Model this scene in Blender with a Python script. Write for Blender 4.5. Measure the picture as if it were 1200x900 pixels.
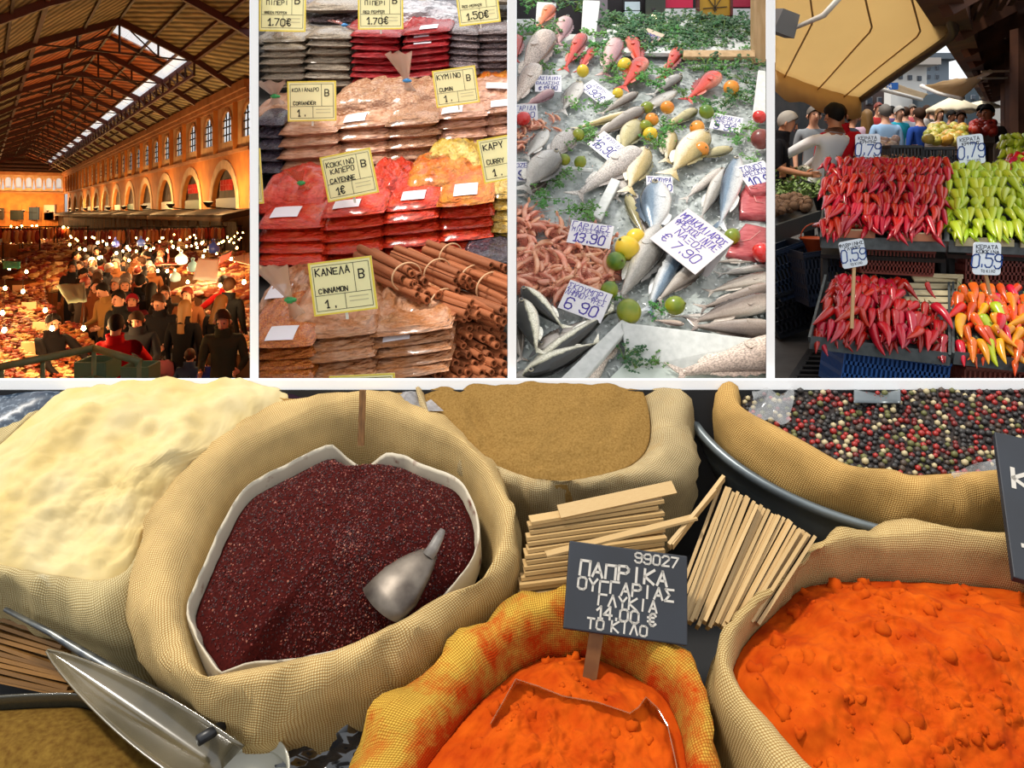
import bpy, bmesh, math, random
from mathutils import Vector, Matrix, noise, Euler

for o in list(bpy.data.objects):
  bpy.data.objects.remove(o, do_unlink=True)
S = bpy.context.scene
COL = S.collection
R = random.Random(11)

# ---------------------------------------------------------------- camera
# photo pixel (1200x900) -> direction; horizon at y=200, focal length 900 px
F, CX, YH, ZC = 900.0, 600.0, 200.0, 1.6
cam_d = bpy.data.cameras.new('camera')
cam_d.sensor_width = 36.0
cam_d.lens = 36.0 * F / 1200.0
cam_d.shift_y = -(450.0 - YH) / 1200.0
cam_d.clip_start = 0.02
cam_d.clip_end = 600
cam = bpy.data.objects.new('camera', cam_d)
cam.location = (0, 0, ZC)
cam.rotation_euler = (math.pi / 2, 0, 0)
COL.objects.link(cam)
S.camera = cam

# ---------------------------------------------------------------- sky, sun, exposure
W = bpy.data.worlds.new('sky')
S.world = W
W.use_nodes = True
wn = W.node_tree.nodes
wl = W.node_tree.links
# overcast sky: brightest overhead, paler at the horizon, dull ground below
_tc = wn.new('ShaderNodeTexCoord'); _sx = wn.new('ShaderNodeSeparateXYZ'); _rp = wn.new('ShaderNodeValToRGB')
_mr = wn.new('ShaderNodeMapRange'); _mr.inputs[1].default_value = -1.0; _mr.inputs[2].default_value = 1.0
wl.new(_tc.outputs['Generated'], _sx.inputs[0]); wl.new(_sx.outputs[2], _mr.inputs[0]); wl.new(_mr.outputs[0], _rp.inputs[0])
_e = _rp.color_ramp.elements
_e[0].position = 0.46; _e[0].color = (0.10, 0.09, 0.08, 1)
_e[1].position = 1.0; _e[1].color = (1.0, 1.0, 1.0, 1)
_x = _e.new(0.5); _x.color = (0.60, 0.62, 0.64, 1)
_x = _e.new(0.53); _x.color = (0.86, 0.90, 0.94, 1)
wl.new(_rp.outputs[0], wn['Background'].inputs[0])
wn['Background'].inputs[1].default_value = 0.85
sun_d = bpy.data.lights.new('sun', 'SUN')
sun_d.energy = 2.3
sun_d.angle = math.radians(7)
sun_d.color = (1.0, 0.93, 0.82)
sun = bpy.data.objects.new('sun', sun_d)
_sd = Vector((-0.42, -0.16, 1.0))            # towards the sun: high, from the left
sun.rotation_euler = _sd.to_track_quat('Z', 'Y').to_euler()
COL.objects.link(sun)
S.view_settings.view_transform = 'Standard'
S.view_settings.look = 'None'
S.view_settings.gamma = 1.0
S.view_settings.use_curve_mapping = False
S.view_settings.exposure = 0.6


# ---------------------------------------------------------------- helpers
def P(x, y, Y):
  """photo pixel at distance Y in front of the camera"""
  return Vector(((x - CX) / F * Y, Y, ZC - (y - YH) / F * Y))


def px(m, Y):
  return m * F / Y


class MB:
  """collects geometry for one mesh"""
  def __init__(s):
    s.v = []; s.f = []; s.m = []; s.uv = {}

  def add(s, vs, fs, mi=0):
    n = len(s.v)
    s.v.extend([tuple(v) for v in vs])
    for f in fs:
      s.f.append(tuple(i + n for i in f)); s.m.append(mi)
    return n

  def box(s, c, size, rot=None, mi=0, taper=1.0):
    x, y, z = (a * 0.5 for a in size)
    vs = [Vector(p) for p in ((-x, -y, -z), (x, -y, -z), (x, y, -z), (-x, y, -z),
       (-x * taper, -y * taper, z), (x * taper, -y * taper, z), (x * taper, y * taper, z), (-x * taper, y * taper, z))]
    if rot is not None:
      vs = [rot @ v for v in vs]
    c = Vector(c)
    s.add([v + c for v in vs], [(0, 3, 2, 1), (4, 5, 6, 7), (0, 1, 5, 4), (1, 2, 6, 5), (2, 3, 7, 6), (3, 0, 4, 7)], mi)

  def bar(s, a, b, w, t, up=(0, 0, 1), mi=0):
    """rectangular bar from a to b"""
    a, b = Vector(a), Vector(b)
    d = (b - a)
    L = d.length
    if L < 1e-6:
      return
    d.normalize()
    side = d.cross(Vector(up))
    if side.length < 1e-4:
      side = d.cross(Vector((1, 0, 0)))
    side.normalize()
    u = side.cross(d)
    rot = Matrix((side, d, u)).transposed()
    s.box((a + b) / 2, (w, L, t), rot, mi)

  def tube(s, pts, rad, n=8, caps=True, mi=0, flat=1.0, up=None):
    pts = [Vector(p) for p in pts]
    if not hasattr(rad, '__len__'):
      rad = [rad] * len(pts)
    rings = []
    prev = Vector(up) if up is not None else None
    for i, p in enumerate(pts):
      d = (pts[min(i + 1, len(pts) - 1)] - pts[max(i - 1, 0)])
      if d.length < 1e-9:
        d = Vector((0, 0, 1))
      d.normalize()
      if prev is None:
        prev = Vector((0, 0, 1)) if abs(d.z) < 0.9 else Vector((1, 0, 0))
      u = prev - d * prev.dot(d)
      if u.length < 1e-5:
        u = d.orthogonal()
      u.normalize(); prev = u
      w = d.cross(u)
      r = rad[i]
      rings.append([p + (u * math.cos(a) * flat + w * math.sin(a)) * r for a in [2 * math.pi * k / n for k in range(n)]])
    s.loft(rings, True, caps, mi)

  def loft(s, rings, closed=True, caps=False, mi=0):
    n = len(rings[0])
    vs = [v for r in rings for v in r]
    fs = []
    m = n if closed else n - 1
    for i in range(len(rings) - 1):
      for k in range(m):
        a = i * n + k; b = i * n + (k + 1) % n
        fs.append((a, b, b + n, a + n))
    if caps:
      fs.append(tuple(range(n - 1, -1, -1)))
      fs.append(tuple(range((len(rings) - 1) * n, len(rings) * n)))
    return s.add(vs, fs, mi)

  def lathe(s, prof, n=16, c=(0, 0, 0), mi=0, caps=True):
    c = Vector(c)
    rings = [[c + Vector((r * math.cos(2 * math.pi * k / n), r * math.sin(2 * math.pi * k / n), z)) for k in range(n)] for r, z in prof]
    s.loft(rings, True, caps, mi)

  def quad(s, a, b, c, d, mi=0):
    s.add([a, b, c, d], [(0, 1, 2, 3)], mi)

  def slab(s, quad, t, n, mi=0):
    """four corner points (front face) extruded by t along -n"""
    n = Vector(n).normalized() * t
    q = [Vector(p) for p in quad]
    vs = q + [p - n for p in q]
    s.add(vs, [(0, 1, 2, 3), (7, 6, 5, 4), (0, 4, 5, 1), (1, 5, 6, 2), (2, 6, 7, 3), (3, 7, 4, 0)], mi)

  def ico(s, c, r, sub=1, mi=0, sc=(1, 1, 1)):
    vs, fs = ICO[sub]
    c = Vector(c)
    s.add([c + Vector((v[0] * r * sc[0], v[1] * r * sc[1], v[2] * r * sc[2])) for v in vs], fs, mi)

  def mesh(s, name, mats, smooth=True):
    me = bpy.data.meshes.new(name)
    me.from_pydata(s.v, [], s.f)
    for m in (mats if isinstance(mats, (list, tuple)) else [mats]):
      me.materials.append(m)
    if any(s.m):
      me.polygons.foreach_set('material_index', s.m)
    if smooth:
      me.polygons.foreach_set('use_smooth', [True] * len(me.polygons))
    me.update()
    return me


def _ico(sub):
  bm = bmesh.new()
  bmesh.ops.create_icosphere(bm, subdivisions=sub, radius=1)
  bm.verts.ensure_lookup_table()
  r = ([tuple(v.co) for v in bm.verts], [tuple(v.index for v in f.verts) for f in bm.faces])
  bm.free()
  return r


ICO = {1: _ico(1), 2: _ico(2), 3: _ico(3)}


def fix(me):
  """outward normals"""
  bm = bmesh.new(); bm.from_mesh(me)
  bmesh.ops.recalc_face_normals(bm, faces=bm.faces)
  bm.to_mesh(me); bm.free()
  return me


def flat_by_angle(me, deg=35):
  try:
    me.set_sharp_from_angle(angle=math.radians(deg))
  except Exception:
    pass
  return me


def tag(o, label=None, cat=None, group=None, kind=None):
  if label: o['label'] = label
  if cat: o['category'] = cat
  if group: o['group'] = group
  if kind: o['kind'] = kind
  return o


def obj(name, me, parent=None, loc=None, mtx=None):
  o = bpy.data.objects.new(name, me)
  COL.objects.link(o)
  if parent is not None:
    o.parent = parent
  if mtx is not None:
    o.matrix_basis = mtx
  elif loc is not None:
    o.location = loc
  return o


def thing(name, label, cat, loc=(0, 0, 0), group=None, mtx=None):
  o = obj(name, None, None, loc, mtx)
  o.empty_display_size = 0.05
  return tag(o, label, cat, group)


def struct(name, me, parent=None, loc=None):
  o = obj(name, me, parent, loc)
  if parent is None:
    o['kind'] = 'structure'
  return o


def copy_tree(o, parent=None, mtx=None, label=None, group=None):
  c = o.copy(); COL.objects.link(c)
  c.parent = parent
  if mtx is not None:
    c.matrix_basis = mtx
  if label: c['label'] = label
  if group: c['group'] = group
  for ch in o.children:
    copy_tree(ch, c)
  return c


def wmat(o):
  m = o.matrix_basis.copy()
  p = o.parent
  while p is not None:
    m = p.matrix_basis @ m
    p = p.parent
  return m


def clip_mesh_obj(o, planes):
  """trim a mesh where it would pass into a partition or board; False if nothing is left"""
  M = wmat(o)
  cs = [M @ Vector(c) for c in o.bound_box]
  need = [(co, no) for co, no in planes if max((c - co).dot(no) for c in cs) > 0]
  if not need:
    return True
  bm = bmesh.new(); bm.from_mesh(o.data); bm.transform(M)
  for co, no in need:
    g = bm.verts[:] + bm.edges[:] + bm.faces[:]
    res = bmesh.ops.bisect_plane(bm, geom=g, plane_co=co, plane_no=no, clear_outer=True)
    ed = [e for e in res['geom_cut'] if isinstance(e, bmesh.types.BMEdge) and e.is_valid]
    if ed:
      try:
        bmesh.ops.holes_fill(bm, edges=ed)
      except Exception:
        pass
  if len(bm.faces) == 0:
    bm.free(); return False
  bm.transform(M.inverted())
  me = o.data.copy()
  bm.to_mesh(me); bm.free()
  o.data = me
  return True


def clip_tree(o, planes):
  for ch in list(o.children):
    clip_tree(ch, planes)
  if o.type == 'MESH':
    if not clip_mesh_obj(o, planes) and not o.children:
      bpy.data.objects.remove(o, do_unlink=True)
  elif o.type == 'EMPTY' and not o.children:
    bpy.data.objects.remove(o, do_unlink=True)


def wedge(x0, x1):
  """the two partition faces that bound a bay"""
  o = Vector((0, 0, ZC))
  a = Vector(((x0 - CX) / F, 1, 0)); b = Vector(((x1 - CX) / F, 1, 0))
  return [(o, Vector((-a.y, a.x, 0)).normalized()), (o, Vector((b.y, -b.x, 0)).normalized())]


# ---------------------------------------------------------------- materials
MATS = {}
ALB = 1.0          # reflectance scale for the materials of the stall being built


def rgb(h):
  """sRGB hex -> linear"""
  h = h.lstrip('#')
  c = [int(h[i:i + 2], 16) / 255 for i in (0, 2, 4)]
  return tuple(ALB * ((v / 12.92) if v <= 0.04045 else ((v + 0.055) / 1.055) ** 2.4) for v in c) + (1,)


def mat(name, c, rough=0.6, metal=0.0, c2=None, scale=8.0, detail=4.0, bump=0.0, bscale=None, coat=0.0, coat_r=0.08, rnd=0.0,
    emit=None, estr=0.0, spec=0.5, tl=0.0, trans=0.0, alpha=1.0, sheen=0.0, lo=0.35, hi=0.65, sub=0.0, stretch=None, hue=0.0):
  if name in MATS:
    return MATS[name]
  m = bpy.data.materials.new(name)
  m.use_nodes = True
  nt = m.node_tree; N = nt.nodes; L = nt.links
  b = N['Principled BSDF']
  col = rgb(c) if isinstance(c, str) else c
  b.inputs['Base Color'].default_value = col
  b.inputs['Roughness'].default_value = rough
  b.inputs['Metallic'].default_value = metal
  b.inputs['Specular IOR Level'].default_value = spec
  if coat:
    b.inputs['Coat Weight'].default_value = coat
    b.inputs['Coat Roughness'].default_value = coat_r
  if trans:
    b.inputs['Transmission Weight'].default_value = trans
  if alpha < 1:
    b.inputs['Alpha'].default_value = alpha
  if sheen:
    b.inputs['Sheen Weight'].default_value = sheen
  if sub:
    b.inputs['Subsurface Weight'].default_value = sub
    b.inputs['Subsurface Radius'].default_value = (0.01, 0.006, 0.004)
  if emit is not None:
    b.inputs['Emission Color'].default_value = rgb(emit) if isinstance(emit, str) else emit
    b.inputs['Emission Strength'].default_value = estr
  if tl:      # thin cloth that lets light through
    tb = N.new('ShaderNodeBsdfTranslucent'); tb.inputs[0].default_value = col
    ms = N.new('ShaderNodeMixShader'); ms.inputs[0].default_value = tl
    L.new(b.outputs[0], ms.inputs[1]); L.new(tb.outputs[0], ms.inputs[2]); L.new(ms.outputs[0], N['Material Output'].inputs[0])
  tc = None
  def coords():
    nonlocal tc
    if tc is None:
      tc = N.new('ShaderNodeTexCoord')
      if stretch:
        mp = N.new('ShaderNodeMapping'); mp.inputs['Scale'].default_value = stretch
        L.new(tc.outputs['Object'], mp.inputs['Vector'])
        tc = mp
    return tc.outputs['Vector'] if stretch else tc.outputs['Object']
  src = None
  if c2 is not None:
    no = N.new('ShaderNodeTexNoise'); no.inputs['Scale'].default_value = scale; no.inputs['Detail'].default_value = detail
    L.new(coords(), no.inputs['Vector'])
    mr = N.new('ShaderNodeMapRange'); mr.inputs[1].default_value = lo; mr.inputs[2].default_value = hi
    L.new(no.outputs[0], mr.inputs[0])
    mx = N.new('ShaderNodeMix'); mx.data_type = 'RGBA'
    mx.inputs[6].default_value = col
    mx.inputs[7].default_value = rgb(c2) if isinstance(c2, str) else c2
    L.new(mr.outputs[0], mx.inputs[0])
    src = mx.outputs[2]
  if rnd or hue:
    oi = N.new('ShaderNodeObjectInfo')
    hs = N.new('ShaderNodeHueSaturation')
    hs.inputs['Color'].default_value = col
    if src is not None:
      L.new(src, hs.inputs['Color'])
    mr = N.new('ShaderNodeMapRange'); mr.inputs[3].default_value = 1 - rnd; mr.inputs[4].default_value = 1 + rnd
    L.new(oi.outputs['Random'], mr.inputs[0]); L.new(mr.outputs[0], hs.inputs['Value'])
    if hue:
      mr2 = N.new('ShaderNodeMapRange'); mr2.inputs[3].default_value = 0.5 - hue; mr2.inputs[4].default_value = 0.5 + hue
      ml = N.new('ShaderNodeMath'); ml.operation = 'MULTIPLY'; ml.inputs[1].default_value = 7.31
      fr = N.new('ShaderNodeMath'); fr.operation = 'FRACT'
      L.new(oi.outputs['Random'], ml.inputs[0]); L.new(ml.outputs[0], fr.inputs[0]); L.new(fr.outputs[0], mr2.inputs[0])
      L.new(mr2.outputs[0], hs.inputs['Hue'])
    src = hs.outputs[0]
  if src is not None:
    L.new(src, b.inputs['Base Color'])
  if bump:
    nb = N.new('ShaderNodeTexNoise'); nb.inputs['Scale'].default_value = bscale or scale * 3; nb.inputs['Detail'].default_value = 3
    L.new(coords(), nb.inputs['Vector'])
    bp = N.new('ShaderNodeBump'); bp.inputs['Strength'].default_value = min(1, bump * 50 if bump < 0.02 else 1)
    bp.inputs['Distance'].default_value = bump
    L.new(nb.outputs[0], bp.inputs['Height']); L.new(bp.outputs[0], b.inputs['Normal'])
  MATS[name] = m
  return m


def burlap(name, base, dark, stain=None, stain_amt=0.0, scale=98.0):
  """woven jute: thread colour and relief from two crossed waves in UV metres"""
  if name in MATS:
    return MATS[name]
  m = bpy.data.materials.new(name); m.use_nodes = True
  nt = m.node_tree; N = nt.nodes; L = nt.links
  b = N['Principled BSDF']; b.inputs['Roughness'].default_value = 0.95; b.inputs['Specular IOR Level'].default_value = 0.1
  uv = N.new('ShaderNodeUVMap')
  nz = N.new('ShaderNodeTexNoise'); nz.inputs['Scale'].default_value = 25
  L.new(uv.outputs[0], nz.inputs['Vector'])
  ad = N.new('ShaderNodeVectorMath'); ad.operation = 'MULTIPLY_ADD'
  ad.inputs[1].default_value = (0.006, 0.006, 0)
  L.new(nz.outputs[1], ad.inputs[0]); L.new(uv.outputs[0], ad.inputs[2])
  hs = []
  for ax in ('X', 'Y'):
    w = N.new('ShaderNodeTexWave'); w.wave_type = 'BANDS'; w.bands_direction = ax
    w.inputs['Scale'].default_value = scale
    w.inputs['Distortion'].default_value = 0.6; w.inputs['Detail'].default_value = 1
    L.new(ad.outputs[0], w.inputs['Vector'])
    hs.append(w.outputs[1])
  mx = N.new('ShaderNodeMath'); mx.operation = 'MULTIPLY'
  L.new(hs[0], mx.inputs[0]); L.new(hs[1], mx.inputs[1])
  sq = N.new('ShaderNodeMath'); sq.operation = 'POWER'; sq.inputs[1].default_value = 0.55
  L.new(mx.outputs[0], sq.inputs[0])
  big = N.new('ShaderNodeTexNoise'); big.inputs['Scale'].default_value = 14; big.inputs['Detail'].default_value = 5
  L.new(uv.outputs[0], big.inputs['Vector'])
  c1 = N.new('ShaderNodeMix'); c1.data_type = 'RGBA'
  c1.inputs[6].default_value = rgb(dark); c1.inputs[7].default_value = rgb(base)
  mr = N.new('ShaderNodeMapRange'); mr.inputs[1].default_value = 0.0; mr.inputs[2].default_value = 0.55
  L.new(sq.outputs[0], mr.inputs[0]); L.new(mr.outputs[0], c1.inputs[0])
  out = c1.outputs[2]
  hsv = N.new('ShaderNodeHueSaturation')
  mr2 = N.new('ShaderNodeMapRange'); mr2.inputs[1].default_value = 0.3; mr2.inputs[2].default_value = 0.7
  mr2.inputs[3].default_value = 0.8; mr2.inputs[4].default_value = 1.12
  L.new(big.outputs[0], mr2.inputs[0]); L.new(mr2.outputs[0], hsv.inputs['Value']); L.new(out, hsv.inputs['Color'])
  out = hsv.outputs[0]
  if stain:
    sn = N.new('ShaderNodeTexNoise'); sn.inputs['Scale'].default_value = 16; sn.inputs['Detail'].default_value = 8; sn.inputs['Roughness'].default_value = 0.7
    L.new(uv.outputs[0], sn.inputs['Vector'])
    # spilt powder keeps close to the mouth of the sack (small V) and thins outwards
    sx = N.new('ShaderNodeSeparateXYZ'); L.new(uv.outputs[0], sx.inputs[0])
    mv = N.new('ShaderNodeMapRange'); mv.inputs[1].default_value = 0.02; mv.inputs[2].default_value = 0.30
    mv.inputs[3].default_value = stain_amt; mv.inputs[4].default_value = stain_amt - 0.45
    L.new(sx.outputs[1], mv.inputs[0])
    a2 = N.new('ShaderNodeMath'); a2.operation = 'ADD'; L.new(sn.outputs[0], a2.inputs[0]); L.new(mv.outputs[0], a2.inputs[1])
    m3 = N.new('ShaderNodeMapRange'); m3.inputs[1].default_value = 0.5; m3.inputs[2].default_value = 0.72
    L.new(a2.outputs[0], m3.inputs[0])
    c3 = N.new('ShaderNodeMix'); c3.data_type = 'RGBA'; c3.inputs[7].default_value = rgb(stain)
    L.new(m3.outputs[0], c3.inputs[0]); L.new(out, c3.inputs[6]); out = c3.outputs[2]
  L.new(out, b.inputs['Base Color'])
  bp = N.new('ShaderNodeBump'); bp.inputs['Strength'].default_value = 0.6; bp.inputs['Distance'].default_value = 0.0011
  L.new(sq.outputs[0], bp.inputs['Height']); L.new(bp.outputs[0], b.inputs['Normal'])
  MATS[name] = m
  return m


# ---------------------------------------------------------------- hand lettering (stroke letters on a 4 x 6 grid)
def _g(s):
  return [[(float(p[0]), float(p[1])) for p in st.split()] for st in s.split('/')]


_G = {
'A': '00 26 40/12 32', 'B': '00 06 36 45 44 33 03/33 42 41 30 00', 'C': '45 36 16 05 01 10 30 41', 'D': '00 06 26 44 42 20 00',
'E': '46 06 00 40/03 33', 'F': '46 06 00/03 33', 'G': '45 36 16 05 01 10 30 41 43 23', 'H': '00 06/40 46/03 43', 'I': '20 26',
'J': '36 31 20 10 01', 'K': '00 06/46 03 40', 'L': '06 00 40', 'M': '00 06 23 46 40', 'N': '00 06 40 46', 'O': '10 01 05 16 36 45 41 30 10',
'P': '00 06 36 45 44 33 03', 'Q': '10 01 05 16 36 45 41 30 10/22 40', 'R': '00 06 36 45 44 33 03/23 40', 'S': '45 36 16 05 04 13 33 42 41 30 10 01',
'T': '06 46/26 20', 'U': '06 01 10 30 41 46', 'V': '06 20 46', 'W': '06 10 23 30 46', 'X': '00 46/06 40', 'Y': '06 23 46/23 20', 'Z': '06 46 00 40',
'Γ': '00 06 46', 'Δ': '00 26 40 00', 'Θ': '10 01 05 16 36 45 41 30 10/13 33', 'Λ': '00 26 40', 'Ξ': '06 46/13 33/00 40', 'Π': '00 06 46 40',
'Σ': '46 06 23 00 40', 'Φ': '20 26/12 03 04 15 35 44 43 32 12', 'Ψ': '06 04 23 44 46/26 20', 'Ω': '00 10 13 05 16 36 45 33 30 40',
'0': '10 01 05 16 36 45 41 30 10', '1': '04 26 20/10 30', '2': '05 16 36 45 44 00 40', '3': '05 16 36 45 44 33 13/33 42 41 30 10 01',
'4': '30 36 02 42', '5': '46 06 04 34 43 41 30 10 01', '6': '45 36 16 05 01 10 30 41 42 33 13 02', '7': '06 46 10', '8': '13 04 05 16 36 45 44 33 13 02 01 10 30 41 42 33',
'9': '01 10 30 41 45 36 16 05 04 13 33 44', '€': '45 36 26 15 11 20 30 41/04 34/02 32', '.': '20 21', ',': '21 10', '-': '13 33', "'": '26 24', ':': '21 22/24 25',
}
GLY = {k: _g(v) for k, v in _G.items()}
for a, b_ in zip('ΑΒΕΖΗΙΚΜΝΟΡΤΥΧ', 'ABEZHIKMNOPTYX'):
  GLY[a] = GLY[b_]


def lettering(mb, text, x, y, h, lw, rng=None, align='l', slant=0.0, wid=0.62, gap=0.24, jit=0.05, mi=0, z=0.0, rot=0.0):
  """flat strokes in the local XY plane; x,y = lower left of the line"""
  rng = rng or R
  adv = h * (wid + gap)
  tot = sum((adv * (0.5 if ch in ".,'1I:" else 1.0)) if ch != ' ' else adv * 0.6 for ch in text)
  cx = x - (tot * 0.5 if align == 'c' else (tot if align == 'r' else 0))
  ca, sa = math.cos(rot), math.sin(rot)
  x0, y0 = x, y
  for ch in text:
    a = adv * (0.5 if ch in ".,'1I:" else 1.0)
    if ch == ' ':
      cx += adv * 0.6; continue
    g = GLY.get(ch)
    if g:
      w = h * wid
      off = -w * 0.25 if ch in ".,'1I:" else 0
      jy = rng.uniform(-jit, jit) * h; js = 1 + rng.uniform(-jit, jit) * 2
      for st in g:
        pts = []
        for (gx, gy) in st:
          lx = cx + off + gx / 4 * w + slant * gy / 6 * h + rng.uniform(-jit, jit) * h * 0.5
          ly = y + jy + gy / 6 * h * js + rng.uniform(-jit, jit) * h * 0.5
          dx, dy = lx - x0, ly - y0
          pts.append(Vector((x0 + dx * ca - dy * sa, y0 + dx * sa + dy * ca, z)))
        for i in range(len(pts) - 1):
          p, q = pts[i], pts[i + 1]
          d = q - p
          if d.length < 1e-7:
            continue
          d.normalize(); n = Vector((-d.y, d.x, 0)) * lw * 0.5
          e = d * lw * 0.4
          mb.quad(p - e - n, q + e - n, q + e + n, p - e + n, mi)
    cx += a


def quad_frame(q):
  """matrix whose local x runs along the quad's lower edge, y up its left edge, z out of the face; q = TL,TR,BR,BL in 3D"""
  tl, tr, br, bl = [Vector(p) for p in q]
  x = ((br - bl) + (tr - tl)); wv = x.length / 2; x.normalize()
  y = ((tl - bl) + (tr - br)); hv = y.length / 2
  y = y - x * y.dot(x); y.normalize()
  z = x.cross(y)
  c = (tl + tr + br + bl) / 4
  M = Matrix((x, y, z)).transposed().to_4x4()
  M.translation = c
  return M, wv, hv


def smooth_loop(pts, n):
  """closed Catmull-Rom through pts, n samples evenly by length"""
  k = len(pts); out = []
  for i in range(k):
    p0, p1, p2, p3 = [Vector(pts[(i + j - 1) % k]) for j in range(4)]
    for s in range(8):
      t = s / 8
      out.append(0.5 * ((2 * p1) + (p2 - p0) * t + (2 * p0 - 5 * p1 + 4 * p2 - p3) * t * t + (3 * p1 - p0 - 3 * p2 + p3) * t ** 3))
  return out


def by_angle(loop, c, n, start=0.0):
  """radius of a loop about c at n even angles (star-shaped loops)"""
  c = Vector(c)
  segs = [(loop[i], loop[(i + 1) % len(loop)]) for i in range(len(loop))]
  res = []
  for k in range(n):
    a = start + 2 * math.pi * k / n
    d = Vector((math.cos(a), math.sin(a)))
    best = None
    for p, q in segs:
      e = q - p; r = p - c
      den = d.x * e.y - d.y * e.x
      if abs(den) < 1e-12:
        continue
      t = (r.x * e.y - r.y * e.x) / den
      s = (r.x * d.y - r.y * d.x) / den
      if t > 0 and -1e-6 <= s <= 1 + 1e-6:
        if best is None or t > best:
          best = t
    res.append(c + d * (best if best else 0.01))
  return res


def nz(v, s, o=0.0):
  return noise.noise(Vector((v[0] * s + o, v[1] * s + o * 1.7, v[2] * s - o)))


def fbm(v, s, o=0.0, oct=4):
  return noise.fractal(Vector((v[0] * s + o, v[1] * s + o * 1.7, v[2] * s - o)), 1.0, 2.1, oct)
# ================================================================ setting: white boards between the five market views
WHITE = mat('white_paint', '#ffffff', 0.6, spec=0.2)
YB = 1.352          # front face of the low white board behind the sacks


def white_board():
  mb = MB()
  z1 = P(600, 445.5, YB).z
  mb.box((0, YB + 0.006, z1 / 2), (2.6, 0.012, z1))
  struct('wall_front', mb.mesh('wall_front', WHITE, False))
  for i, (x0, x1, ye) in enumerate(((293, 303, 4.3), (595, 605, 4.3), (898, 908, 4.6))):
    mb = MB()
    ya = YB + 0.014
    vs = []
    for Y in (ya, ye):
      for xx in (x0, x1):
        p = P(xx, 0, Y)
        vs.append((p.x, Y, 0.0)); vs.append((p.x, Y, ZC + 0.245 * Y))
    mb.add(vs, [(0, 2, 3, 1), (4, 5, 7, 6), (0, 1, 5, 4), (2, 6, 7, 3), (1, 3, 7, 5), (0, 4, 6, 2)])
    struct('wall_' + ('hall', 'spices', 'street')[i], fix(mb.mesh('partition', WHITE, False)))
  mb = MB()
  mb.box((0, 1.9, -0.05), (3.4, 5.6, 0.1))
  struct('floor', mb.mesh('floor', mat('floor_concrete', '#7d7974', 0.8, c2='#6a6661', scale=4, bump=0.002), False))


white_board()
WEDGE2 = wedge(303, 595)
WEDGE3 = wedge(605, 898)
BOARD = [(Vector((0, YB - 0.001, 0)), Vector((0, 1, 0)))]
# ================================================================ figures: one continuous skinned body per pose, shared between people
SKINS = [mat('skin_light', '#d9a384', .55, sub=.1), mat('skin_warm', '#b97f5e', .55, sub=.1), mat('skin_tan', '#9a6546', .55, sub=.1)]
HAIRS = {'black': mat('hair_black', '#14110f', .7, spec=.2), 'brown': mat('hair_brown', '#3a2416', .7, spec=.2), 'grey': mat('hair_grey', '#6c6660', .7), 'white': mat('hair_white', '#a8a49e', .7), 'blond': mat('hair_blond', '#7c5a2c', .6), 'red': mat('hair_red', '#7a2c18', .55)}
CLOTH = {}


def cloth(c):
  if c not in CLOTH:
    CLOTH[c] = mat('cloth_' + c.lstrip('#'), c, .85, bump=.004, bscale=14, spec=.12)
  return CLOTH[c]


POSES = {}


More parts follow.
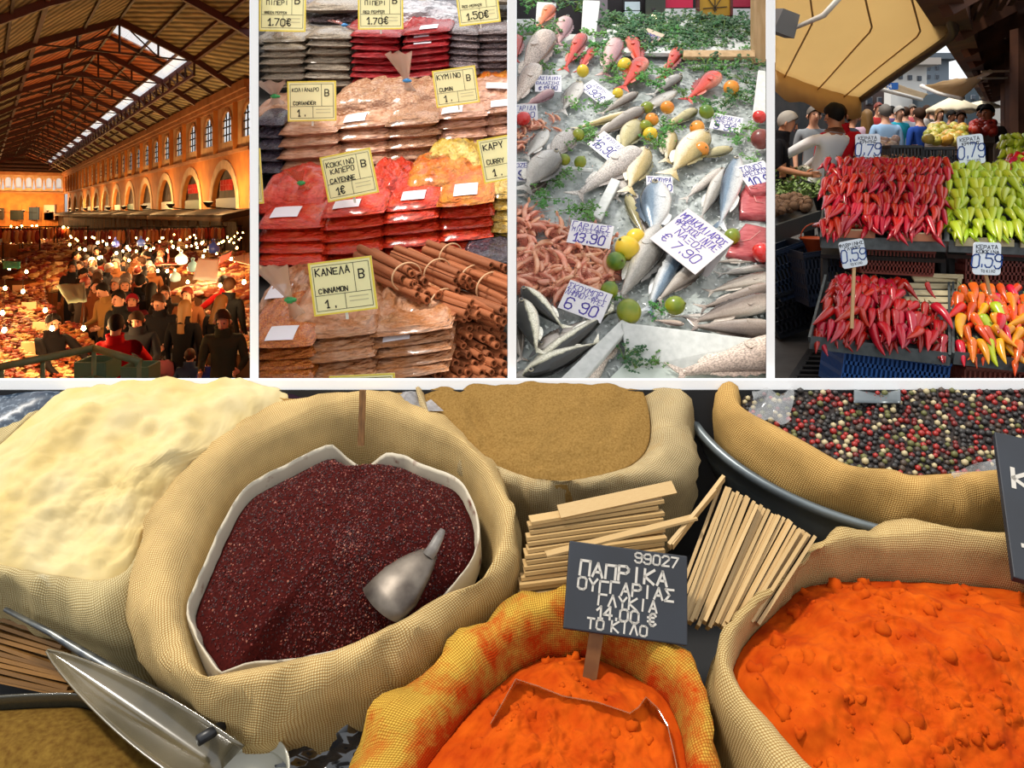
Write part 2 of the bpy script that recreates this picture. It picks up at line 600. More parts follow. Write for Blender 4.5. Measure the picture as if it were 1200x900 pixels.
def make_pose(name, J, bulk=1.0, sleeve=1.0, skirt=False):
  """J: joint positions (facing -Y). Skin modifier over one connected skeleton rooted at the pelvis."""
  names = [n for n in J if n != 'face']; vs = [J[n][:3] for n in names]; ix = {n: i for i, n in enumerate(names)}
  E = [('pel', 'spine'), ('spine', 'chest'), ('chest', 'neck0'), ('neck0', 'neck'), ('neck', 'jaw'), ('jaw', 'head'), ('head', 'crown'),
    ('chest', 'shL'), ('shL', 'elL'), ('elL', 'wrL'), ('wrL', 'haL'), ('chest', 'shR'), ('shR', 'elR'), ('elR', 'wrR'), ('wrR', 'haR'),
    ('pel', 'hiL'), ('hiL', 'knL'), ('knL', 'anL'), ('anL', 'toL'), ('pel', 'hiR'), ('hiR', 'knR'), ('knR', 'anR'), ('anR', 'toR')]
  me = bpy.data.meshes.new('pose')
  me.from_pydata(vs, [(ix[a], ix[b]) for a, b in E], [])
  o = bpy.data.objects.new('pose', me); COL.objects.link(o)
  sk = o.modifiers.new('s', 'SKIN'); sk.use_smooth_shade = True; sk.branch_smoothing = 0.6
  o.modifiers.new('ss', 'SUBSURF').levels = 1
  rad = {'pel': (.155, .115), 'spine': (.14, .10), 'chest': (.165, .115), 'neck0': (.10, .075), 'neck': (.058, .058), 'jaw': (.062, .075), 'head': (.078, .098), 'crown': (.055, .07),
     'sh': (.068, .068), 'el': (.043, .043), 'wr': (.028, .03), 'ha': (.034, .02), 'hi': (.092, .098), 'kn': (.06, .062), 'an': (.042, .045), 'to': (.042, .03)}
  for n, i in ix.items():
    k = n if n in rad else n[:2]
    a, b = rad[k]
    q = bulk if n in ('pel', 'spine', 'chest') or n[:2] in ('sh', 'el') else (1 + (bulk - 1) * .5 if n[:2] in ('wr', 'hi', 'kn') and n[:2] != 'wr' else 1)
    me.skin_vertices[0].data[i].radius = (a * q, b * q)
    me.skin_vertices[0].data[i].use_root = (n == 'pel')
  dg = bpy.context.evaluated_depsgraph_get(); dg.update()
  m2 = bpy.data.meshes.new_from_object(o.evaluated_get(dg))
  bpy.data.objects.remove(o, do_unlink=True)
  # fingers, nose, ears joined onto the figure
  bm = bmesh.new(); bm.from_mesh(m2)
  def tube(pts, rad_, n=6):
    mb = MB(); mb.tube(pts, rad_, n)
    vv = [bm.verts.new(v) for v in mb.v]
    for f in mb.f:
      try: bm.faces.new([vv[i] for i in f])
      except ValueError: pass
  for s in 'LR':
    w = Vector(J['wr' + s][:3]); h = Vector(J['ha' + s][:3]); d = (h - w).normalized()
    side = d.cross(Vector((0, 1, 0)))
    if side.length < .2: side = d.cross(Vector((1, 0, 0)))
    side.normalize(); dn = d.cross(side)
    sg = 1 if s == 'L' else -1
    for i, (off, ln) in enumerate(((-.026, .062), (-.009, .075), (.009, .072), (.025, .056))):
      b0 = h + side * off
      tube([b0 - d * .02, b0 + d * ln * .5, b0 + d * ln * .85 + dn * .018, b0 + d * ln + dn * .034], [.0095, .009, .008, .006])
    t0 = w + d * .02 - side * .026 * sg
    tube([t0, t0 + d * .03 - side * .022 * sg, t0 + d * .062 - side * .026 * sg + dn * .01], [.011, .010, .007])
  hd = Vector(J['head'][:3]); jw = Vector(J['jaw'][:3]); up = (hd - jw).normalized()
  fw = Vector(J['face']) if 'face' in J else Vector((0, -1, 0))
  fw = (fw - up * fw.dot(up)).normalized(); rt = fw.cross(up)
  nb = hd + fw * .098 - up * .02
  tube([nb + up * .04 - fw * .012, nb + up * .01, nb - up * .012 + fw * .008, nb - up * .02 - fw * .01], [.008, .011, .015, .008])
  for sg in (-1, 1):
    e = hd + rt * .083 * sg - up * .02
    tube([e + up * .028, e + rt * .012 * sg, e - up * .03], [.008, .014, .007])
  bm.to_mesh(m2); bm.free()
  # materials by nearest bone: 0 skin 1 top 2 trousers 3 shoes
  segs = []
  for a, b in E:
    k = 1
    if b in ('neck', 'jaw', 'head', 'crown'): k = 0
    if a[:2] == 'wr': k = 0
    if a[:2] == 'el': k = 1 if sleeve >= 1 else 0
    if a[:2] == 'sh': k = 1 if sleeve >= .5 else 0
    if b[:2] == 'hi' or a[:2] in ('hi', 'kn'): k = 2
    if a[:2] == 'an': k = 3
    segs.append((Vector(J[a][:3]), Vector(J[b][:3]), k))
  pel = Vector(J['pel'][:3])
  for p in m2.polygons:
    c = p.center; best = (9, 1)
    for a, b, k in segs:
      d = b - a; t = max(0, min(1, (c - a).dot(d) / max(1e-9, d.length_squared)))
      q = (c - a - d * t).length
      kk = k
      if k == 1 and sleeve == .5 and False: kk = 0
      if q < best[0]: best = (q, kk)
    k = best[1]
    if k == 2 and c.z > pel.z - (.05 if not skirt else .35): k = 1
    if k == 1 and c.z < pel.z - .04 and not skirt and abs(c.x) < .2 and c.z < pel.z - .04: k = 2 if c.z < pel.z - .05 and (c - pel).length < .3 else 1
    p.material_index = k
    p.use_smooth = True
  m2.name = 'body_' + name
  for i in range(4): m2.materials.append(None)
  # hair caps
  def cap(long):
    mb = MB(); rings = []
    for j in range(9):
      t = j / 8
      r = []
      for k in range(16):
        a = 2 * math.pi * k / 16
        front = math.cos(a)                 # 1 = face side
        el = math.pi / 2 * (1 - t * (1.22 - front * (.42 if front < 0 else .58)))
        w_ = 1 + .07 * nz((math.sin(a) * 3, front * 3, t * 4), 1.7, 2); x = .089 * w_ * math.cos(el) * math.sin(a); y = .11 * w_ * math.cos(el) * front; z = .112 * w_ * math.sin(el)
        q = hd + up * .022 + rt * x + fw * (y - .008) + up * z
        if long and front < .3 and j > 5: q = q - up * (.085 * (j - 5)) * (1 - max(0, front)) - fw * .012 * (j - 5) + rt * .012 * (j - 5) * math.sin(a * 5)
        r.append(q)
      rings.append(r)
    mb.loft(rings, True, False)
    return mb.mesh('hair', HAIRS['black'])
  mb = MB()
  eyes = []
  for sg in (-1, 1):
    mb = MB(); mb.ico(hd + fw * .092 + rt * .033 * sg + up * .012, .011, 1); eyes.append(mb.mesh('eye', mat('eye_dark', '#1a1512', .3)))
  mb = MB(); mo = hd + fw * .088 - up * .062
  mb.tube([mo - rt * .025 - fw * .006, mo + fw * .004, mo + rt * .025 - fw * .006], [.004, .007, .004], 6); mouth = mb.mesh('mouth', mat('lip', '#8f4a40', .5))
  n0 = Vector(J['neck0'][:3]); nk = Vector(J['neck'][:3]); ax = (nk - n0).normalized(); mb = MB()
  rings = [[n0 + ax * z + (rt * math.cos(a) * 1.1 + (fw - ax * fw.dot(ax)) * math.sin(a)) * r * (1 - .12 * (math.sin(a) > .8)) for a in [2 * math.pi * k / 16 for k in range(16)]] for r, z in ((.10, -.02), (.088, .05), (.095, .085), (.082, .088), (.07, .03))]
  mb.loft(rings, True); col_ = mb.mesh('collar', HAIRS['black'])
  POSES[name] = dict(collar=col_ if sleeve >= 1 or name == 'hold' else None, body=m2, short=cap(False), long=cap(True), eyes=eyes, mouth=mouth, head=hd, up=up, fw=fw)


def joints(lean=0.0, armL=None, armR=None, head_fwd=0.0, look=(0, -1, 0), step=0.0):
  """standing figure 1.75 m; lean in radians from the hips, arms given as (elbow, wrist, hand) or None"""
  pel = Vector((0, 0, .93))
  def tip(p):
    v = Vector(p) - pel
    c, s = math.cos(lean), math.sin(lean)
    return Vector((v.x, v.y * c - v.z * s, v.z * c + v.y * s)) + pel
  J = {'pel': pel, 'spine': tip((0, .01, 1.12)), 'chest': tip((0, .015, 1.32)), 'neck0': tip((0, .01, 1.44)), 'neck': tip((0, 0, 1.50)), 'jaw': tip((0, -.02 - head_fwd * .4, 1.54)), 'head': tip((0, -.025 - head_fwd, 1.62 - head_fwd * .3)), 'crown': tip((0, -.01 - head_fwd * 1.2, 1.68 - head_fwd * .5))}
  J['face'] = Vector(look)
  for s, sg, arm in (('L', 1, armL), ('R', -1, armR)):
    J['sh' + s] = tip((.185 * sg, .015, 1.41))
    a = arm or ((.235, .03, 1.12), (.25, -.05, .88), (.25, -.07, .80))
    for n, p in zip(('el', 'wr', 'ha'), a):
      J[n + s] = tip((p[0] * sg, p[1], p[2])) if arm is None else Vector((p[0] * sg, p[1], p[2]))
    J['hi' + s] = Vector((.095 * sg, 0, .86)); J['kn' + s] = Vector((.10 * sg, -.03 - step * sg * .5, .49)); J['an' + s] = Vector((.105 * sg, .02 - step * sg, .085)); J['to' + s] = Vector((.12 * sg, -.13 - step * sg, .04))
  return J


fold = ((.25, -.02, 1.13), (.13, -.25, 1.12), (.06, -.30, 1.15))
hold = ((.24, .0, 1.12), (.2, -.26, 1.06), (.18, -.34, 1.06))
reach = ((.26, -.24, 1.10), (.22, -.46, .98), (.2, -.54, .96))
make_pose('stand', joints(), 1.0, .5)
make_pose('walk', joints(step=.16, lean=-.03), 1.0, .5)
make_pose('reach', joints(lean=-.42, armL=((.27, -.42, 1.08), (.24, -.62, .92), (.22, -.70, .88)), armR=((.27, -.40, 1.06), (.22, -.6, .9), (.2, -.68, .86)), head_fwd=.05, look=(0, -1, -.5)), 1.05, .5)
make_pose('hold', joints(armL=hold, armR=hold, head_fwd=.03, look=(0, -1, -.3)), 1.02, .5)
make_pose('coat', joints(step=.05), 1.14, 1)
make_pose('coat_walk', joints(step=.16, lean=-.05), 1.12, 1)
make_pose('coat_hold', joints(armL=hold, armR=hold, head_fwd=.035, look=(0, -1, -.35)), 1.14, 1)
make_pose('coat_reach', joints(lean=-.28, armL=reach, armR=reach, head_fwd=.05, look=(0, -1, -.5)), 1.12, 1)


def person(label, pose, loc, face, height, top, legs, hair='black', skin=0, shoes='#1a1816', long=False, group=None, hat=None, bag=None):
  """face: heading in degrees, 0 = towards the camera, 90 = to the right of the picture"""
  p = POSES[pose]
  s = height / 1.75
  M = Matrix.Translation(Vector(loc)) @ Matrix.Rotation(math.radians(face), 4, 'Z') @ Matrix.Diagonal((s, s, s, 1))
  t = thing('person', label, 'person', mtx=M, group=group)
  b = obj('body', p['body'], t)
  for i, m in enumerate((SKINS[skin], cloth(top), cloth(legs), cloth(shoes))):
    b.material_slots[i].link = 'OBJECT'; b.material_slots[i].material = m
  if hat:
    h = obj('hat', p['short'], t); h.scale = (1.07, 1.07, 1.03); h.location = p['head'] * -.05 + Vector((0, 0, .0))
    h.material_slots[0].link = 'OBJECT'; h.material_slots[0].material = cloth(hat)
  elif hair:
    h = obj('hair', p['long'] if long else p['short'], t)
    h.material_slots[0].link = 'OBJECT'; h.material_slots[0].material = HAIRS[hair]
  for e in p['eyes']: obj('eye', e, t)
  obj('mouth', p['mouth'], t)
  if p['collar']:
    h = obj('collar', p['collar'], t); h.material_slots[0].link = 'OBJECT'; h.material_slots[0].material = cloth(top)
  return t
# ================================================================ spice counter in front: sacks leaning on a sloped table
ALB = 0.62
SL = 0.482
BA = (ZC - YB * 255 / 900) - SL * YB
CN = math.sqrt(1 + SL * SL)
VN = Vector((0, -SL, 1)) / CN
VV = Vector((0, 1, SL)) / CN


def bot(x, y, h=0.0):
  """where the view through a pixel meets the sloped counter, h above it"""
  k = (y - YH) / F
  Y = (ZC - BA - h * CN) / (SL + k)
  return P(x, y, Y)


def uvw(p):
  q = Vector(p) - Vector((0, 0, BA))
  return Vector((q.x, q.dot(VV), q.dot(VN)))


def xyz(u, v, w):
  return Vector((0, 0, BA)) + Vector((1, 0, 0)) * u + VV * v + VN * w


def loop_uv(pts, h=0.0):
  out = []
  for p in pts:
    hh = p[2] if len(p) > 2 else h
    q = uvw(bot(p[0], p[1], hh))
    out.append((q.x, q.y, hh))
  return out


def ring_from(pts, h, c, n):
  """resample a pixel loop: list of (u,v,w)"""
  L3 = loop_uv(pts, h)
  l2 = smooth_loop([(p[0], p[1]) for p in L3], 0)
  hs = smooth_loop([(p[2], 0) for p in L3], 0)
  r = by_angle(l2, c, n)
  out = []
  for q in r:
    j = min(range(len(l2)), key=lambda i: (l2[i] - q).length_squared)
    out.append(Vector((q.x, q.y, hs[j].x)))
  return out


def sheet(name, rings, mats, closed=True, v0=0.0):
  """lofted cloth with UVs in metres"""
  n = len(rings[0])
  rr = [list(r) + ([r[0]] if closed else []) for r in rings]
  m = n + 1 if closed else n
  mid = rr[len(rr) // 2]
  us = [0.0]
  for i in range(1, m):
    us.append(us[-1] + (mid[i] - mid[i - 1]).length)
  vs = []; uvs = []
  acc = [v0] * m
  for i, r in enumerate(rr):
    for k in range(m):
      if i:
        acc[k] += (r[k] - rr[i - 1][k]).length
      vs.append(r[k]); uvs.append((us[k], acc[k]))
  fs = []
  for i in range(len(rr) - 1):
    for k in range(m - 1):
      a = i * m + k
      fs.append((a, a + 1, a + 1 + m, a + m))
  me = bpy.data.meshes.new(name)
  me.from_pydata([tuple(v) for v in vs], [], fs)
  for mm in (mats if isinstance(mats, list) else [mats]):
    me.materials.append(mm)
  uvl = me.uv_layers.new(name='UVMap')
  for lp in me.loops:
    uvl.data[lp.index].uv = uvs[lp.vertex_index]
  me.polygons.foreach_set('use_smooth', [True] * len(me.polygons))
  me.update()
  return me


def sack_body(inner, outer, c_px, h_in, h_cr, h_out, base=-0.24, n=120, cr=0.42, wr=0.006, seed=0.0, drop=0.9, puff=1.02):
  """rings in world space: mouth inside -> rolled rim -> outside -> base"""
  c = uvw(bot(c_px[0], c_px[1], 0)); c2 = (c.x, c.y)
  ri = ring_from(inner, h_in, c2, n)
  ro = ring_from(outer, h_out, c2, n)
  C = Vector((c.x, c.y, 0))
  rings = []
  def put(fn, amp=1.0, s=0):
    r = []
    for k in range(n):
      q = fn(ri[k], ro[k])
      a = 2 * math.pi * k / n
      d = Vector((q.x - c.x, q.y - c.y, 0)).normalized()
      t = nz((math.cos(a) * 2.2, math.sin(a) * 2.2, s * 0.35), 1.7, seed) + 0.5 * nz((math.cos(a) * 6, math.sin(a) * 6, s * 0.6), 1.5, seed + 3)
      q = q + d * t * wr * amp + Vector((0, 0, t * wr * amp * 0.8))
      r.append(xyz(q.x, q.y, q.z))
    rings.append(r)
  def lp(a, b, t, w):
    q = a.lerp(b, t); return Vector((q.x, q.y, w))
  def sc(b, s, w):
    return Vector((C.x + (b.x - C.x) * s, C.y + (b.y - C.y) * s, w))
  put(lambda a, b: sc(a, 0.9, a.z - 0.10), 0.3, 0)
  put(lambda a, b: sc(a, 0.97, a.z - 0.035), 0.3, 0.5)
  put(lambda a, b: Vector((a.x, a.y, a.z)), 0.3, 1)
  put(lambda a, b: lp(a, b, cr * 0.35, a.z + (h_cr - a.z) * 0.72), 0.6, 2)
  put(lambda a, b: lp(a, b, cr * 0.75, a.z + (h_cr - a.z) * 0.97), 0.8, 2.6)
  put(lambda a, b: lp(a, b, cr, h_cr), 1, 3)
  put(lambda a, b: lp(a, b, cr + (1 - cr) * 0.35, h_cr * 0.97 + b.z * 0.03 - 0.001), 1.3, 3.8)
  put(lambda a, b: lp(a, b, cr + (1 - cr) * 0.7, h_cr * 0.72 + b.z * 0.28), 1.6, 4.6)
  put(lambda a, b: lp(a, b, cr + (1 - cr) * 0.92, h_cr * 0.3 + b.z * 0.7), 1.6, 5.2)
  put(lambda a, b: Vector((b.x, b.y, b.z)), 1.3, 6)
  put(lambda a, b: sc(b, 0.985, b.z - 0.03), 1.2, 7)
  put(lambda a, b: sc(b, puff * 0.97, b.z * 0.6 + base * 0.4), 1.5, 8.5)
  put(lambda a, b: sc(b, puff * 0.96, b.z * 0.25 + base * 0.75), 1.2, 10)
  put(lambda a, b: sc(b, drop, base), 0.4, 12)
  return rings, ri, ro, C


def heap(name, loop_pts, c_px, h_edge, peak, material, n=110, m=56, amp=0.006, fs=22, seed=0.0, power=1.4, peak_px=None, lumps=None, extra=None, rg=None):
  """powder heap: polar grid inside a pixel loop"""
  c = uvw(bot(c_px[0], c_px[1], h_edge))
  ring = rg if rg is not None else ring_from(loop_pts, h_edge, (c.x, c.y), n)
  pk = uvw(bot(*peak_px, peak)) if peak_px else c
  rings = []
  for j in range(m + 1):
    t = j / m
    r = []
    for k in range(n):
      e = ring[k]
      q = Vector((pk.x + (e.x - pk.x) * t, pk.y + (e.y - pk.y) * t, 0))
      w = e.z + (peak - e.z) * (1 - t ** power) ** 1.0 if t < 1 else e.z
      damp = min(1, (1 - t) * 6 + 0.25)
      w += amp * damp * (fbm((q.x, q.y, 0), fs, seed, 5))
      if lumps:
        w += lumps(q.x, q.y) * damp
      if extra:
        w += extra(q.x, q.y, t)
      r.append(xyz(q.x, q.y, w))
    rings.append(r)
  e = [p - VN * 0.05 for p in rings[-1]]
  rings.append(e)
  mb = MB(); mb.loft(rings, True, False)
  return mb.mesh(name, material), ring


JUTE = burlap('jute', '#f4dca0', '#a87f3e')
JUTE_GOLD = burlap('jute_gold', '#f4cc80', '#a87030')
JUTE_SUMAC = burlap('jute_sumac_dusted', '#f6dc9e', '#b07c38', '#5c1c14', -0.04)
JUTE_TAN = burlap('jute_tan_dusted', '#ead5a6', '#9c7c46', '#c2a06a', 0.16)
JUTE_FLOUR = burlap('jute_flour_dusted', '#f2e0ac', '#a98b4e', '#f6ecc8', 0.12)
JUTE_PAP = burlap('jute_paprika_dusted', '#f0c050', '#9a6818', '#c84004', 0.30)
JUTE_PAP2 = burlap('jute_paprika_rim', '#f0d496', '#a5793c', '#d2560c', -0.02)


def powder(name, c, c2, c3=None, scale=60, bump=0.0015, bscale=420):
  m = mat(name, c, 0.95, c2=c2, scale=scale, detail=8, bump=bump, bscale=bscale, spec=0.08, lo=0.3, hi=0.7)
  return m


def sack_thing(name, label, c_px, loc_h=-0.24):
  return thing(name, label, 'spice sack', bot(c_px[0], c_px[1], 0) + VN * loc_h)


def under(o_me, parent):
  """shift a world-space mesh into its parent's frame"""
  o_me.transform(Matrix.Translation(-Vector(parent.location)))
  return o_me


def part(name, me, parent, clip=True, kind=None):
  o = obj(name, under(me, parent), parent)
  if clip:
    clip_mesh_obj(o, BOARD)
  if kind: o['kind'] = kind
  return o


# ---- table under the sacks
def counter():
  mb = MB()
  a = [xyz(-1.1, 0.45, -0.26), xyz(1.1, 0.45, -0.26)]
  vtop = 1.48
  b = [xyz(1.1, vtop, -0.26), xyz(-1.1, vtop, -0.26)]
  mb.slab([a[0], a[1], b[0], b[1]], 0.03, VN)
  t = thing('sloped_counter', 'dark sloped market counter under the open spice sacks', 'counter', (0, 0.95, 0))
  o = part('counter_top', fix(mb.mesh('counter_top', mat('dark_counter', '#0c0d12', 0.7, c2='#14161b', scale=12), False)), t)
  zt = P(600, 456.5, YB).z
  mb = MB(); mb.box((0, YB - .003, zt / 2 + .25), (2.3, .004, zt - .5)); part('gap_shade_board', mb.mesh('gap_shade_board', MATS['dark_counter'], False), t, False)  # added dark board standing in for shade in the gaps behind the sacks
  for sx in (-1.0, 1.0):
    for v in (0.5, 1.42):
      q = xyz(sx, v, -0.29)
      if q.y > YB - 0.06:
        q = xyz(sx, v - 0.05, -0.29)
      mb = MB(); mb.box((q.x, q.y, q.z / 2 - 0.015), (0.06, 0.06, q.z - 0.0))
      part('leg', mb.mesh('leg', MATS['dark_counter'], False), t, False)


counter()


# ---- 1. sumac sack
def sumac():
  outer = [(155, 690), (164, 635), (196, 585), (255, 535), (330, 497), (418, 474), (470, 484), (530, 518), (585, 562), (613, 620), (608, 682), (572, 730),
      (520, 772), (440, 822), (365, 852), (310, 870), (268, 862), (228, 842), (190, 803), (164, 752)]
  inner = [(222, 712, -.02), (240, 655, -.03), (278, 585, -.045), (330, 548, -.05), (385, 525, -.05), (430, 518, -.05), (480, 535, -.05), (540, 560, -.045), (572, 605, -.03), (580, 650, -.02),
      (562, 690, -.005), (520, 702, 0), (470, 730, 0), (400, 762, 0), (330, 778, 0), (275, 792, 0), (240, 797, 0), (226, 762, -.01)]
  t = sack_thing('spice_sack', 'large open burlap sack of dark red sumac with a metal scoop in it', (400, 660))
  rings, ri, ro, C = sack_body(inner, outer, (400, 655), -0.02, 0.018, -0.055, seed=2.0, wr=0.008, cr=0.36, base=-0.23)
  part('burlap_sack', sheet('burlap_sack', rings, JUTE_SUMAC), t)
  # paper liner standing inside the mouth
  top = [(219, 712, .0), (236, 668, .0), (262, 610, .0), (290, 570, -.005), (335, 545, -.01), (385, 522, -.012), (405, 535, -.03), (428, 548, -.035), (450, 532, -.012), (470, 533, -.01), (500, 546, -.01),
     (535, 560, -.008), (553, 585, -.005), (562, 620, 0), (556, 650, 0), (540, 675, -.003), (505, 712, -.01), (430, 752, -.012), (350, 772, -.014), (290, 778, -.01), (262, 790, 0), (240, 765, 0), (226, 738, 0)]
  c = uvw(bot(400, 650, 0))
  rt = ring_from(top, 0, (c.x, c.y), 130)
  def lsc(s, dw, wob=0.0):
    r = []
    for k, q in enumerate(rt):
      a = 2 * math.pi * k / 130
      j = wob * nz((math.cos(a) * 5, math.sin(a) * 5, 0), 1.6, 4)
      r.append(xyz(c.x + (q.x - c.x) * (s + j), c.y + (q.y - c.y) * (s + j), q.z + dw))
    return r
  lm = mat('liner_paper', '#e9dcc2', 0.55, c2='#8a4a38', scale=34, lo=0.62, hi=0.74, bump=0.001, bscale=40)
  part('paper_liner', sheet('paper_liner', [lsc(1.012, -0.05), lsc(1.004, -0.002), lsc(0.996, 0.002, .01), lsc(0.985, -0.006, .02), lsc(0.955, -0.03, .03), lsc(0.93, -0.07)], lm), t)
  loop = [(q, 0) for q in range(0)]
  sm = powder('sumac_powder', '#380d0c', '#561914', scale=260, bump=0.003, bscale=300)
  rg = [Vector((c.x + (q.x - c.x) * 0.965, c.y + (q.y - c.y) * 0.965, q.z - 0.022)) for q in rt]
  me, ring = heap('sumac', None, (400, 650), -0.02, 0.05, sm, n=130, m=60, amp=0.007, fs=16, seed=5, power=2.3, peak_px=(410, 625), rg=rg,
          extra=lambda u, v, tt: 0.03 * math.exp(-(((u - bot(425, 545, 0).x) / .025) ** 2 + ((v - uvw(bot(425, 545, 0)).y) / .03) ** 2)))
  hp = part('sumac_heap', me, t)
  # loose flakes on the heap
  rng = random.Random(3)
  mb = MB()
  vs = [v.co.copy() for v in me.vertices]; nn = 130
  for i in range(17000):
    j = rng.randrange(0, 58); k = rng.randrange(0, nn)
    if rng.random() > (j + 4) / 60: continue
    a, b_, c_ = vs[j * nn + k], vs[(j + 1) * nn + k], vs[j * nn + (k + 1) % nn]
    u, w = rng.random(), rng.random()
    p = a + (b_ - a) * u + (c_ - a) * w + VN * 0.0006
    s = rng.uniform(0.0008, 0.0021)
    d1 = Vector((rng.uniform(-1, 1), rng.uniform(-1, 1), rng.uniform(-.6, 1))).normalized()
    d2 = d1.orthogonal().normalized()
    d3 = d1.cross(d2)
    mb.add([p + d1 * s, p + d2 * s * .8, p - d1 * s, p - d2 * s * .8, p + d3 * s * .45, p - d3 * s * .45],
       [(0, 1, 4), (1, 2, 4), (2, 3, 4), (3, 0, 4), (1, 0, 5), (2, 1, 5), (3, 2, 5), (0, 3, 5)], rng.choices((0, 1, 2, 3), (7, 5, 3, 1.0))[0])
  fm = [mat('sumac_flake_a', '#3a0d0c', 0.6), mat('sumac_flake_b', '#641a18', 0.5), mat('sumac_flake_c', '#8a3024', 0.45), mat('sumac_flake_d', '#b87058', 0.4)]
  o = obj('sumac_flakes', mb.mesh('sumac_flakes', fm, False), t)
  tag(o, kind='stuff')


sumac()


def sumac_scoop():
  # curved steel scoop stuck in the heap, pointed grip towards the back
  steel = mat('worn_steel', '#9a8e80', 0.45, 0.45, c2='#4c4038', scale=20)
  t = thing('metal_scoop', 'worn steel scoop with a pale grip stuck in the dark red sumac', 'scoop', bot(475, 700, -0.02))
  n = 14; rings = []
  B0, B1 = bot(506, 648, 0.034), bot(448, 706, 0.012)        # heel and mouth of the blade
  ax = (B1 - B0).normalized(); sd = ax.cross(VN).normalized(); u = sd.cross(ax)
  for j in range(10):
    s = j / 9
    c = B0.lerp(B1, s); r = 0.010 + 0.026 * min(1, s * 1.5) ** .8
    rings.append([c + (sd * math.sin(a_) + u * math.cos(a_) * .55) * r + ax * (.012 * math.cos(a_) if j == 9 else 0) for a_ in [-1.75 + 3.5 * k / n for k in range(n + 1)]])
  mb = MB(); mb.loft(rings, False); mb.add(rings[0], [tuple(range(n + 1))])
  me = mb.mesh('scoop_blade', steel)
  o = part('blade', me, t); 
  md = o.modifiers.new('thick', 'SOLIDIFY'); md.thickness = 0.0016
  mb = MB()
  mb.tube([bot(502, 652, 0.036), bot(508, 642, 0.042), bot(514, 630, 0.047), bot(519, 621, 0.05)], [0.0085, 0.0075, 0.0065, 0.004], 10)
  part('grip', mb.mesh('grip', mat('pale_grip', '#b9b2a8', 0.5, c2='#6c6460', scale=30)), t)
  t2 = thing('wooden_stake', 'brown wooden stick standing upright at the back of the sumac', 'stick', bot(424, 520, -0.03))
  mb = MB()
  p0 = bot(423, 522, -0.02); p1 = P(425, 457, p0.y + 0.01)
  mb.bar(p0, p1, 0.010, 0.006, (0, 1, 0))
  part('stick_shaft', flat_by_angle(mb.mesh('stick', mat('stick_brown', '#a9763f', 0.6, c2='#7b5228', scale=30, stretch=(8, 8, 1)), False)), t2, False)


sumac_scoop()


# ---- 2. pale flour sack
def flour():
  fm = powder('chickpea_flour', '#f7e3ae', '#f1d48c', scale=14, bump=0.0025, bscale=160)
  loop = [(-90, 590, -.01), (-60, 545, 0), (-5, 523, 0), (22, 500, 0), (50, 478, 0), (80, 455, 0), (140, 440, 0), (230, 436, 0), (330, 440, 0), (338, 468, -.01), (312, 508, -.02), (258, 545, -.03), (210, 588, -.035),
      (178, 635, -.035), (158, 672, -.03), (120, 683, -.015), (60, 676, -.01), (0, 664, -.008), (-60, 655, -.01)]
  t = sack_thing('spice_sack', 'open burlap sack heaped with pale yellow flour beside the sumac sack', (120, 590))
  def lumps(u, v):
    p = Vector((u, v, 0))
    q = noise.voronoi(p * 26 + Vector((3, 1, 0)))[0]
    return 0.020 * max(0, 0.55 - q[0]) + 0.016 * nz(p, 9, 2) + .006 * abs(nz(p, 40, 5))
  c = uvw(bot(120, 570, 0))
  dents = [((175, 530), .045, -.02), ((255, 518), .05, -.022), ((120, 620), .06, -.014), ((70, 520), .04, .012), ((150, 490), .05, .012), ((160, 545), .03, .01)]
  dd = [(uvw(bot(a[0], a[1], 0)), s, d) for a, s, d in dents]
  def ex(u, v, tt):
    return sum(d * math.exp(-(((u - q.x) ** 2 + (v - q.y) ** 2) / (s * s))) for q, s, d in dd) * min(1, (1 - tt) * 5)
  me, ring = heap('flour', loop, (120, 575), 0, 0.03, fm, n=150, m=80, amp=0.009, fs=20, seed=9, power=2.2, peak_px=(130, 560), lumps=lumps, extra=ex)
  part('flour_heap', me, t)
  inner = [(p[0], p[1], (p[2] if len(p) > 2 else 0) - 0.006) for p in loop]
  outer = [(-110, 600), (-72, 538), (-10, 516), (16, 494), (74, 448), (140, 425), (230, 420), (336, 425), (348, 470), (322, 514), (268, 554), (222, 598), (192, 650), (176, 740), (140, 760), (80, 742), (0, 712), (-80, 690)]
  rings, ri, ro, C = sack_body(inner, outer, (120, 575), 0, -0.004, -0.075, seed=7.0, wr=0.008, cr=0.22, base=-0.22)
  part('burlap_sack', sheet('burlap_sack', rings, JUTE_FLOUR), t)


flour()


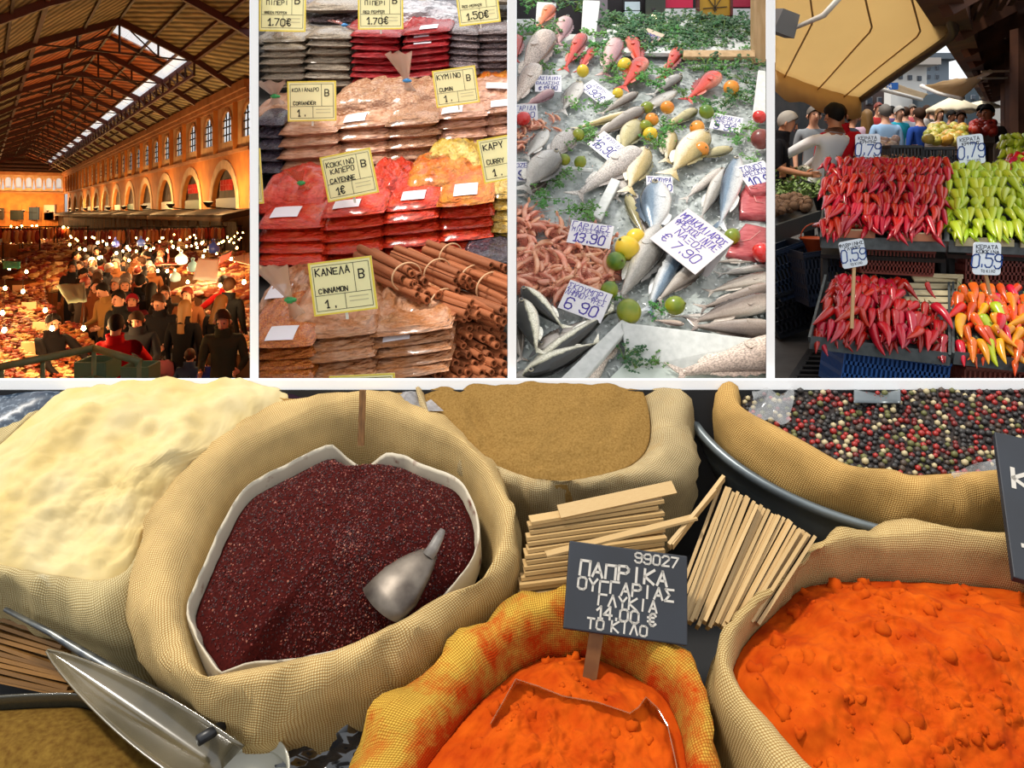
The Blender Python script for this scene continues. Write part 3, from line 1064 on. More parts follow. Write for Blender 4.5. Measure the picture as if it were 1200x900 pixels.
# ---- 3. tan ground spice sack
def tan():
  loop = [(500, 440, .0), (497, 462, -.006), (505, 490, -.015), (530, 520, -.012), (580, 550, -.01), (640, 568, -.008), (690, 564, -.008), (738, 546, -.01), (760, 520, -.012), (760, 480, -.008), (748, 450, .0), (720, 425, .0), (630, 415, .0), (550, 420, .0)]
  outer = [(478, 430), (484, 470), (496, 515), (540, 565), (610, 598), (660, 602), (720, 597), (780, 592), (813, 560), (817, 510), (812, 470), (800, 440), (760, 405), (640, 395), (530, 400)]
  t = sack_thing('spice_sack', 'open burlap sack of sandy brown ground spice behind the wooden sticks', (640, 500))
  me, ring = heap('ground_spice', loop, (630, 495), 0, 0.012, powder('tan_spice', '#b08a4e', '#8d6a34', scale=320, bump=0.0022, bscale=520), n=120, m=60, amp=0.006, fs=18, seed=21, power=2.2, peak_px=(640, 500),
          extra=lambda u, v, tt: -0.02 * math.exp(-((u - bot(560, 470, 0).x + 0.4 * (v - 1.42)) / .012) ** 2) * (1 - tt))
  part('spice_heap', me, t)
  inner = [(p[0], p[1], (p[2] if len(p) > 2 else 0) - 0.005) for p in loop]
  rings, *_ = sack_body(inner, outer, (635, 500), 0, 0.002, -0.06, seed=13.0, wr=0.009, cr=0.45, base=-0.22)
  part('burlap_sack', sheet('burlap_sack', rings, JUTE_TAN), t)


tan()


# ---- 4. peppercorns in a sack set in a metal basin
def pepper():
  c0 = (1075, 470)
  bt = thing('metal_basin', 'wide grey metal basin holding the peppercorn sack', 'basin', bot(1075, 480, -0.2))
  cb = uvw(bot(1078, 468, -0.05))
  rx = abs(bot(806, 468, -0.05).x - bot(1078, 468, -0.05).x)
  vy = cb.y - uvw(bot(1078, 636, -0.05)).y
  steel = mat('basin_steel', '#8c979c', 0.35, 0.35, c2='#6c767c', scale=6)
  prof = [(0.80, -0.20), (0.92, -0.17), (0.985, -0.09), (0.992, -0.056), (1.0, -0.050), (1.02, -0.048), (1.032, -0.054), (1.028, -0.064), (1.008, -0.066), (0.998, -0.10), (0.94, -0.178), (0.82, -0.21)]
  rings = [[xyz(cb.x + rx * r * math.cos(a), cb.y + vy * r * math.sin(a), w) for a in [2 * math.pi * k / 96 for k in range(96)]] for r, w in prof]
  mb = MB(); mb.loft(rings, True, True)
  part('basin_bowl', mb.mesh('basin', steel), bt)
  loop = [(866, 430, .0), (868, 462, -.008), (872, 488, -.012), (915, 508, -.008), (950, 526, -.006), (985, 546, -.004), (1010, 553, -.004), (1045, 554, -.004), (1065, 561, -.004), (1110, 558, -.006), (1170, 554, -.008), (1220, 545, -.012), (1290, 510, -.01), (1310, 460, -.0), (1280, 420, -.0), (1080, 400, -.0), (930, 405, -.0)]
  outer = [(822, 440), (828, 480), (850, 522), (900, 560), (960, 588), (1020, 605), (1090, 618), (1150, 616), (1210, 604), (1290, 575), (1345, 520), (1350, 460), (1310, 400), (1080, 380), (880, 395)]
  t = sack_thing('spice_sack', 'burlap sack of mixed coloured peppercorns standing in a metal basin', (1075, 480), -0.19)
  inner = [(p[0], p[1], p[2] - 0.004) for p in loop]
  rings, *_ = sack_body(inner, outer, (1075, 485), 0, 0.012, -0.05, seed=31.0, wr=0.007, cr=0.4, base=-0.19, drop=0.8, puff=0.97)
  part('burlap_sack', sheet('burlap_sack', rings, JUTE_GOLD), t)
  me, ring = heap('peppercorn_bed', loop, (1075, 485), 0, -0.004, mat('pepper_bed', '#2e2422', 0.9), n=100, m=40, amp=0.004, fs=14, seed=41, power=2.2, extra=lambda u, v, tt: -0.012 * (tt > 0.98))
  part('peppercorn_bed', me, t)
  vs = [v.co.copy() for v in me.vertices]; nn = 100
  rng = random.Random(8)
  pts = []
  mb = MB()
  loc = Vector(t.location)
  grid = {}
  tries = 0
  while len(pts) < 3400 and tries < 90000:
    tries += 1
    j = int(math.sqrt(rng.random()) * 39); k = rng.randrange(nn)
    a, b_, c_ = vs[j * nn + k], vs[(j + 1) * nn + k], vs[j * nn + (k + 1) % nn]
    p = a + (b_ - a) * rng.random() + (c_ - a) * rng.random()
    if p.y + loc.y > YB - 0.006 or p.x + loc.x > 1.2: continue
    r = rng.uniform(0.0042, 0.0062)
    key = (int(p.x / .01), int(p.y / .01))
    ok = True
    for dx in (-1, 0, 1):
      for dy in (-1, 0, 1):
        for q, rq in grid.get((key[0] + dx, key[1] + dy), ()):
          if (q - p).length < (r + rq) * 0.86: ok = False
    if not ok: continue
    grid.setdefault(key, []).append((p, r)); pts.append(p)
    mb.ico(p + VN * r * rng.uniform(0.0, 0.9), r, 2 if False else 1, rng.choices((0, 1, 2, 3, 4, 5), (30, 16, 14, 12, 12, 10))[0])
  pm = [mat('pc_black', '#34302f', 0.5, bump=0.001, bscale=300), mat('pc_red', '#b52a22', 0.4), mat('pc_darkred', '#83231f', 0.4), mat('pc_green', '#75743f', 0.55), mat('pc_cream', '#d8c698', 0.5), mat('pc_brown', '#57463a', 0.5)]
  me = mb.mesh('peppercorns', pm)
  o = obj('peppercorns', me, t); tag(o, kind='stuff')
  # clear bag edge inside the mouth
  film = mat('clear_film', '#eef2f6', 0.12, alpha=0.32, coat=1.0, bump=0.006, bscale=25)
  mb = MB()
  rows = []
  for j in range(7):
    rows.append([bot(880 + k * 6 + 3 * math.sin(j), 455 + j * 6.5 + 4 * math.sin(k * 1.3 + j), 0.012 + 0.012 * math.sin(k * .9) * math.cos(j * .8) - 0.0008 * j - (0.02 if j == 0 else 0)) for k in range(9)])
  mb.loft(rows, False)
  part('plastic_liner', mb.mesh('plastic_liner', film), t)
  mb = MB()
  rows = []
  for j in range(5):
    rows.append([bot(1115 + k * 10, 553 - k * 3.2 + j * 7 + 1.5 * math.sin(k * 1.7), 0.012 - 0.004 * j + 0.003 * math.sin(k + j)) for k in range(9)])
  mb.loft(rows, False)
  part('plastic_liner', mb.mesh('plastic_liner', film), t)
  s = thing('metal_scoop', 'small steel scoop lying in the peppercorns', 'scoop', bot(1028, 462, 0))
  n = 12
  rings = []
  for j in range(6):
    yy = 472 - j * 4.2
    rings.append([bot(1001 + 54 * k / n, yy, 0.004 + 0.018 * (1 - math.sin(math.pi * k / n)) - 0.003 * j - (0.012 if j > 3 else 0)) for k in range(n + 1)])
  mb = MB(); mb.loft(rings, False)
  o = part('blade', mb.mesh('scoop_blade', mat('basin_steel', '#4f5d6c')), s)
  o.modifiers.new('thick', 'SOLIDIFY').thickness = 0.0015


pepper()


# ---- 5. and 6. paprika sacks
def clods(seed, a=0.012):
  def fn(u, v):
    p = Vector((u, v, 0))
    d = noise.voronoi(p * 30 + Vector((seed, seed, 0)))[0]
    m = max(0.0, nz(p, 11, seed) + 0.15)
    d2 = noise.voronoi(p * 70 + Vector((seed, 2, 0)))[0]
    d3 = noise.voronoi(p * 15 + Vector((seed, 5, 0)))[0]
    return a * 2.6 * m * max(0, 0.5 - d[0]) + a * 0.9 * max(0, .45 - d2[0]) * (0.4 + m) + a * 1.6 * max(0, .42 - d3[0]) * (nz(p, 6, seed + 2) > 0)
  return fn


def clod_bits(t, me, nn, m, mt, count, seed, rmax):
  rng = random.Random(seed); vs = [v.co.copy() for v in me.vertices]; mb = MB()
  for i in range(count):
    j = int(m * math.sqrt(rng.uniform(.02, .9))); k = rng.randrange(nn)
    p = vs[j * nn + k]; r = rmax * rng.random() ** 2.5 + .0016; p = p - VN * r * .35
    V, Fc = ICO[2]
    mb.add([p + Vector(v) * r * (1 + .9 * nz(v, 1.3, i)) for v in V], Fc)
  o = obj('paprika_clods', mb.mesh('paprika_clods', mt), t); o['kind'] = 'stuff'


def paprika():
  pm = powder('paprika', '#e86410', '#c03e05', scale=26, bump=0.002, bscale=260)
  loop = [(858, 792, -.01), (872, 758, -.03), (905, 722, -.045), (942, 690, -.05), (985, 683, -.05), (1040, 682, -.05), (1110, 684, -.05), (1190, 694, -.05), (1270, 720, -.04), (1310, 800, -.02), (1290, 900, -.01), (1200, 985, 0), (1060, 985, 0), (985, 930, 0), (940, 893, 0), (895, 845, 0), (868, 818, -.003)]
  outer = [(826, 800), (838, 768), (880, 735), (930, 700), (948, 668), (985, 650), (1040, 640), (1120, 640), (1200, 652), (1300, 672), (1370, 740), (1390, 830), (1350, 940), (1200, 1060), (1000, 1060), (905, 985), (860, 905), (835, 845)]
  t = sack_thing('spice_sack', 'open burlap sack of bright orange paprika beside the upright wooden sticks', (1070, 820))
  c = (1075, 815)
  me, ring = heap('paprika', loop, c, 0, 0.035, pm, n=260, m=130, amp=0.012, fs=24, seed=51, power=2.0, peak_px=(1090, 800), lumps=clods(4.0, 0.02))
  part('paprika_heap', me, t); clod_bits(t, me, 260, 130, pm, 170, 3, .011)
  inner = [(p[0], p[1], (p[2] if len(p) > 2 else 0) - 0.003) for p in loop]
  rings, *_ = sack_body(inner, outer, c, 0, 0.022, -0.05, seed=53.0, wr=0.008, cr=0.4, base=-0.22)
  part('burlap_sack', sheet('burlap_sack', rings, JUTE_PAP2), t)

  loop = [(470, 960, -.0), (497, 905, -.01), (530, 862, -.02), (575, 812, -.03), (610, 785, -.04), (650, 770, -.045), (695, 772, -.045), (740, 792, -.04), (775, 815, -.03), (795, 850, -.02), (805, 900, -.005), (810, 960, 0), (760, 1040, 0), (640, 1060, 0), (520, 1030, 0)]
  outer = [(395, 960), (415, 893), (450, 842), (505, 795), (560, 748), (612, 723), (660, 715), (715, 735), (765, 760), (803, 797), (826, 845), (835, 905), (845, 980), (790, 1090), (640, 1110), (480, 1080)]
  t = sack_thing('spice_sack', 'burlap sack stained orange by sweet paprika below the black price board', (650, 880))
  c = (650, 900)
  me, ring = heap('paprika', loop, c, 0, 0.006, pm, n=200, m=100, amp=0.011, fs=26, seed=61, power=2.2, peak_px=(650, 880), lumps=clods(9.0, 0.014))
  part('paprika_heap', me, t); clod_bits(t, me, 200, 100, pm, 90, 5, .007)
  inner = [(p[0], p[1], (p[2] if len(p) > 2 else 0) - 0.003) for p in loop]
  rings, *_ = sack_body(inner, outer, c, 0, 0.016, -0.06, seed=63.0, wr=0.009, cr=0.42, base=-0.22)
  part('burlap_sack', sheet('burlap_sack', rings, JUTE_PAP), t)
  film = mat('brown_film', '#a8642c', 0.15, alpha=0.55, coat=1.0)
  mb = MB()
  top = [(574, 848), (590, 820), (604, 795), (630, 803), (660, 815), (700, 822), (738, 835), (748, 828), (757, 816), (772, 830), (783, 850), (792, 890), (798, 920)]
  tp = [bot(a, b, 0.008) for a, b in top]
  bt = [bot(a + 2, b + 5, -0.02) for a, b in top]
  mb.loft([tp, [p.lerp(q, 0.35) + VN * 0.001 for p, q in zip(tp, bt)], bt], False)
  o = part('plastic_liner', mb.mesh('plastic_liner', film, False), t)
  o.modifiers.new('thick', 'SOLIDIFY').thickness = 0.0012


paprika()


# ---- price boards
def chalk_board(label, quad_px, hs, lines, stick):
  q = [bot(x, y, h) for (x, y), h in zip(quad_px, hs)]
  M, w, h = quad_frame(q)
  t = thing('price_board', label, 'price sign', mtx=M)
  mb = MB()
  mb.box((0, 0, -0.006), (w, h, 0.012))
  me = mb.mesh('board', mat('slate_blue', '#1c212b', 0.6, c2='#232a36', scale=10), False)
  o = obj('board', me, t)
  bv = o.modifiers.new('bevel', 'BEVEL'); bv.width = 0.0015; bv.segments = 2
  rng = random.Random(5)
  for (tx, x, y, hh, al) in lines:
    mb = MB()
    lettering(mb, tx, x * w, y * h, hh * h, hh * h * 0.2, rng, al, 0.05, wid=0.78, gap=0.28, jit=.03, z=0.0008)
    obj('lettering', mb.mesh('lettering', mat('chalk', '#dcd6cc', 0.9), False), t)
  if stick:
    a, b = [M.inverted() @ bot(*p) for p in stick]
    mb = MB(); mb.bar(a, b, 0.017, 0.006, (0, 0, 1))
    obj('stake', mb.mesh('stake', mat('stake_wood', '#a5703c', 0.6, c2='#7d4d22', scale=25), False), t)
  return t


chalk_board('black chalk price board on a stake reading sweet Hungarian paprika 14.00', [(675, 634), (815, 655), (796, 753), (652, 736)], [0.075, 0.07, 0.02, 0.03],
      [('99027', 0.44, 0.345, 0.11, 'r'), ('ΠΑΠΡΙΚΑ', -0.02, 0.12, 0.155, 'c'), ('ΟΥΓΓΑΡΙΑΣ', 0.0, -0.045, 0.13, 'c'), ('ΓΛΥΚΙΑ', 0.02, -0.19, 0.12, 'c'), ('14.00 €', 0.02, -0.335, 0.125, 'c'), ('ΤΟ ΚΙΛΟ', -0.06, -0.46, 0.11, 'c')],
      ((700, 735, 0.02), (690, 800, -0.03)))
chalk_board('black chalk price board tilted at the edge of the orange paprika sack', [(1206, 522), (1398, 566), (1336, 708), (1142, 654)], [0.08, 0.08, 0.035, 0.035],
      [('ΚΑΥΤΕΡΗ', -0.42, 0.10, 0.13, 'l'), ('15.00 €', -0.28, -0.20, 0.13, 'l'), ('ΤΟ ΚΙΛΟ', -0.42, -0.42, 0.13, 'l')], ((1215, 660, 0.03), (1225, 720, -0.03)))


# ---- wooden sticks
def sticks():
  wood = mat('pale_wood', '#e6c48a', 0.55, c2='#cfa566', scale=14, stretch=(1, 12, 12), rnd=0.13, bump=0.0004, bscale=60)
  dark = mat('dark_end', '#6b4826', 0.7, rnd=0.2)
  rng = random.Random(17)
  mb = MB(); mb.box((0, 0, 0), (1, 1, 1))
  me = mb.mesh('stick', wood, False)
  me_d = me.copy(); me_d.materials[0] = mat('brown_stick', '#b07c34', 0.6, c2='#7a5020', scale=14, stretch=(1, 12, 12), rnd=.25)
  def stick(a, b, w, th, up, label, group):
    a, b = Vector(a), Vector(b)
    d = b - a; L = d.length; d.normalize()
    s = Vector(up).cross(d).normalized(); u = d.cross(s)
    M = Matrix((d * L, s * w, u * th)).transposed().to_4x4(); M.translation = (a + b) / 2
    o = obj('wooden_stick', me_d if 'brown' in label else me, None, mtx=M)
    tag(o, label, 'stick', group)
  # stacked bundle lying crosswise
  n = 17
  for i in range(n):
    s = i / (n - 1)
    y0 = 609 + 107 * s; y1 = 585 + 112 * s
    x0 = 621 - 16 * s + rng.uniform(-2, 2); x1 = 773 + rng.uniform(-4, 4) + 6 * s
    h = 0.025 - 0.075 * s
    stick(bot(x0, y0 + rng.uniform(-1, 1), h), bot(x1, y1 + rng.uniform(-1.5, 1.5), h), 0.016 + rng.uniform(-.004, .008), 0.0046, VN + Vector((rng.uniform(-.1, .1), -0.9, 0)) * 0 + Vector((rng.uniform(-.1, .1), .45, .89)), 'flat pale wooden stick lying in the crosswise stack behind the black price board', 'crosswise stacked wooden sticks')
  stick(bot(655, 600, .034), bot(790, 571, .036), 0.02, 0.003, VN + Vector((0, -0.2, 0)), 'thin wooden stick lying loose on top of the crosswise stack', None)
  stick(bot(640, 650, .034), bot(815, 606, .045), 0.016, 0.003, VN + Vector((0, 0.5, 0)), 'long thin wooden stick slanting across the face of the crosswise stack', None)
  # upright leaning bundle
  n = 25
  for i in range(n):
    s = i / (n - 1)
    xt = 845 + 108 * s; yt = 570 + 62 * s ** 1.1 + rng.uniform(-3, 3)
    xb = 788 + 100 * s; yb = 738 + 6 * math.sin(s * 5) + rng.uniform(-5, 5) - 16 * (1 - s)
    dh = rng.uniform(-.007, .007)
    stick(bot(xb, yb, -0.012 + dh), bot(xt + rng.uniform(-1.5, 1.5), yt, 0.045 + dh), 0.0044, 0.018, VN + Vector((rng.uniform(-.15, .15), -0.5, 0)), 'flat pale wooden stick standing on edge in the leaning bundle beside the paprika', 'leaning bundle of wooden sticks')
  for (a, b, l) in (((787, 640), (848, 560), 'dark edged wooden stick leaning apart at the left of the bundle'), ((784, 640), (838, 575), 'short wooden stick leaning apart before the upright bundle')):
    stick(bot(a[0], a[1], 0.03), bot(b[0], b[1], 0.055), 0.005, 0.012, VN, l, None)
  # dark stacked sticks at the left, under the flour sack
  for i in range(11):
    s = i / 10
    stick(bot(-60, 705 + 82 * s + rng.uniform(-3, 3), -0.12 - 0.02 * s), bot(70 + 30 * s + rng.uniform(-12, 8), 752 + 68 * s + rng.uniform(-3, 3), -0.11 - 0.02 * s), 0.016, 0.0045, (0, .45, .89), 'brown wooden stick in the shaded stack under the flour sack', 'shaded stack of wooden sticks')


sticks()


# ---- scoop blades, glass and other things at the lower left; dark goods at the back
def corner_things():
  glass = mat('scoop_plastic', '#8a7c5e', 0.22, c2='#5f563e', scale=9, coat=1.0, alpha=0.9)
  t = thing('long_scoop', 'long pointed translucent scoop lying below the burlap sacks', 'scoop', bot(150, 830, -0.1))
  n = 12; rings = []
  for j in range(17):
    s = j / 16
    cx = 55 + 205 * s; cy = 762 + 140 * s
    wd = 4 + 46 * math.sin(min(1, s * 1.25) * math.pi / 2) ** 0.8
    r = []
    for k in range(n + 1):
      q = k / n - 0.5
      r.append(bot(cx + q * wd * 1.1, cy - q * wd * 1.15, -0.03 - 0.025 * math.cos(q * math.pi) * (0.2 + s)))
    rings.append(r)
  mb = MB(); mb.loft(rings, False)
  o = part('blade', mb.mesh('blade', glass), t)
  o.modifiers.new('thick', 'SOLIDIFY').thickness = 0.002
  mb = MB(); mb.tube([bot(232, 868, -0.03), bot(262, 850, -0.04)], [0.006, 0.006], 10)
  part('ferrule', mb.mesh('ferrule', mat('black_plastic', '#14151a', 0.4)), t)
  t = thing('metal_rod', 'thin grey metal rod running under the burlap sacks', 'rod', bot(100, 765, -0.1))
  mb = MB(); mb.tube([bot(6, 714, -0.045), bot(60, 742, -0.05), bot(130, 785, -0.055), bot(215, 832, -0.06)], [0.003, 0.004, 0.0065, 0.007], 10)
  part('rod_shaft', mb.mesh('rod', mat('grey_steel', '#70757a', 0.35, 0.8, c2='#a3a39a', scale=60)), t)
  t = thing('spice_tray', 'shallow glass tray of brown ground spice below the stacked sticks', 'tray', bot(80, 870, -0.12))
  rim = [(-120, 830), (-40, 818), (50, 812), (105, 815), (160, 842), (205, 880), (235, 930), (200, 1010), (60, 1040), (-90, 1000), (-150, 910)]
  c = uvw(bot(60, 910, -0.06))
  rg = ring_from(rim, -0.06, (c.x, c.y), 80)
  def rr(s, dw): return [xyz(c.x + (q.x - c.x) * s, c.y + (q.y - c.y) * s, q.z + dw) for q in rg]
  part('glass_wall', sheet('glass_wall', [rr(0.95, -0.08), rr(1.0, -0.02), rr(1.0, 0.0), rr(0.985, 0.0), rr(0.975, -0.012), rr(0.94, -0.05)], mat('dark_glass', '#55503f', 0.1, coat=1.0, alpha=0.85)), t)
  me, _ = heap('spice', None, (60, 910), -0.06, -0.045, powder('brown_spice', '#8a6a2c', '#6a4a1c', scale=150, bump=0.002), n=80, m=30, amp=0.004, fs=30, seed=77, peak_px=(60, 890),
        rg=[Vector((c.x + (q.x - c.x) * 0.93, c.y + (q.y - c.y) * 0.93, q.z - 0.02)) for q in rg])
  part('ground_spice', me, t)
  t = thing('white_cup', 'pale translucent cup of spice between the long scoop and the sacks', 'cup', bot(290, 900, -0.13))
  c = uvw(bot(285, 905, -0.06)); pr = [(0.8, -0.06), (0.96, -0.01), (1, 0), (0.96, 0.0), (0.9, -0.03)]
  rings = [[xyz(c.x + 0.052 * r * math.cos(2 * math.pi * k / 40), c.y + 0.042 * r * math.sin(2 * math.pi * k / 40), -0.06 + w) for k in range(40)] for r, w in pr]
  mb = MB(); mb.loft(rings, True, True)
  part('cup_wall', mb.mesh('cup', mat('milky_plastic', '#c9c6b4', 0.3, coat=.5)), t)
  t = thing('plastic_sheet', 'crumpled dark plastic sheet between the sumac and paprika sacks', 'plastic sheet', bot(400, 900, -0.15))
  mb = MB(); rows = []
  for j in range(8):
    rows.append([bot(310 + k * 14 + j * 3, 862 + j * 9 - k * 2, -0.10 + 0.018 * math.sin(k * 1.1 + j) * math.cos(j * .9)) for k in range(10)])
  mb.loft(rows, False)
  part('crumpled_film', mb.mesh('film', mat('dark_film', '#2c3038', 0.15, coat=1.0, c2='#14161c', scale=30)), t)
  # behind: dark blue bag, dark spice, grey plastic
  t = thing('plastic_bag', 'dark blue speckled plastic bag behind the flour heap', 'plastic bag', bot(20, 480, -0.1))
  mb = MB(); rows = []
  for j in range(10):
    rows.append([bot(-60 + k * 13, 452 + j * 9, 0.0 - 0.006 * j * 0.2 + 0.008 * math.sin(k * .8 + j) - (0.02 if j == 0 else 0)) for k in range(14)])
  mb.loft(rows, False)
  part('bag_film', mb.mesh('bag', mat('blue_bag', '#2f4258', 0.3, c2='#8796a6', scale=130, lo=0.52, hi=0.66, coat=.4)), t)
  t = sack_thing('spice_sack', 'small burlap sack of dark purple spice behind the sumac sack', (385, 462))
  loop = [(310, 440, .0), (322, 458, -.004), (345, 472, -.012), (380, 474, -.008), (430, 474, -.008), (470, 470, -.01), (490, 445, 0), (470, 415, 0), (390, 405, 0), (330, 415, 0)]
  me, _ = heap('dark_spice', loop, (400, 450), 0, -0.004, powder('dark_purple_spice', '#3a2433', '#241624', scale=300), n=70, m=24, amp=0.004, fs=30, seed=81)
  part('spice_heap', me, t)
  outer = [(296, 430), (304, 468), (312, 490), (345, 492), (390, 484), (440, 482), (480, 482), (500, 450), (490, 400), (390, 385), (310, 395)]
  inner = [(a, b, c_ - 0.004) for a, b, c_ in loop]
  rings, *_ = sack_body(inner, outer, (395, 450), 0, -0.004, -0.05, n=80, seed=83, wr=0.006, cr=0.5, base=-0.2)
  part('burlap_sack', sheet('burlap_sack', rings, JUTE_GOLD), t)
  t = thing('metal_scoop', 'grey steel scoop lying in the dark purple spice', 'scoop', bot(400, 470, 0))
  n = 10; rings = []
  for j in range(6):
    yy = 473 - j * 4
    rings.append([bot(384 + 38 * k / n - 2 * j * (0.5 - k / n), yy, 0.0 + 0.012 * math.sin(math.pi * k / n) - 0.0045 * j) for k in range(n + 1)])
  mb = MB(); mb.loft(rings, False)
  o = part('blade', mb.mesh('blade', mat('scoop_grey', '#6e6a68', 0.4, 0.6)), t); o.modifiers.new('thick', 'SOLIDIFY').thickness = 0.0015
  t = thing('plastic_bag', 'clear grey plastic bag between the purple and sandy spice sacks', 'plastic bag', bot(465, 480, -0.02))
  mb = MB(); rows = []
  for j in range(9):
    rows.append([bot(444 + k * 6 + j * 3.5 * (k / 8), 456 + j * 3.2, 0.0 + 0.008 * math.sin(k * 1.2 + j * .7) - (0.02 if j == 0 else 0) - 0.001 * abs(k - 4)) for k in range(9)])
  mb.loft(rows, False)
  part('bag_film', mb.mesh('bag', mat('grey_film', '#8f8b8b', 0.15, alpha=0.8, coat=1.0, c2='#c7c5c8', scale=30)), t)


corner_things()
ALB = 1.0
# ================================================================ spice packet stall (second bay)
def pillow(seed, wr=0.06, nx=16, ny=12, pinch=0.35):
  """unit sachet: x,y in -.5...5, z in -.5...5; sealed, crimped ends"""
  mb = MB()
  top = []; botm = []
  for j in range(ny + 1):
    v = j / ny * 2 - 1
    rt = []; rb = []
    for i in range(nx + 1):
      u = i / nx * 2 - 1
      t = max(0.0, 1 - abs(u) ** 3.2) ** 0.55 * max(0.0, 1 - abs(v) ** 3.5) ** 0.5
      w = nz((u * 2.2, v * 2.2, seed), 1.3, seed) * wr + nz((u * 6, v * 5, seed * 2), 1.2, seed + 5) * wr * 0.6
      sx = 1 - pinch * 0.12 * (1 - t); 
      x = u * 0.5 * (1 - 0.05 * abs(v) ** 2) + 0.012 * nz((v * 3, seed, 0), 1.5, seed)
      y = v * 0.5 * (1 - 0.06 * abs(u) ** 2) + 0.012 * nz((u * 3, seed, 7), 1.5, seed)
      rt.append(Vector((x, y, 0.5 * t * (1 + w * 2))))
      rb.append(Vector((x, y, -0.5 * t * (1 + w))))
    top.append(rt); botm.append(rb)
  mb.loft(top, False)
  mb.loft([list(reversed(r)) for r in botm], False)
  return mb


def film_mat(name, c, c2, scale=5, sp=0.35, rough=0.45, lo=0.4, hi=0.62, fine=None, bump=0.05):
  """spice seen through glossy wrinkled film; the sachets are unit meshes, so scales are per sachet"""
  if name in MATS: return MATS[name]
  m = mat(name, c, rough, c2=c2, scale=scale, detail=6, coat=0.8, coat_r=0.16, rnd=0.10, bump=bump, bscale=4.0, lo=lo, hi=hi)
  m.node_tree.nodes['Principled BSDF'].inputs['Specular IOR Level'].default_value = sp
  return m


SP = {
'grey': film_mat('film_green_pepper', '#8a7a6a', '#b9a992', 40),
'crimson': film_mat('film_red_pepper', '#a3141c', '#c94a4c', 4, lo=.55, hi=.8),
'dark': film_mat('film_dark_pepper', '#4a3438', '#a8989a', 26),
'purple': film_mat('film_black_pepper', '#2c2230', '#58505e', 22),
'coriander': film_mat('film_coriander', '#bf8560', '#dca98a', 5),
'cori_speck': film_mat('film_coriander_whole', '#a9714c', '#d3a684', 45),
'tan': film_mat('film_cumin', '#bd8a6c', '#dba994', 5),
'chili': film_mat('film_cayenne', '#cf2c08', '#dc5628', 5, lo=.5, hi=.75),
'orange': film_mat('film_orange', '#d0600c', '#d98a2a', 5),
'yellow': film_mat('film_curry', '#c9a038', '#e0c878', 5),
'cinnamon': film_mat('film_cinnamon', '#bb7a4a', '#d8a684', 5, lo=.45, hi=.7),
'flakes': film_mat('film_chili_flakes', '#a8400f', '#d98a3a', 55),
}
PILLOWS = {}


def pillow_mesh(kind):
  if kind not in PILLOWS:
    PILLOWS[kind] = [pillow(3.1 * i + len(PILLOWS)).mesh('sachet_film', SP[kind]) for i in range(4)]
  return R.choice(PILLOWS[kind])


STICK_ME = None
WEDGE2 = wedge(303.5, 594.5)


def sachet_mtx(x, y, Y, w_px, h_px, depth, tilt, roll=0.0, yaw=0.0):
  """front lower edge centre at pixel (x,y), distance Y; film tilts up away from the customer"""
  w = w_px / F * Y; h = h_px / F * Y
  rot = Euler((tilt, 0, yaw)).to_matrix() @ Euler((0, roll, 0)).to_matrix()
  c = P(x, y, Y) + rot @ Vector((0, depth * 0.5, 0))
  M = rot.to_4x4() @ Matrix.Diagonal((w, depth, h, 1))
  M.translation = c
  return M


def sticker(parent, u, v, su, sv, c='#eceaf2'):
  """paper label following the film near the front edge (unit sachet space)"""
  mb = MB(); rows = []
  for j in range(5):
    b = v + sv * (j / 4 - 0.5)
    r = []
    for i in range(7):
      a = u + su * (i / 6 - 0.5)
      t = max(0.0, 1 - abs(a * 2) ** 3.2) ** 0.55 * max(0.0, 1 - abs(b * 2) ** 3.5) ** 0.5
      r.append(Vector((a, b, 0.5 * t + 0.07)))
    rows.append(r)
  mb.loft(rows, False)
  return obj('paper_label', mb.mesh('paper_label', mat('label_paper', c, 0.5)), parent)


NPK = 0


def sachet(kind, x, y, Y, w, h, depth, tilt, roll, label, group, st=None, yaw=0.0):
  o = obj('spice_packet', pillow_mesh(kind), None, mtx=sachet_mtx(x, y, Y, w, h, depth, tilt, roll, yaw))
  tag(o, label, 'spice packet', group)
  if st:
    sticker(o, *st)
  clip_tree(o, WEDGE2)
  return o


def stack(kind, x0, x1, ys, Y, depth, tilt, slope, label, group, hpx, stickers=(), toplabel=None):
  n = len(ys)
  rng = R
  for i, y in enumerate(ys):        # ys from top to bottom
    l = label; g = group
    if i == 0 and toplabel:
      l = toplabel; g = None
    st = None
    for s in stickers:
      if s[0] == i: st = s[1:]
    sachet(kind, (x0 + x1) / 2 + rng.uniform(-2, 2), y + rng.uniform(-.6, .6), Y + rng.uniform(-.012, .012) - 0.004 * (i), (x1 - x0) * rng.uniform(0.98, 1.06), hpx * rng.uniform(1.15, 1.3), depth * 0.72, tilt,
       math.atan(slope) + rng.uniform(-.02, .02), l, g, st, rng.uniform(-.03, .03))


T = math.radians(21)


def lin(a, b, n):
  return [a + (b - a) * i / (n - 1) for i in range(n)]


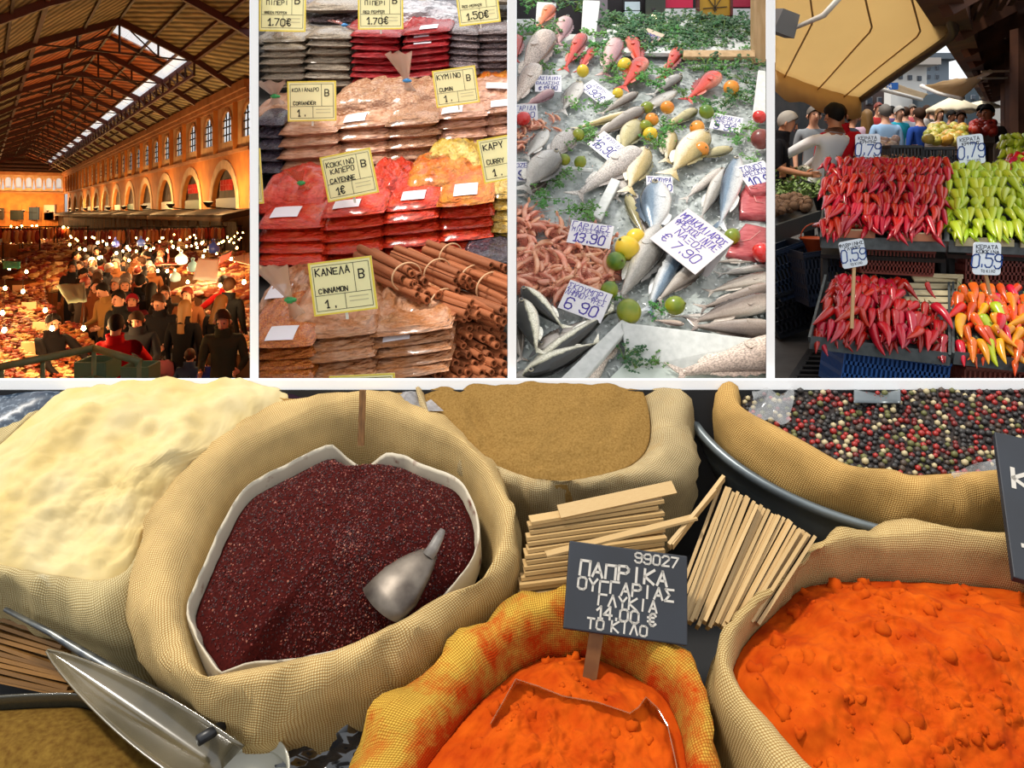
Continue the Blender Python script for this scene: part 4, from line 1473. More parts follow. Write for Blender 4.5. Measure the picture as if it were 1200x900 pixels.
# top tier
stack('grey', 302, 357, lin(49, 102, 7), 2.9, 0.30, T, -0.02, 'flat packet of green pepper in the stack next to the red pepper', 'packets of green pepper beside the coriander card', 9)
stack('grey', 355, 412, lin(45, 101, 7), 2.9, 0.30, T, 0.02, 'flat packet of green pepper in the stack next to the red pepper', 'packets of green pepper beside the coriander card', 9)
stack('crimson', 410, 470, lin(43, 99, 8), 2.88, 0.30, T, 0.03, 'glossy crimson packet in the stack under the red pepper card', 'crimson packets of red pepper', 8.6)
stack('crimson', 468, 527, lin(39, 97, 8), 2.88, 0.30, T, -0.10, 'glossy crimson packet in the stack beside the dark pepper packets', 'crimson packets beside the dark packets', 8.6, [(0, .05, -.3, .36, .24), (1, -.1, -.38, .3, .1), (2, -.05, -.38, .36, .1)])
stack('dark', 525, 562, lin(40, 94, 8), 2.9, 0.28, T, 0.06, 'dark speckled packet in the stack above the cumin card', 'dark speckled pepper packets', 8)
stack('dark', 558, 602, lin(40, 96, 8), 2.92, 0.28, T, -0.04, 'dark speckled packet in the stack above the curry card', 'dark speckled pepper packets by the wall', 8)
# packets lying further back at the top
for i, (x, y, w, k) in enumerate(((330, 30, 60, 'grey'), (385, 26, 60, 'dark'), (425, 20, 58, 'dark'), (385, 12, 70, 'grey'), (560, 28, 60, 'dark'), (590, 20, 50, 'grey'), (520, 14, 60, 'purple'), (330, 8, 70, 'dark'), (460, 6, 80, 'grey'), (580, 2, 70, 'grey'))):
  sachet(k, x, y, 3.2 + 0.05 * (i % 3), w, 14, 0.3, T, 0.0, ('dull green pepper packet lying behind the top stacks', 'dark pepper packet lying behind the top stacks', 'black pepper packet lying behind the top stacks')[('grey', 'dark', 'purple').index(k)], 'packets behind the top stacks ' + k)
# second tier
stack('purple', 296, 330, lin(147, 203, 5), 2.5, 0.30, T, 0.02, 'black pepper packet in the dark stack left of the coriander', 'dark stack beside the coriander', 13)
cl = 'tan coriander packet in the stack below the coriander card'
stack('coriander', 324, 398, lin(157, 212, 5), 2.48, 0.30, T, -0.06, cl, 'coriander packets below the card', 14)
stack('coriander', 391, 462, lin(149, 208, 5), 2.5, 0.30, T, -0.08, 'tan coriander packet in the middle stack of the second tier', 'coriander packets in the middle stack', 14, [(0, -.15, -.28, .36, .3)])
stack('cori_speck', 449, 516, lin(146, 200, 5), 2.49, 0.30, T, -0.07, 'speckled whole coriander packet in the stack beside the cumin', 'speckled coriander packets', 14)
stack('tan', 511, 572, lin(138, 186, 5), 2.5, 0.30, T, -0.07, 'pinkish cumin packet in the stack below the cumin card', 'cumin packets below the card', 12, [(0, -.2, -.3, .4, .25)])
stack('tan', 564, 612, lin(132, 182, 5), 2.52, 0.30, T, -0.10, 'pinkish cumin packet in the stack by the white wall', 'cumin packets by the wall', 12, [(0, .0, -.3, .5, .25)])
# third tier
stack('chili', 298, 380, (268, 283, 297, 311, 325), 2.1, 0.30, T, -0.02, 'red cayenne packet in the stack by the hall wall', 'cayenne packets by the hall wall', 16, [(0, -.12, -.2, .4, .3)])
stack('chili', 374, 450, (253, 268, 282, 297, 311), 2.1, 0.30, T, -0.10, 'red cayenne packet in the stack above the cinnamon card', 'cayenne packets above the cinnamon card', 15, [(0, -.1, -.3, .4, .2)])
stack('chili', 445, 517, (246, 260, 274, 289, 303), 2.1, 0.30, T, -0.11, 'red cayenne packet in the stack above the cinnamon sticks', 'cayenne packets above the cinnamon sticks', 15, [(0, .0, -.25, .4, .25)])
stack('chili', 511, 580, (255, 268, 281, 295), 2.1, 0.30, T, -0.09, 'red cayenne packet in the stack beside the curry', 'cayenne packets beside the curry', 15)
sachet('orange', 545, 241, 2.08, 72, 15, 0.3, T, -0.1, 'orange packet with a white label on top of the cayenne beside the curry', None, (.0, -.25, .4, .26))
stack('yellow', 574, 616, (233, 246, 259, 273, 287), 2.12, 0.30, T, -0.04, 'yellow curry packet in the stack below the curry card', 'curry packets below the card', 14)
# front tier
stack('cinnamon', 350, 442, (396, 411, 424, 437, 450), 1.7, 0.26, T * 0.8, -0.12, 'pale cinnamon powder packet in the stack in front of the cinnamon card', 'cinnamon powder packets under the card', 15)
stack('cinnamon', 428, 530, (392, 404, 416, 429, 442), 1.7, 0.26, T * 0.8, -0.14, 'pale cinnamon powder packet in the stack beside the cinnamon sticks', 'cinnamon powder packets beside the sticks', 14, [(1, -.15, -.4, .3, .1)])
stack('flakes', 292, 368, (408, 421, 434, 447), 1.68, 0.26, T * 0.8, -0.06, 'orange chili flake packet in the stack by the hall wall', 'chili flake packets', 14, [(0, -.05, -.28, .44, .3)])


# bags with a tied neck on top of the stacks
def tied_bag(kind, x, y, Y, w, h, dep, neck, tie, label, tilt=T, roll=0.0, st=None):
  t = thing('tied_bag', label, 'spice bag', P(x, y, Y))
  M = Matrix.Translation(-Vector(t.location)) @ sachet_mtx(x, y, Y, w, h, dep, tilt, roll)
  mb = pillow(R.uniform(0, 50), 0.16, 20, 16)
  b = obj('filled_bag', mb.mesh('filled_bag', SP[kind]), t, mtx=M)
  if st: sticker(b, *st)
  if neck:
    (ax, ay), (bx, by), wn_ = neck
    A = P(ax, ay, Y + 0.03) - t.location; B = P(bx, by, Y - 0.01) - t.location
    rows = []
    n = 12
    for j in range(8):
      s = j / 7
      c = A.lerp(B, s)
      r = (wn_ / F * Y) * (0.12 + 1.0 * abs(s - 0.35) ** 1.1)
      rows.append([c + Vector((math.cos(2 * math.pi * k / n) * r * (1 + .25 * math.sin(k * 2.5)), math.sin(2 * math.pi * k / n) * r * 0.35, 0.15 * r * math.sin(k * 3))) for k in range(n)])
    mb = MB(); mb.loft(rows, True)
    obj('gathered_neck', mb.mesh('neck', mat('neck_film_' + kind, {'chili': '#cf5a34', 'yellow': '#c9ab5c', 'cinnamon': '#d8b495', 'crimson': '#b86a5e'}.get(kind, '#c8ab97'), 0.15, alpha=0.55, coat=1.0)), t)
    c = A.lerp(B, 0.35)
    mb = MB(); q = (wn_ / F * Y) * 0.2
    mb.tube([c + Vector((q * math.cos(a), q * .5 * math.sin(a), 0)) for a in [2 * math.pi * k / 12 for k in range(13)]], 0.005, 6)
    mb.box(c + Vector((0, -q * .6, 0)), (0.012, 0.004, 0.014))
    obj('twist_tie', mb.mesh('tie', mat('tie_' + tie, {'blue': '#3f8fd0', 'green': '#38a058'}[tie], 0.4)), t)
  clip_tree(t, WEDGE2)


tied_bag('cori_speck', 440, 138, 2.6, 120, 52, 0.32, None, None, 'rumpled bag of whole coriander beside the coriander card', st=None)
tied_bag('cori_speck', 495, 128, 2.66, 90, 40, 0.3, ((482, 112), (468, 62), 20), 'blue', 'rumpled coriander bag with a clear neck and blue tie')
tied_bag('coriander', 330, 146, 2.58, 80, 40, 0.3, ((325, 122), (318, 96), 22), 'green', 'coriander bag with a green tied neck at the hall wall')
tied_bag('coriander', 365, 150, 2.6, 80, 36, 0.3, None, None, 'smooth coriander bag lying behind the coriander card')
tied_bag('tan', 575, 126, 2.6, 80, 34, 0.3, None, None, 'pale cumin bag lying behind the cumin card', st=(0.1, -.2, .35, .2))
tied_bag('orange', 580, 112, 2.75, 60, 26, 0.3, None, None, 'bright orange bag above the cumin packets by the wall')
tied_bag('chili', 338, 250, 2.2, 90, 50, 0.3, ((357, 222), (345, 200), 16), 'green', 'crumpled red cayenne bag with a green tie by the cayenne card')
tied_bag('chili', 452, 236, 2.22, 60, 42, 0.28, None, None, 'crumpled red cayenne bag right of the cayenne card')
tied_bag('orange', 515, 232, 2.2, 90, 46, 0.3, None, None, 'large crumpled orange bag in front of the yellow bag')
tied_bag('yellow', 530, 206, 2.34, 70, 44, 0.28, ((541, 206), (512, 182), 18), 'green', 'mustard yellow bag with a green tie below the speckled coriander')
tied_bag('yellow', 580, 226, 2.25, 70, 36, 0.28, None, None, 'mustard yellow bag behind the curry card')
tied_bag('cinnamon', 392, 392, 1.74, 120, 58, 0.3, ((352, 372), (318, 312), 26), 'green', 'large cinnamon powder bag in front of the cinnamon card', T * .8, -0.02)
tied_bag('cinnamon', 475, 384, 1.76, 106, 48, 0.3, None, None, 'large cinnamon powder bag touching the cinnamon sticks', T * .8, -0.1)
tied_bag('cinnamon', 322, 376, 1.84, 60, 40, 0.3, None, None, 'cinnamon bag with a white label behind the chili flakes', T * .8, -0.05, st=(-.05, -.25, .45, .22))
tied_bag('flakes', 322, 402, 1.72, 76, 30, 0.26, None, None, 'bag of chili flakes lying on the chili flake packets', T * .8)
tied_bag('crimson', 440, 42, 2.98, 80, 28, 0.3, ((390, 24), (430, 40), 14), 'blue', 'crimson bag with a blue tied neck under the red pepper card')
tied_bag('crimson', 500, 38, 2.98, 70, 26, 0.3, None, None, 'rumpled crimson bag on the red pepper stack')
SP['clear'] = film_mat('film_clear', '#cfccd2', '#a9a0a6', 6, bump=0.12)
tied_bag('clear', 485, 32, 3.05, 110, 44, 0.3, None, None, 'puffy clear plastic bag behind the crimson packets')
tied_bag('grey', 330, 52, 2.96, 70, 22, 0.3, None, None, 'dull green pepper bag on the stack by the hall wall')
tied_bag('purple', 575, 308, 1.95, 66, 18, 0.2, None, None, 'dark glossy bag beside the cinnamon sticks', T * .6)


# price cards
CARD = mat('card_cream', '#f3edb4', 0.6)
CARD_E = mat('card_edge', '#e8d24a', 0.6)
INK = mat('black_ink', '#1d1b18', 0.7)
FAINT = mat('faint_ink', '#c9c398', 0.7)


def card(label, quad, Y, l1, l2, price, big='B', split=None, wdg=WEDGE2):
  q = [P(a, b, Y) for a, b in quad]
  M, w, h = quad_frame(q)
  t = thing('price_card', label, 'price card', mtx=M)
  mb = MB(); mb.box((0, 0, -0.001), (w, h, 0.002))
  b = obj('card', mb.mesh('card', CARD, False), t)
  mb = MB()
  for (a, c, ww, hh) in ((0, 0.485 * h, w, 0.03 * h), (0, -0.485 * h, w, 0.03 * h), (-0.485 * w, 0, 0.03 * w, h * 0.94), (0.485 * w, 0, 0.03 * w, h * 0.94)):
    mb.box((a, c, 0.0004), (ww, hh, 0.0006))
  obj('yellow_border', mb.mesh('border', CARD_E, False), t)
  lw = 0.008 * w
  mb = MB()
  for (a, c, ww, hh) in ((0, .42 * h, .88 * w, lw), (0, -.42 * h, .88 * w, lw), (-.44 * w, 0, lw, .84 * h), (.44 * w, 0, lw, .84 * h), (.0, -.13 * h, .88 * w, lw), (.2 * w, .145 * h, lw, .55 * h), (0.02 * w, -.275 * h, lw, .29 * h)):
    mb.quad((a - ww / 2, c - hh / 2, .0009), (a + ww / 2, c - hh / 2, .0009), (a + ww / 2, c + hh / 2, .0009), (a - ww / 2, c + hh / 2, .0009))
  for c in (-.22, -.3):
    mb.quad((.08 * w, c * h, .0009), (.38 * w, c * h, .0009), (.38 * w, (c + .02) * h, .0009), (.08 * w, (c + .02) * h, .0009), 1)
  obj('printed_lines', mb.mesh('lines', [INK, FAINT], False), t)
  mb = MB(); rng = R
  n1 = max(len(s) for s in l1)
  hh = min(0.14 * h, 0.56 * w / (n1 * 0.86))
  for i, s in enumerate(l1):
    lettering(mb, s, -.40 * w + i * .06 * w, (.24 - .15 * i) * h, hh, hh * .16, rng, wid=.62, gap=.24, z=.0011)
  h2 = min(0.095 * h, 0.5 * w / (max(1, len(l2)) * 0.86))
  lettering(mb, l2, -.38 * w, -.09 * h if len(l1) < 2 else -.11 * h, h2, h2 * .2, rng, z=.0011)
  lettering(mb, price, -.28 * w, -.37 * h, .15 * h, .024 * h, rng, z=.0011)
  if big: lettering(mb, big, .27 * w, .12 * h, .16 * h, .024 * h, rng, wid=.6, z=.0011)
  obj('lettering', mb.mesh('lettering', INK, False), t)
  mb = MB(); mb.bar((0, -h * .45, -.004), (0, -h * .5 - .015, -.004), .006, .003, (0, 0, 1))
  obj('holder', mb.mesh('holder', mat('holder_plastic', '#d9d6c8', .4), False), t)
  clip_tree(t, wdg)


card('cream price card reading green pepper above the green pepper stack', [(303, -17), (357, -15), (360, 37), (304, 37)], 2.86, ['ΠΡΑΣΙΝΟ', 'ΠΙΠΕΡΙ'], 'GREEN PEPPER', '1.70€')
card('cream price card reading red pepper 1.70 above the crimson packets', [(419, -14), (472, -14), (473, 34), (420, 35)], 2.84, ['ΚΟΚΚΙΝΟ', 'ΠΙΠΕΡΙ'], 'RED PEPPER', '1.70€')
card('cream price card reading 1.50 above the dark speckled packets', [(531, -20), (580, -24), (588, 24), (540, 32)], 2.86, ['ΡΟΖ'], 'RED PEPPER', '1.50€')
card('cream price card reading coriander', [(338, 96), (394, 94), (394, 142), (336, 142)], 2.44, ['ΚΟΛΙΑΝΔΡΟ'], 'CORIANDER', '1 .')
card('cream price card reading cumin', [(505, 84), (556, 76), (563, 120), (513, 126)], 2.44, ['ΚΥΜΙΝΟ'], 'CUMIN', '1 .')
card('cream price card reading cayenne', [(376, 185), (434, 172), (444, 226), (383, 237)], 2.06, ['ΚΟΚΚΙΝΟ', 'ΚΑΠΕΡΟ'], 'CAYENNE', '1€')
card('cream price card reading curry', [(558, 164), (618, 154), (628, 204), (568, 216)], 2.05, ['ΚΑΡΥ'], 'CURRY', '1 .')
card('cream price card reading cinnamon', [(364, 309), (440, 299), (438, 362), (365, 371)], 1.66, ['ΚΑΝΕΛΑ'], 'CINNAMON', '1 .')
card('cream price card cut off by the hall wall above the cayenne', [(262, 178), (305, 172), (309, 240), (266, 240)], 2.05, ['ΠΑΠΡΙΚΑ'], 'PAPRIKA', '1 .')
card('cream price card low in front of the cinnamon powder packets', [(386, 441), (463, 437), (465, 490), (388, 494)], 1.6, ['ΜΟΣΧΟΣ'], 'NUTMEG', '1 .')


# cinnamon sticks
def quills():
  bark = mat('cinnamon_bark', '#b0683c', 0.75, c2='#8a4a28', scale=40, rnd=0.22, stretch=(1, 1, .15), bump=0.002, bscale=60)
  mb = MB()
  rings = []
  n = 14
  # rolled quill along +Z, unit length, outer radius 1 -> scaled; wall curls inwards
  for z in (0.0, 0.33, 0.66, 1.0):
    r = []
    for k in range(n + 1):
      a = 2 * math.pi * k / n * 1.12
      rr = 1.0 - 0.30 * (k / n)
      r.append(Vector((rr * math.cos(a), rr * math.sin(a), z)))
    for k in range(n, -1, -1):
      a = 2 * math.pi * k / n * 1.12
      rr = 0.70 - 0.30 * (k / n)
      r.append(Vector((rr * math.cos(a), rr * math.sin(a), z)))
    rings.append(r)
  m = len(rings[0])
  mb.loft(rings, True)
  for z, base in ((0, 0), (1, 3 * m)):
    for k in range(n):
      f = (base + k, base + k + 1, base + m - 2 - k, base + m - 1 - k)
      mb.f.append(f if z else tuple(reversed(f))); mb.m.append(0)
  me = flat_by_angle(fix(mb.mesh('quill', bark)), 40)
  rng = random.Random(12)
  def quill(e, b, r, label, group):
    d = (b - e); L = d.length; d.normalize()
    u = d.orthogonal().normalized(); v = d.cross(u)
    a = rng.uniform(0, 6.28); u, v = u * math.cos(a) + v * math.sin(a), v * math.cos(a) - u * math.sin(a)
    M = Matrix((u * r, v * r, d * L)).transposed().to_4x4(); M.translation = e
    o = obj('cinnamon_stick', me, None, mtx=M)
    tag(o, label, 'cinnamon stick', group)
    clip_tree(o, WEDGE2)
  lab = 'cinnamon stick in the large heap with open ends towards the front'
  row = 0
  y = 448
  while y > 362:
    x = 508 + (row % 2) * 6 + max(0, (405 - y)) * 0.35
    while x < 600:
      lim = 366 + max(0, (540 - x)) * 0.62
      if y > lim:
        Y = 1.70 + (448 - y) * 0.0012 + rng.uniform(-.012, .012)
        ex, ey = x + rng.uniform(-2.5, 2.5), y + rng.uniform(-2.5, 2.5)
        quill(P(ex, ey, Y), P(ex - 58 + rng.uniform(-9, 9), ey - 30 + rng.uniform(-5, 5), Y + 0.17), rng.uniform(.0092, .0122), lab, 'heap of cinnamon sticks')
      x += 12.2
    y -= 10.4; row += 1
  bundles = [  # end centre, tail centre, radius px, count, Y end, Y tail, band positions, label
    ((484, 328), (428, 300), 15, 9, 1.80, 1.98, (0.0,), 'cinnamon stick in the banded bundle right of the cinnamon card'),
    ((540, 332), (470, 300), 15, 9, 1.82, 2.0, (0.25,), 'cinnamon stick in the banded bundle below the cayenne packets'),
    ((585, 318), (508, 294), 14, 8, 1.86, 2.02, (0.6,), 'cinnamon stick in the banded bundle beside the dark glossy bag'),
    ((548, 366), (462, 338), 17, 11, 1.76, 1.92, (0.2, 0.55), 'cinnamon stick in the long banded bundle on the open heap'),
    ((606, 350), (530, 318), 17, 11, 1.78, 1.94, (0.28, 0.55), 'cinnamon stick in the banded bundle by the white wall'),
    ((500, 350), (440, 322), 15, 8, 1.78, 1.93, (), 'loose cinnamon stick between the bundle and the powder bag'),
    ((590, 372), (520, 345), 14, 8, 1.74, 1.9, (), 'loose cinnamon stick on top of the open heap by the wall'),
  ]
  for (e, b, r, n_, Ye, Yb_, bands, lab) in bundles:
    for i in range(n_):
      a = i * 2.4; rad = r * math.sqrt((i + .3) / n_)
      dx, dy = rad * math.cos(a), rad * 0.8 * math.sin(a)
      quill(P(e[0] + dx + rng.uniform(-4, 4), e[1] + dy + rng.uniform(-3, 3), Ye + rng.uniform(-.015, .015)), P(b[0] + dx, b[1] + dy, Yb_), rng.uniform(.0095, .0125), lab, 'bundle: ' + lab[:46])
    A, B = P(e[0], e[1], Ye), P(b[0], b[1], Yb_)
    for s in bands:
      c = A.lerp(B, s + 0.12); d = (B - A).normalized(); u = d.cross(Vector((0, 0, 1))).normalized(); v = u.cross(d)
      rr = (r + 5) / F * Ye
      mb = MB(); mb.tube([c + u * rr * math.cos(t) + v * rr * .85 * math.sin(t) for t in [2 * math.pi * k / 24 for k in range(25)]], 0.0022, 6)
      o = obj('rubber_band', mb.mesh('band', mat('band_tan', '#d8ae84', .5)))
      tag(o, 'pale band around a bundle of cinnamon sticks', 'band', 'bands around the cinnamon bundles'); clip_tree(o, WEDGE2)


quills()


# tiered stand behind and below
def stand2():
  t = thing('tiered_stand', 'grey tiered stand under the spice packets', 'display stand', (-0.45, 2.4, 0.0))
  m = mat('stand_grey', '#6b6660', .6)
  rows = [(1.62, 480, 2.06), (2.06, 340, 2.46), (2.46, 222, 2.84), (2.84, 116, 3.3), (3.3, 56, 3.9)]
  for (Y0, y, Y1) in rows:
    mb = MB()
    z0 = P(450, y, Y0).z
    z1 = z0 + (Y1 - Y0) * math.tan(T) * 0.9
    xl0, xr0 = P(304, 0, Y0).x, P(594, 0, Y0).x; xl1, xr1 = P(304, 0, Y1).x, P(594, 0, Y1).x
    mb.add([(xl0, Y0, 0), (xr0, Y0, 0), (xr1, Y1, 0), (xl1, Y1, 0), (xl0, Y0, z0 - .02), (xr0, Y0, z0 - .02), (xr1, Y1, z1 - .02), (xl1, Y1, z1 - .02)],
       [(0, 3, 2, 1), (4, 5, 6, 7), (0, 1, 5, 4), (1, 2, 6, 5), (2, 3, 7, 6), (3, 0, 4, 7)])
    me = mb.mesh('step', m, False); me.transform(Matrix.Translation(-Vector(t.location)))
    obj('step', me, t)
  mb = MB(); Y = 3.95
  mb.box(((P(303, 0, Y).x + P(595, 0, Y).x) / 2, Y, 1.4), (P(594, 0, Y).x - P(304, 0, Y).x, 0.05, 2.6))
  struct('wall_packets', mb.mesh('back_wall', mat('grey_wall', '#8d8580', .8, c2='#7a736c', scale=5), False))


stand2()
# ================================================================ fish stall (third bay)
WEDGE3 = wedge(605.5, 897.5)
FS = 0.697
FA = (ZC - 1.9 * 245 / 900) - FS * 1.9
FC = math.sqrt(1 + FS * FS)
FN = Vector((0, -FS, 1)) / FC
FV = Vector((0, 1, FS)) / FC


def fp(x, y, h=0.0):
  """pixel -> point h above the sloped ice bed"""
  return P(x, y, (ZC - FA - h * FC) / (FS + (y - YH) / F))


def grad_mat(name, stops, rough=0.24, coat=0.6, stripe=None, speck=None, axis=1, met=0.35):
  """skin colour running from belly (-.5) to back (+.5) in the fish's own space, with fine speckles"""
  if name in MATS: return MATS[name]
  m = bpy.data.materials.new(name); m.use_nodes = True
  N = m.node_tree.nodes; L = m.node_tree.links; b = N['Principled BSDF']
  b.inputs['Roughness'].default_value = rough; b.inputs['Coat Weight'].default_value = coat; b.inputs['Coat Roughness'].default_value = 0.12
  b.inputs['Metallic'].default_value = met
  tc = N.new('ShaderNodeTexCoord'); sx = N.new('ShaderNodeSeparateXYZ'); L.new(tc.outputs['Object'], sx.inputs[0])
  no = N.new('ShaderNodeTexNoise'); no.inputs['Scale'].default_value = 7; no.inputs['Detail'].default_value = 5
  L.new(tc.outputs['Object'], no.inputs['Vector'])
  ma = N.new('ShaderNodeMath'); ma.operation = 'MULTIPLY_ADD'; ma.inputs[1].default_value = 0.28
  L.new(no.outputs[0], ma.inputs[0]); L.new(sx.outputs[axis], ma.inputs[2])
  mr = N.new('ShaderNodeMapRange'); mr.inputs[1].default_value = -0.36; mr.inputs[2].default_value = 0.64
  L.new(ma.outputs[0], mr.inputs[0])
  rp = N.new('ShaderNodeValToRGB'); L.new(mr.outputs[0], rp.inputs[0])
  e = rp.color_ramp.elements
  e[0].position = stops[0][0]; e[0].color = rgb(stops[0][1]); e[1].position = stops[-1][0]; e[1].color = rgb(stops[-1][1])
  for p, c in stops[1:-1]:
    q = e.new(p); q.color = rgb(c)
  out = rp.outputs[0]
  n2 = N.new('ShaderNodeTexNoise'); n2.inputs['Scale'].default_value = 60; n2.inputs['Detail'].default_value = 2
  mp = N.new('ShaderNodeMapping'); mp.inputs['Scale'].default_value = (1.0, 0.4, 0.4)
  L.new(tc.outputs['Object'], mp.inputs[0]); L.new(mp.outputs[0], n2.inputs['Vector'])
  hs = N.new('ShaderNodeHueSaturation'); m2 = N.new('ShaderNodeMapRange'); m2.inputs[1].default_value = 0.35; m2.inputs[2].default_value = 0.65
  m2.inputs[3].default_value = 1 - (speck or 0.12); m2.inputs[4].default_value = 1 + (speck or 0.12)
  L.new(n2.outputs[0], m2.inputs[0]); L.new(m2.outputs[0], hs.inputs['Value']); L.new(out, hs.inputs['Color'])
  L.new(hs.outputs[0], b.inputs['Base Color'])
  MATS[name] = m
  return m


SKIN = {
'silver': grad_mat('skin_silver', [(0, '#e2ded6'), (.35, '#c4c0ba'), (.6, '#8a8680'), (1, '#3a3834')]),
'grey': grad_mat('skin_grey', [(0, '#e6e0d6'), (.35, '#b9b0a6'), (.65, '#81776e'), (1, '#4d433d')]),
'hake': grad_mat('skin_hake', [(0, '#d8cec2'), (.3, '#b0a398'), (.6, '#7d6f66'), (1, '#3d322d')]),
'blue': grad_mat('skin_blue', [(0, '#f2f0ea'), (.4, '#c9ced2'), (.62, '#6d8296'), (1, '#1f2f40')]),
'mack': grad_mat('skin_mackerel', [(0, '#f2efe2'), (.42, '#dcd8c2'), (.5, '#8a8770'), (.55, '#1a1c18'), (1, '#080a0b')], speck=0.3),
'red': grad_mat('skin_red', [(0, '#e09a86'), (.35, '#c8402c'), (.7, '#aa281c'), (1, '#741a12')], met=0.0),
'orange': grad_mat('skin_orange', [(0, '#e8b48c'), (.5, '#d4703c'), (1, '#9c3f1c')], met=0.0),
'pale': grad_mat('skin_pale', [(0, '#d6cabd'), (.5, '#b8a598'), (1, '#6e5c54')], met=0.0, speck=.38),
'pink': grad_mat('skin_pink', [(0, '#ecd6d0'), (.4, '#cfa6a2'), (.7, '#a3787c'), (1, '#7a565e')], met=0.05),
'gold': grad_mat('skin_gold', [(0, '#e6dfd2'), (.4, '#ddd0b4'), (.62, '#b09a62'), (1, '#5c5832')], met=0.0),
'olive': grad_mat('skin_olive', [(0, '#e3dcc0'), (.4, '#b3a878'), (1, '#4b4a30')], met=0.0),
'white': grad_mat('skin_white', [(0, '#d9d4cd'), (.5, '#bdb5ae'), (1, '#8a807b')], met=0.0, speck=.3),
}
PROF = {
'bream': [(0, .04), (.04, .36), (.1, .6), (.2, .88), (.34, 1), (.5, .9), (.65, .58), (.76, .28), (.82, .17), (.86, .16)],
'hake': [(0, .10), (.03, .38), (.09, .68), (.18, .95), (.3, 1), (.48, .86), (.65, .58), (.8, .3), (.88, .17), (.9, .16)],
'mack': [(0, .04), (.05, .4), (.14, .76), (.28, 1), (.44, .96), (.6, .7), (.76, .34), (.86, .13), (.89, .12)],
'gurnard': [(0, .3), (.03, .66), (.1, .94), (.2, 1), (.34, .84), (.5, .58), (.68, .36), (.82, .2), (.87, .17)],
'monk': [(0, .5), (.04, .82), (.14, 1), (.3, .95), (.45, .72), (.62, .46), (.8, .27), (.9, .18)],
}


def fish_meshes(shape, skin, bend, seed):
  prof = PROF[shape]
  n = 14
  def cy(x): return bend * math.sin(math.pi * min(1, x)) 
  mb = MB(); rings = []
  xs = []
  for i in range(len(prof) - 1):
    (x0, h0), (x1, h1) = prof[i], prof[i + 1]
    xs.append((x0, h0)); xs.append(((x0 + x1) / 2, (h0 + h1) / 2 * 1.02))
  xs.append(prof[-1])
  for x, h in xs:
    r = []
    for k in range(n):
      a = 2 * math.pi * k / n
      c, s = math.cos(a), math.sin(a)
      r.append(Vector((x, cy(x) + 0.5 * h * s * (1.0 if s > 0 else 0.95), 0.5 * (h ** 0.85) * (abs(c) ** 0.8) * (1 if c > 0 else -1))))
    rings.append(r)
  mb.loft(rings, True, True)
  body = mb.mesh('fish_body', SKIN[skin])
  xe = prof[-1][0]
  # forked tail
  mb = MB()
  y0 = cy(xe)
  v = [(xe - .02, y0 + .07, .05), (1.0, y0 + .42, .03), (.955, y0 + .12, .0), (.93, y0, 0), (.955, y0 - .12, 0), (1.0, y0 - .42, .03), (xe - .02, y0 - .07, .05),
    (xe - .02, y0 + .07, -.05), (1.0, y0 + .42, -.03), (.955, y0 + .12, -.04), (.93, y0, -.04), (.955, y0 - .12, -.04), (1.0, y0 - .42, -.03), (xe - .02, y0 - .07, -.05)]
  f = [(0, 3, 2, 1), (0, 6, 3), (3, 6, 5, 4), (7, 8, 9, 10), (7, 10, 13), (10, 11, 12, 13)] + [(i, i + 1, i + 8, i + 7) for i in range(6)] + [(6, 0, 7, 13)]
  mb.add(v, f)
  tail = fix(mb.mesh('tail_fin', SKIN[skin], False))
  # dorsal and belly fins: low saw-edged strips
  def strip(xa, xb, sgn, hh, spiny):
    mb = MB(); top = []; bo = []; to2 = []; bo2 = []
    m = 11
    for i in range(m):
      x = xa + (xb - xa) * i / (m - 1)
      h = next(h0 + (h1 - h0) * (x - x0) / (x1 - x0) for (x0, h0), (x1, h1) in zip(prof, prof[1:]) if x0 <= x <= x1 + 1e-9)
      yb = cy(x) + sgn * 0.5 * h * 0.9
      t = hh * math.sin(math.pi * min(1, (i + 1.2) / m)) ** 0.6 * (1 - (0.5 if spiny and i % 2 else 0))
      bo.append(Vector((x, yb, .03))); top.append(Vector((x + .03, yb + sgn * (t + .05), .015)))
      bo2.append(Vector((x, yb, -.03))); to2.append(Vector((x + .03, yb + sgn * (t + .05), -.015)))
    mb.loft([bo, top, to2, bo2], False)
    return mb.mesh('fin', SKIN[skin], False)
  dors = strip(.26, .68 if shape != 'mack' else .4, 1, .14 if shape != 'gurnard' else .26, True)
  anal = strip(.52, .72, -1, .10, False)
  mb = MB()
  fan = [Vector((.24, cy(.24) - .1, .46))]
  nn = 6
  for i in range(nn):
    a = -0.5 + i * 0.22
    fan.append(Vector((.24 + .13 * math.cos(a), cy(.24) - .1 + .26 * math.sin(a) - .04, .50)))
  mb.add(fan + [p - Vector((0, 0, .06)) for p in fan], [(0, i, i + 1) for i in range(1, nn)] + [(nn + 1, nn + 2 + i, nn + 1 + i) for i in range(1, nn)] + [(i, i + nn + 1, i + nn + 2, i + 1) for i in range(1, nn)])
  pec = fix(mb.mesh('pectoral_fin', SKIN[skin], False))
  return body, tail, dors, anal, pec, cy


FISHM = {}
EYE_W = mat('fish_eye', '#a8a08a', 0.15, coat=1.0)
EYE_P = mat('fish_pupil', '#0c0c0e', 0.1, coat=1.0)
eye_me = MB(); eye_me.ico((0, 0, 0), 1, 2); eye_me = eye_me.mesh('eye', EYE_W)
pup_me = MB(); pup_me.ico((0, 0, .5), .72, 2); pup_me = pup_me.mesh('pupil', EYE_P)
GILL = mat('gill_line', '#8a7c74', 0.5)


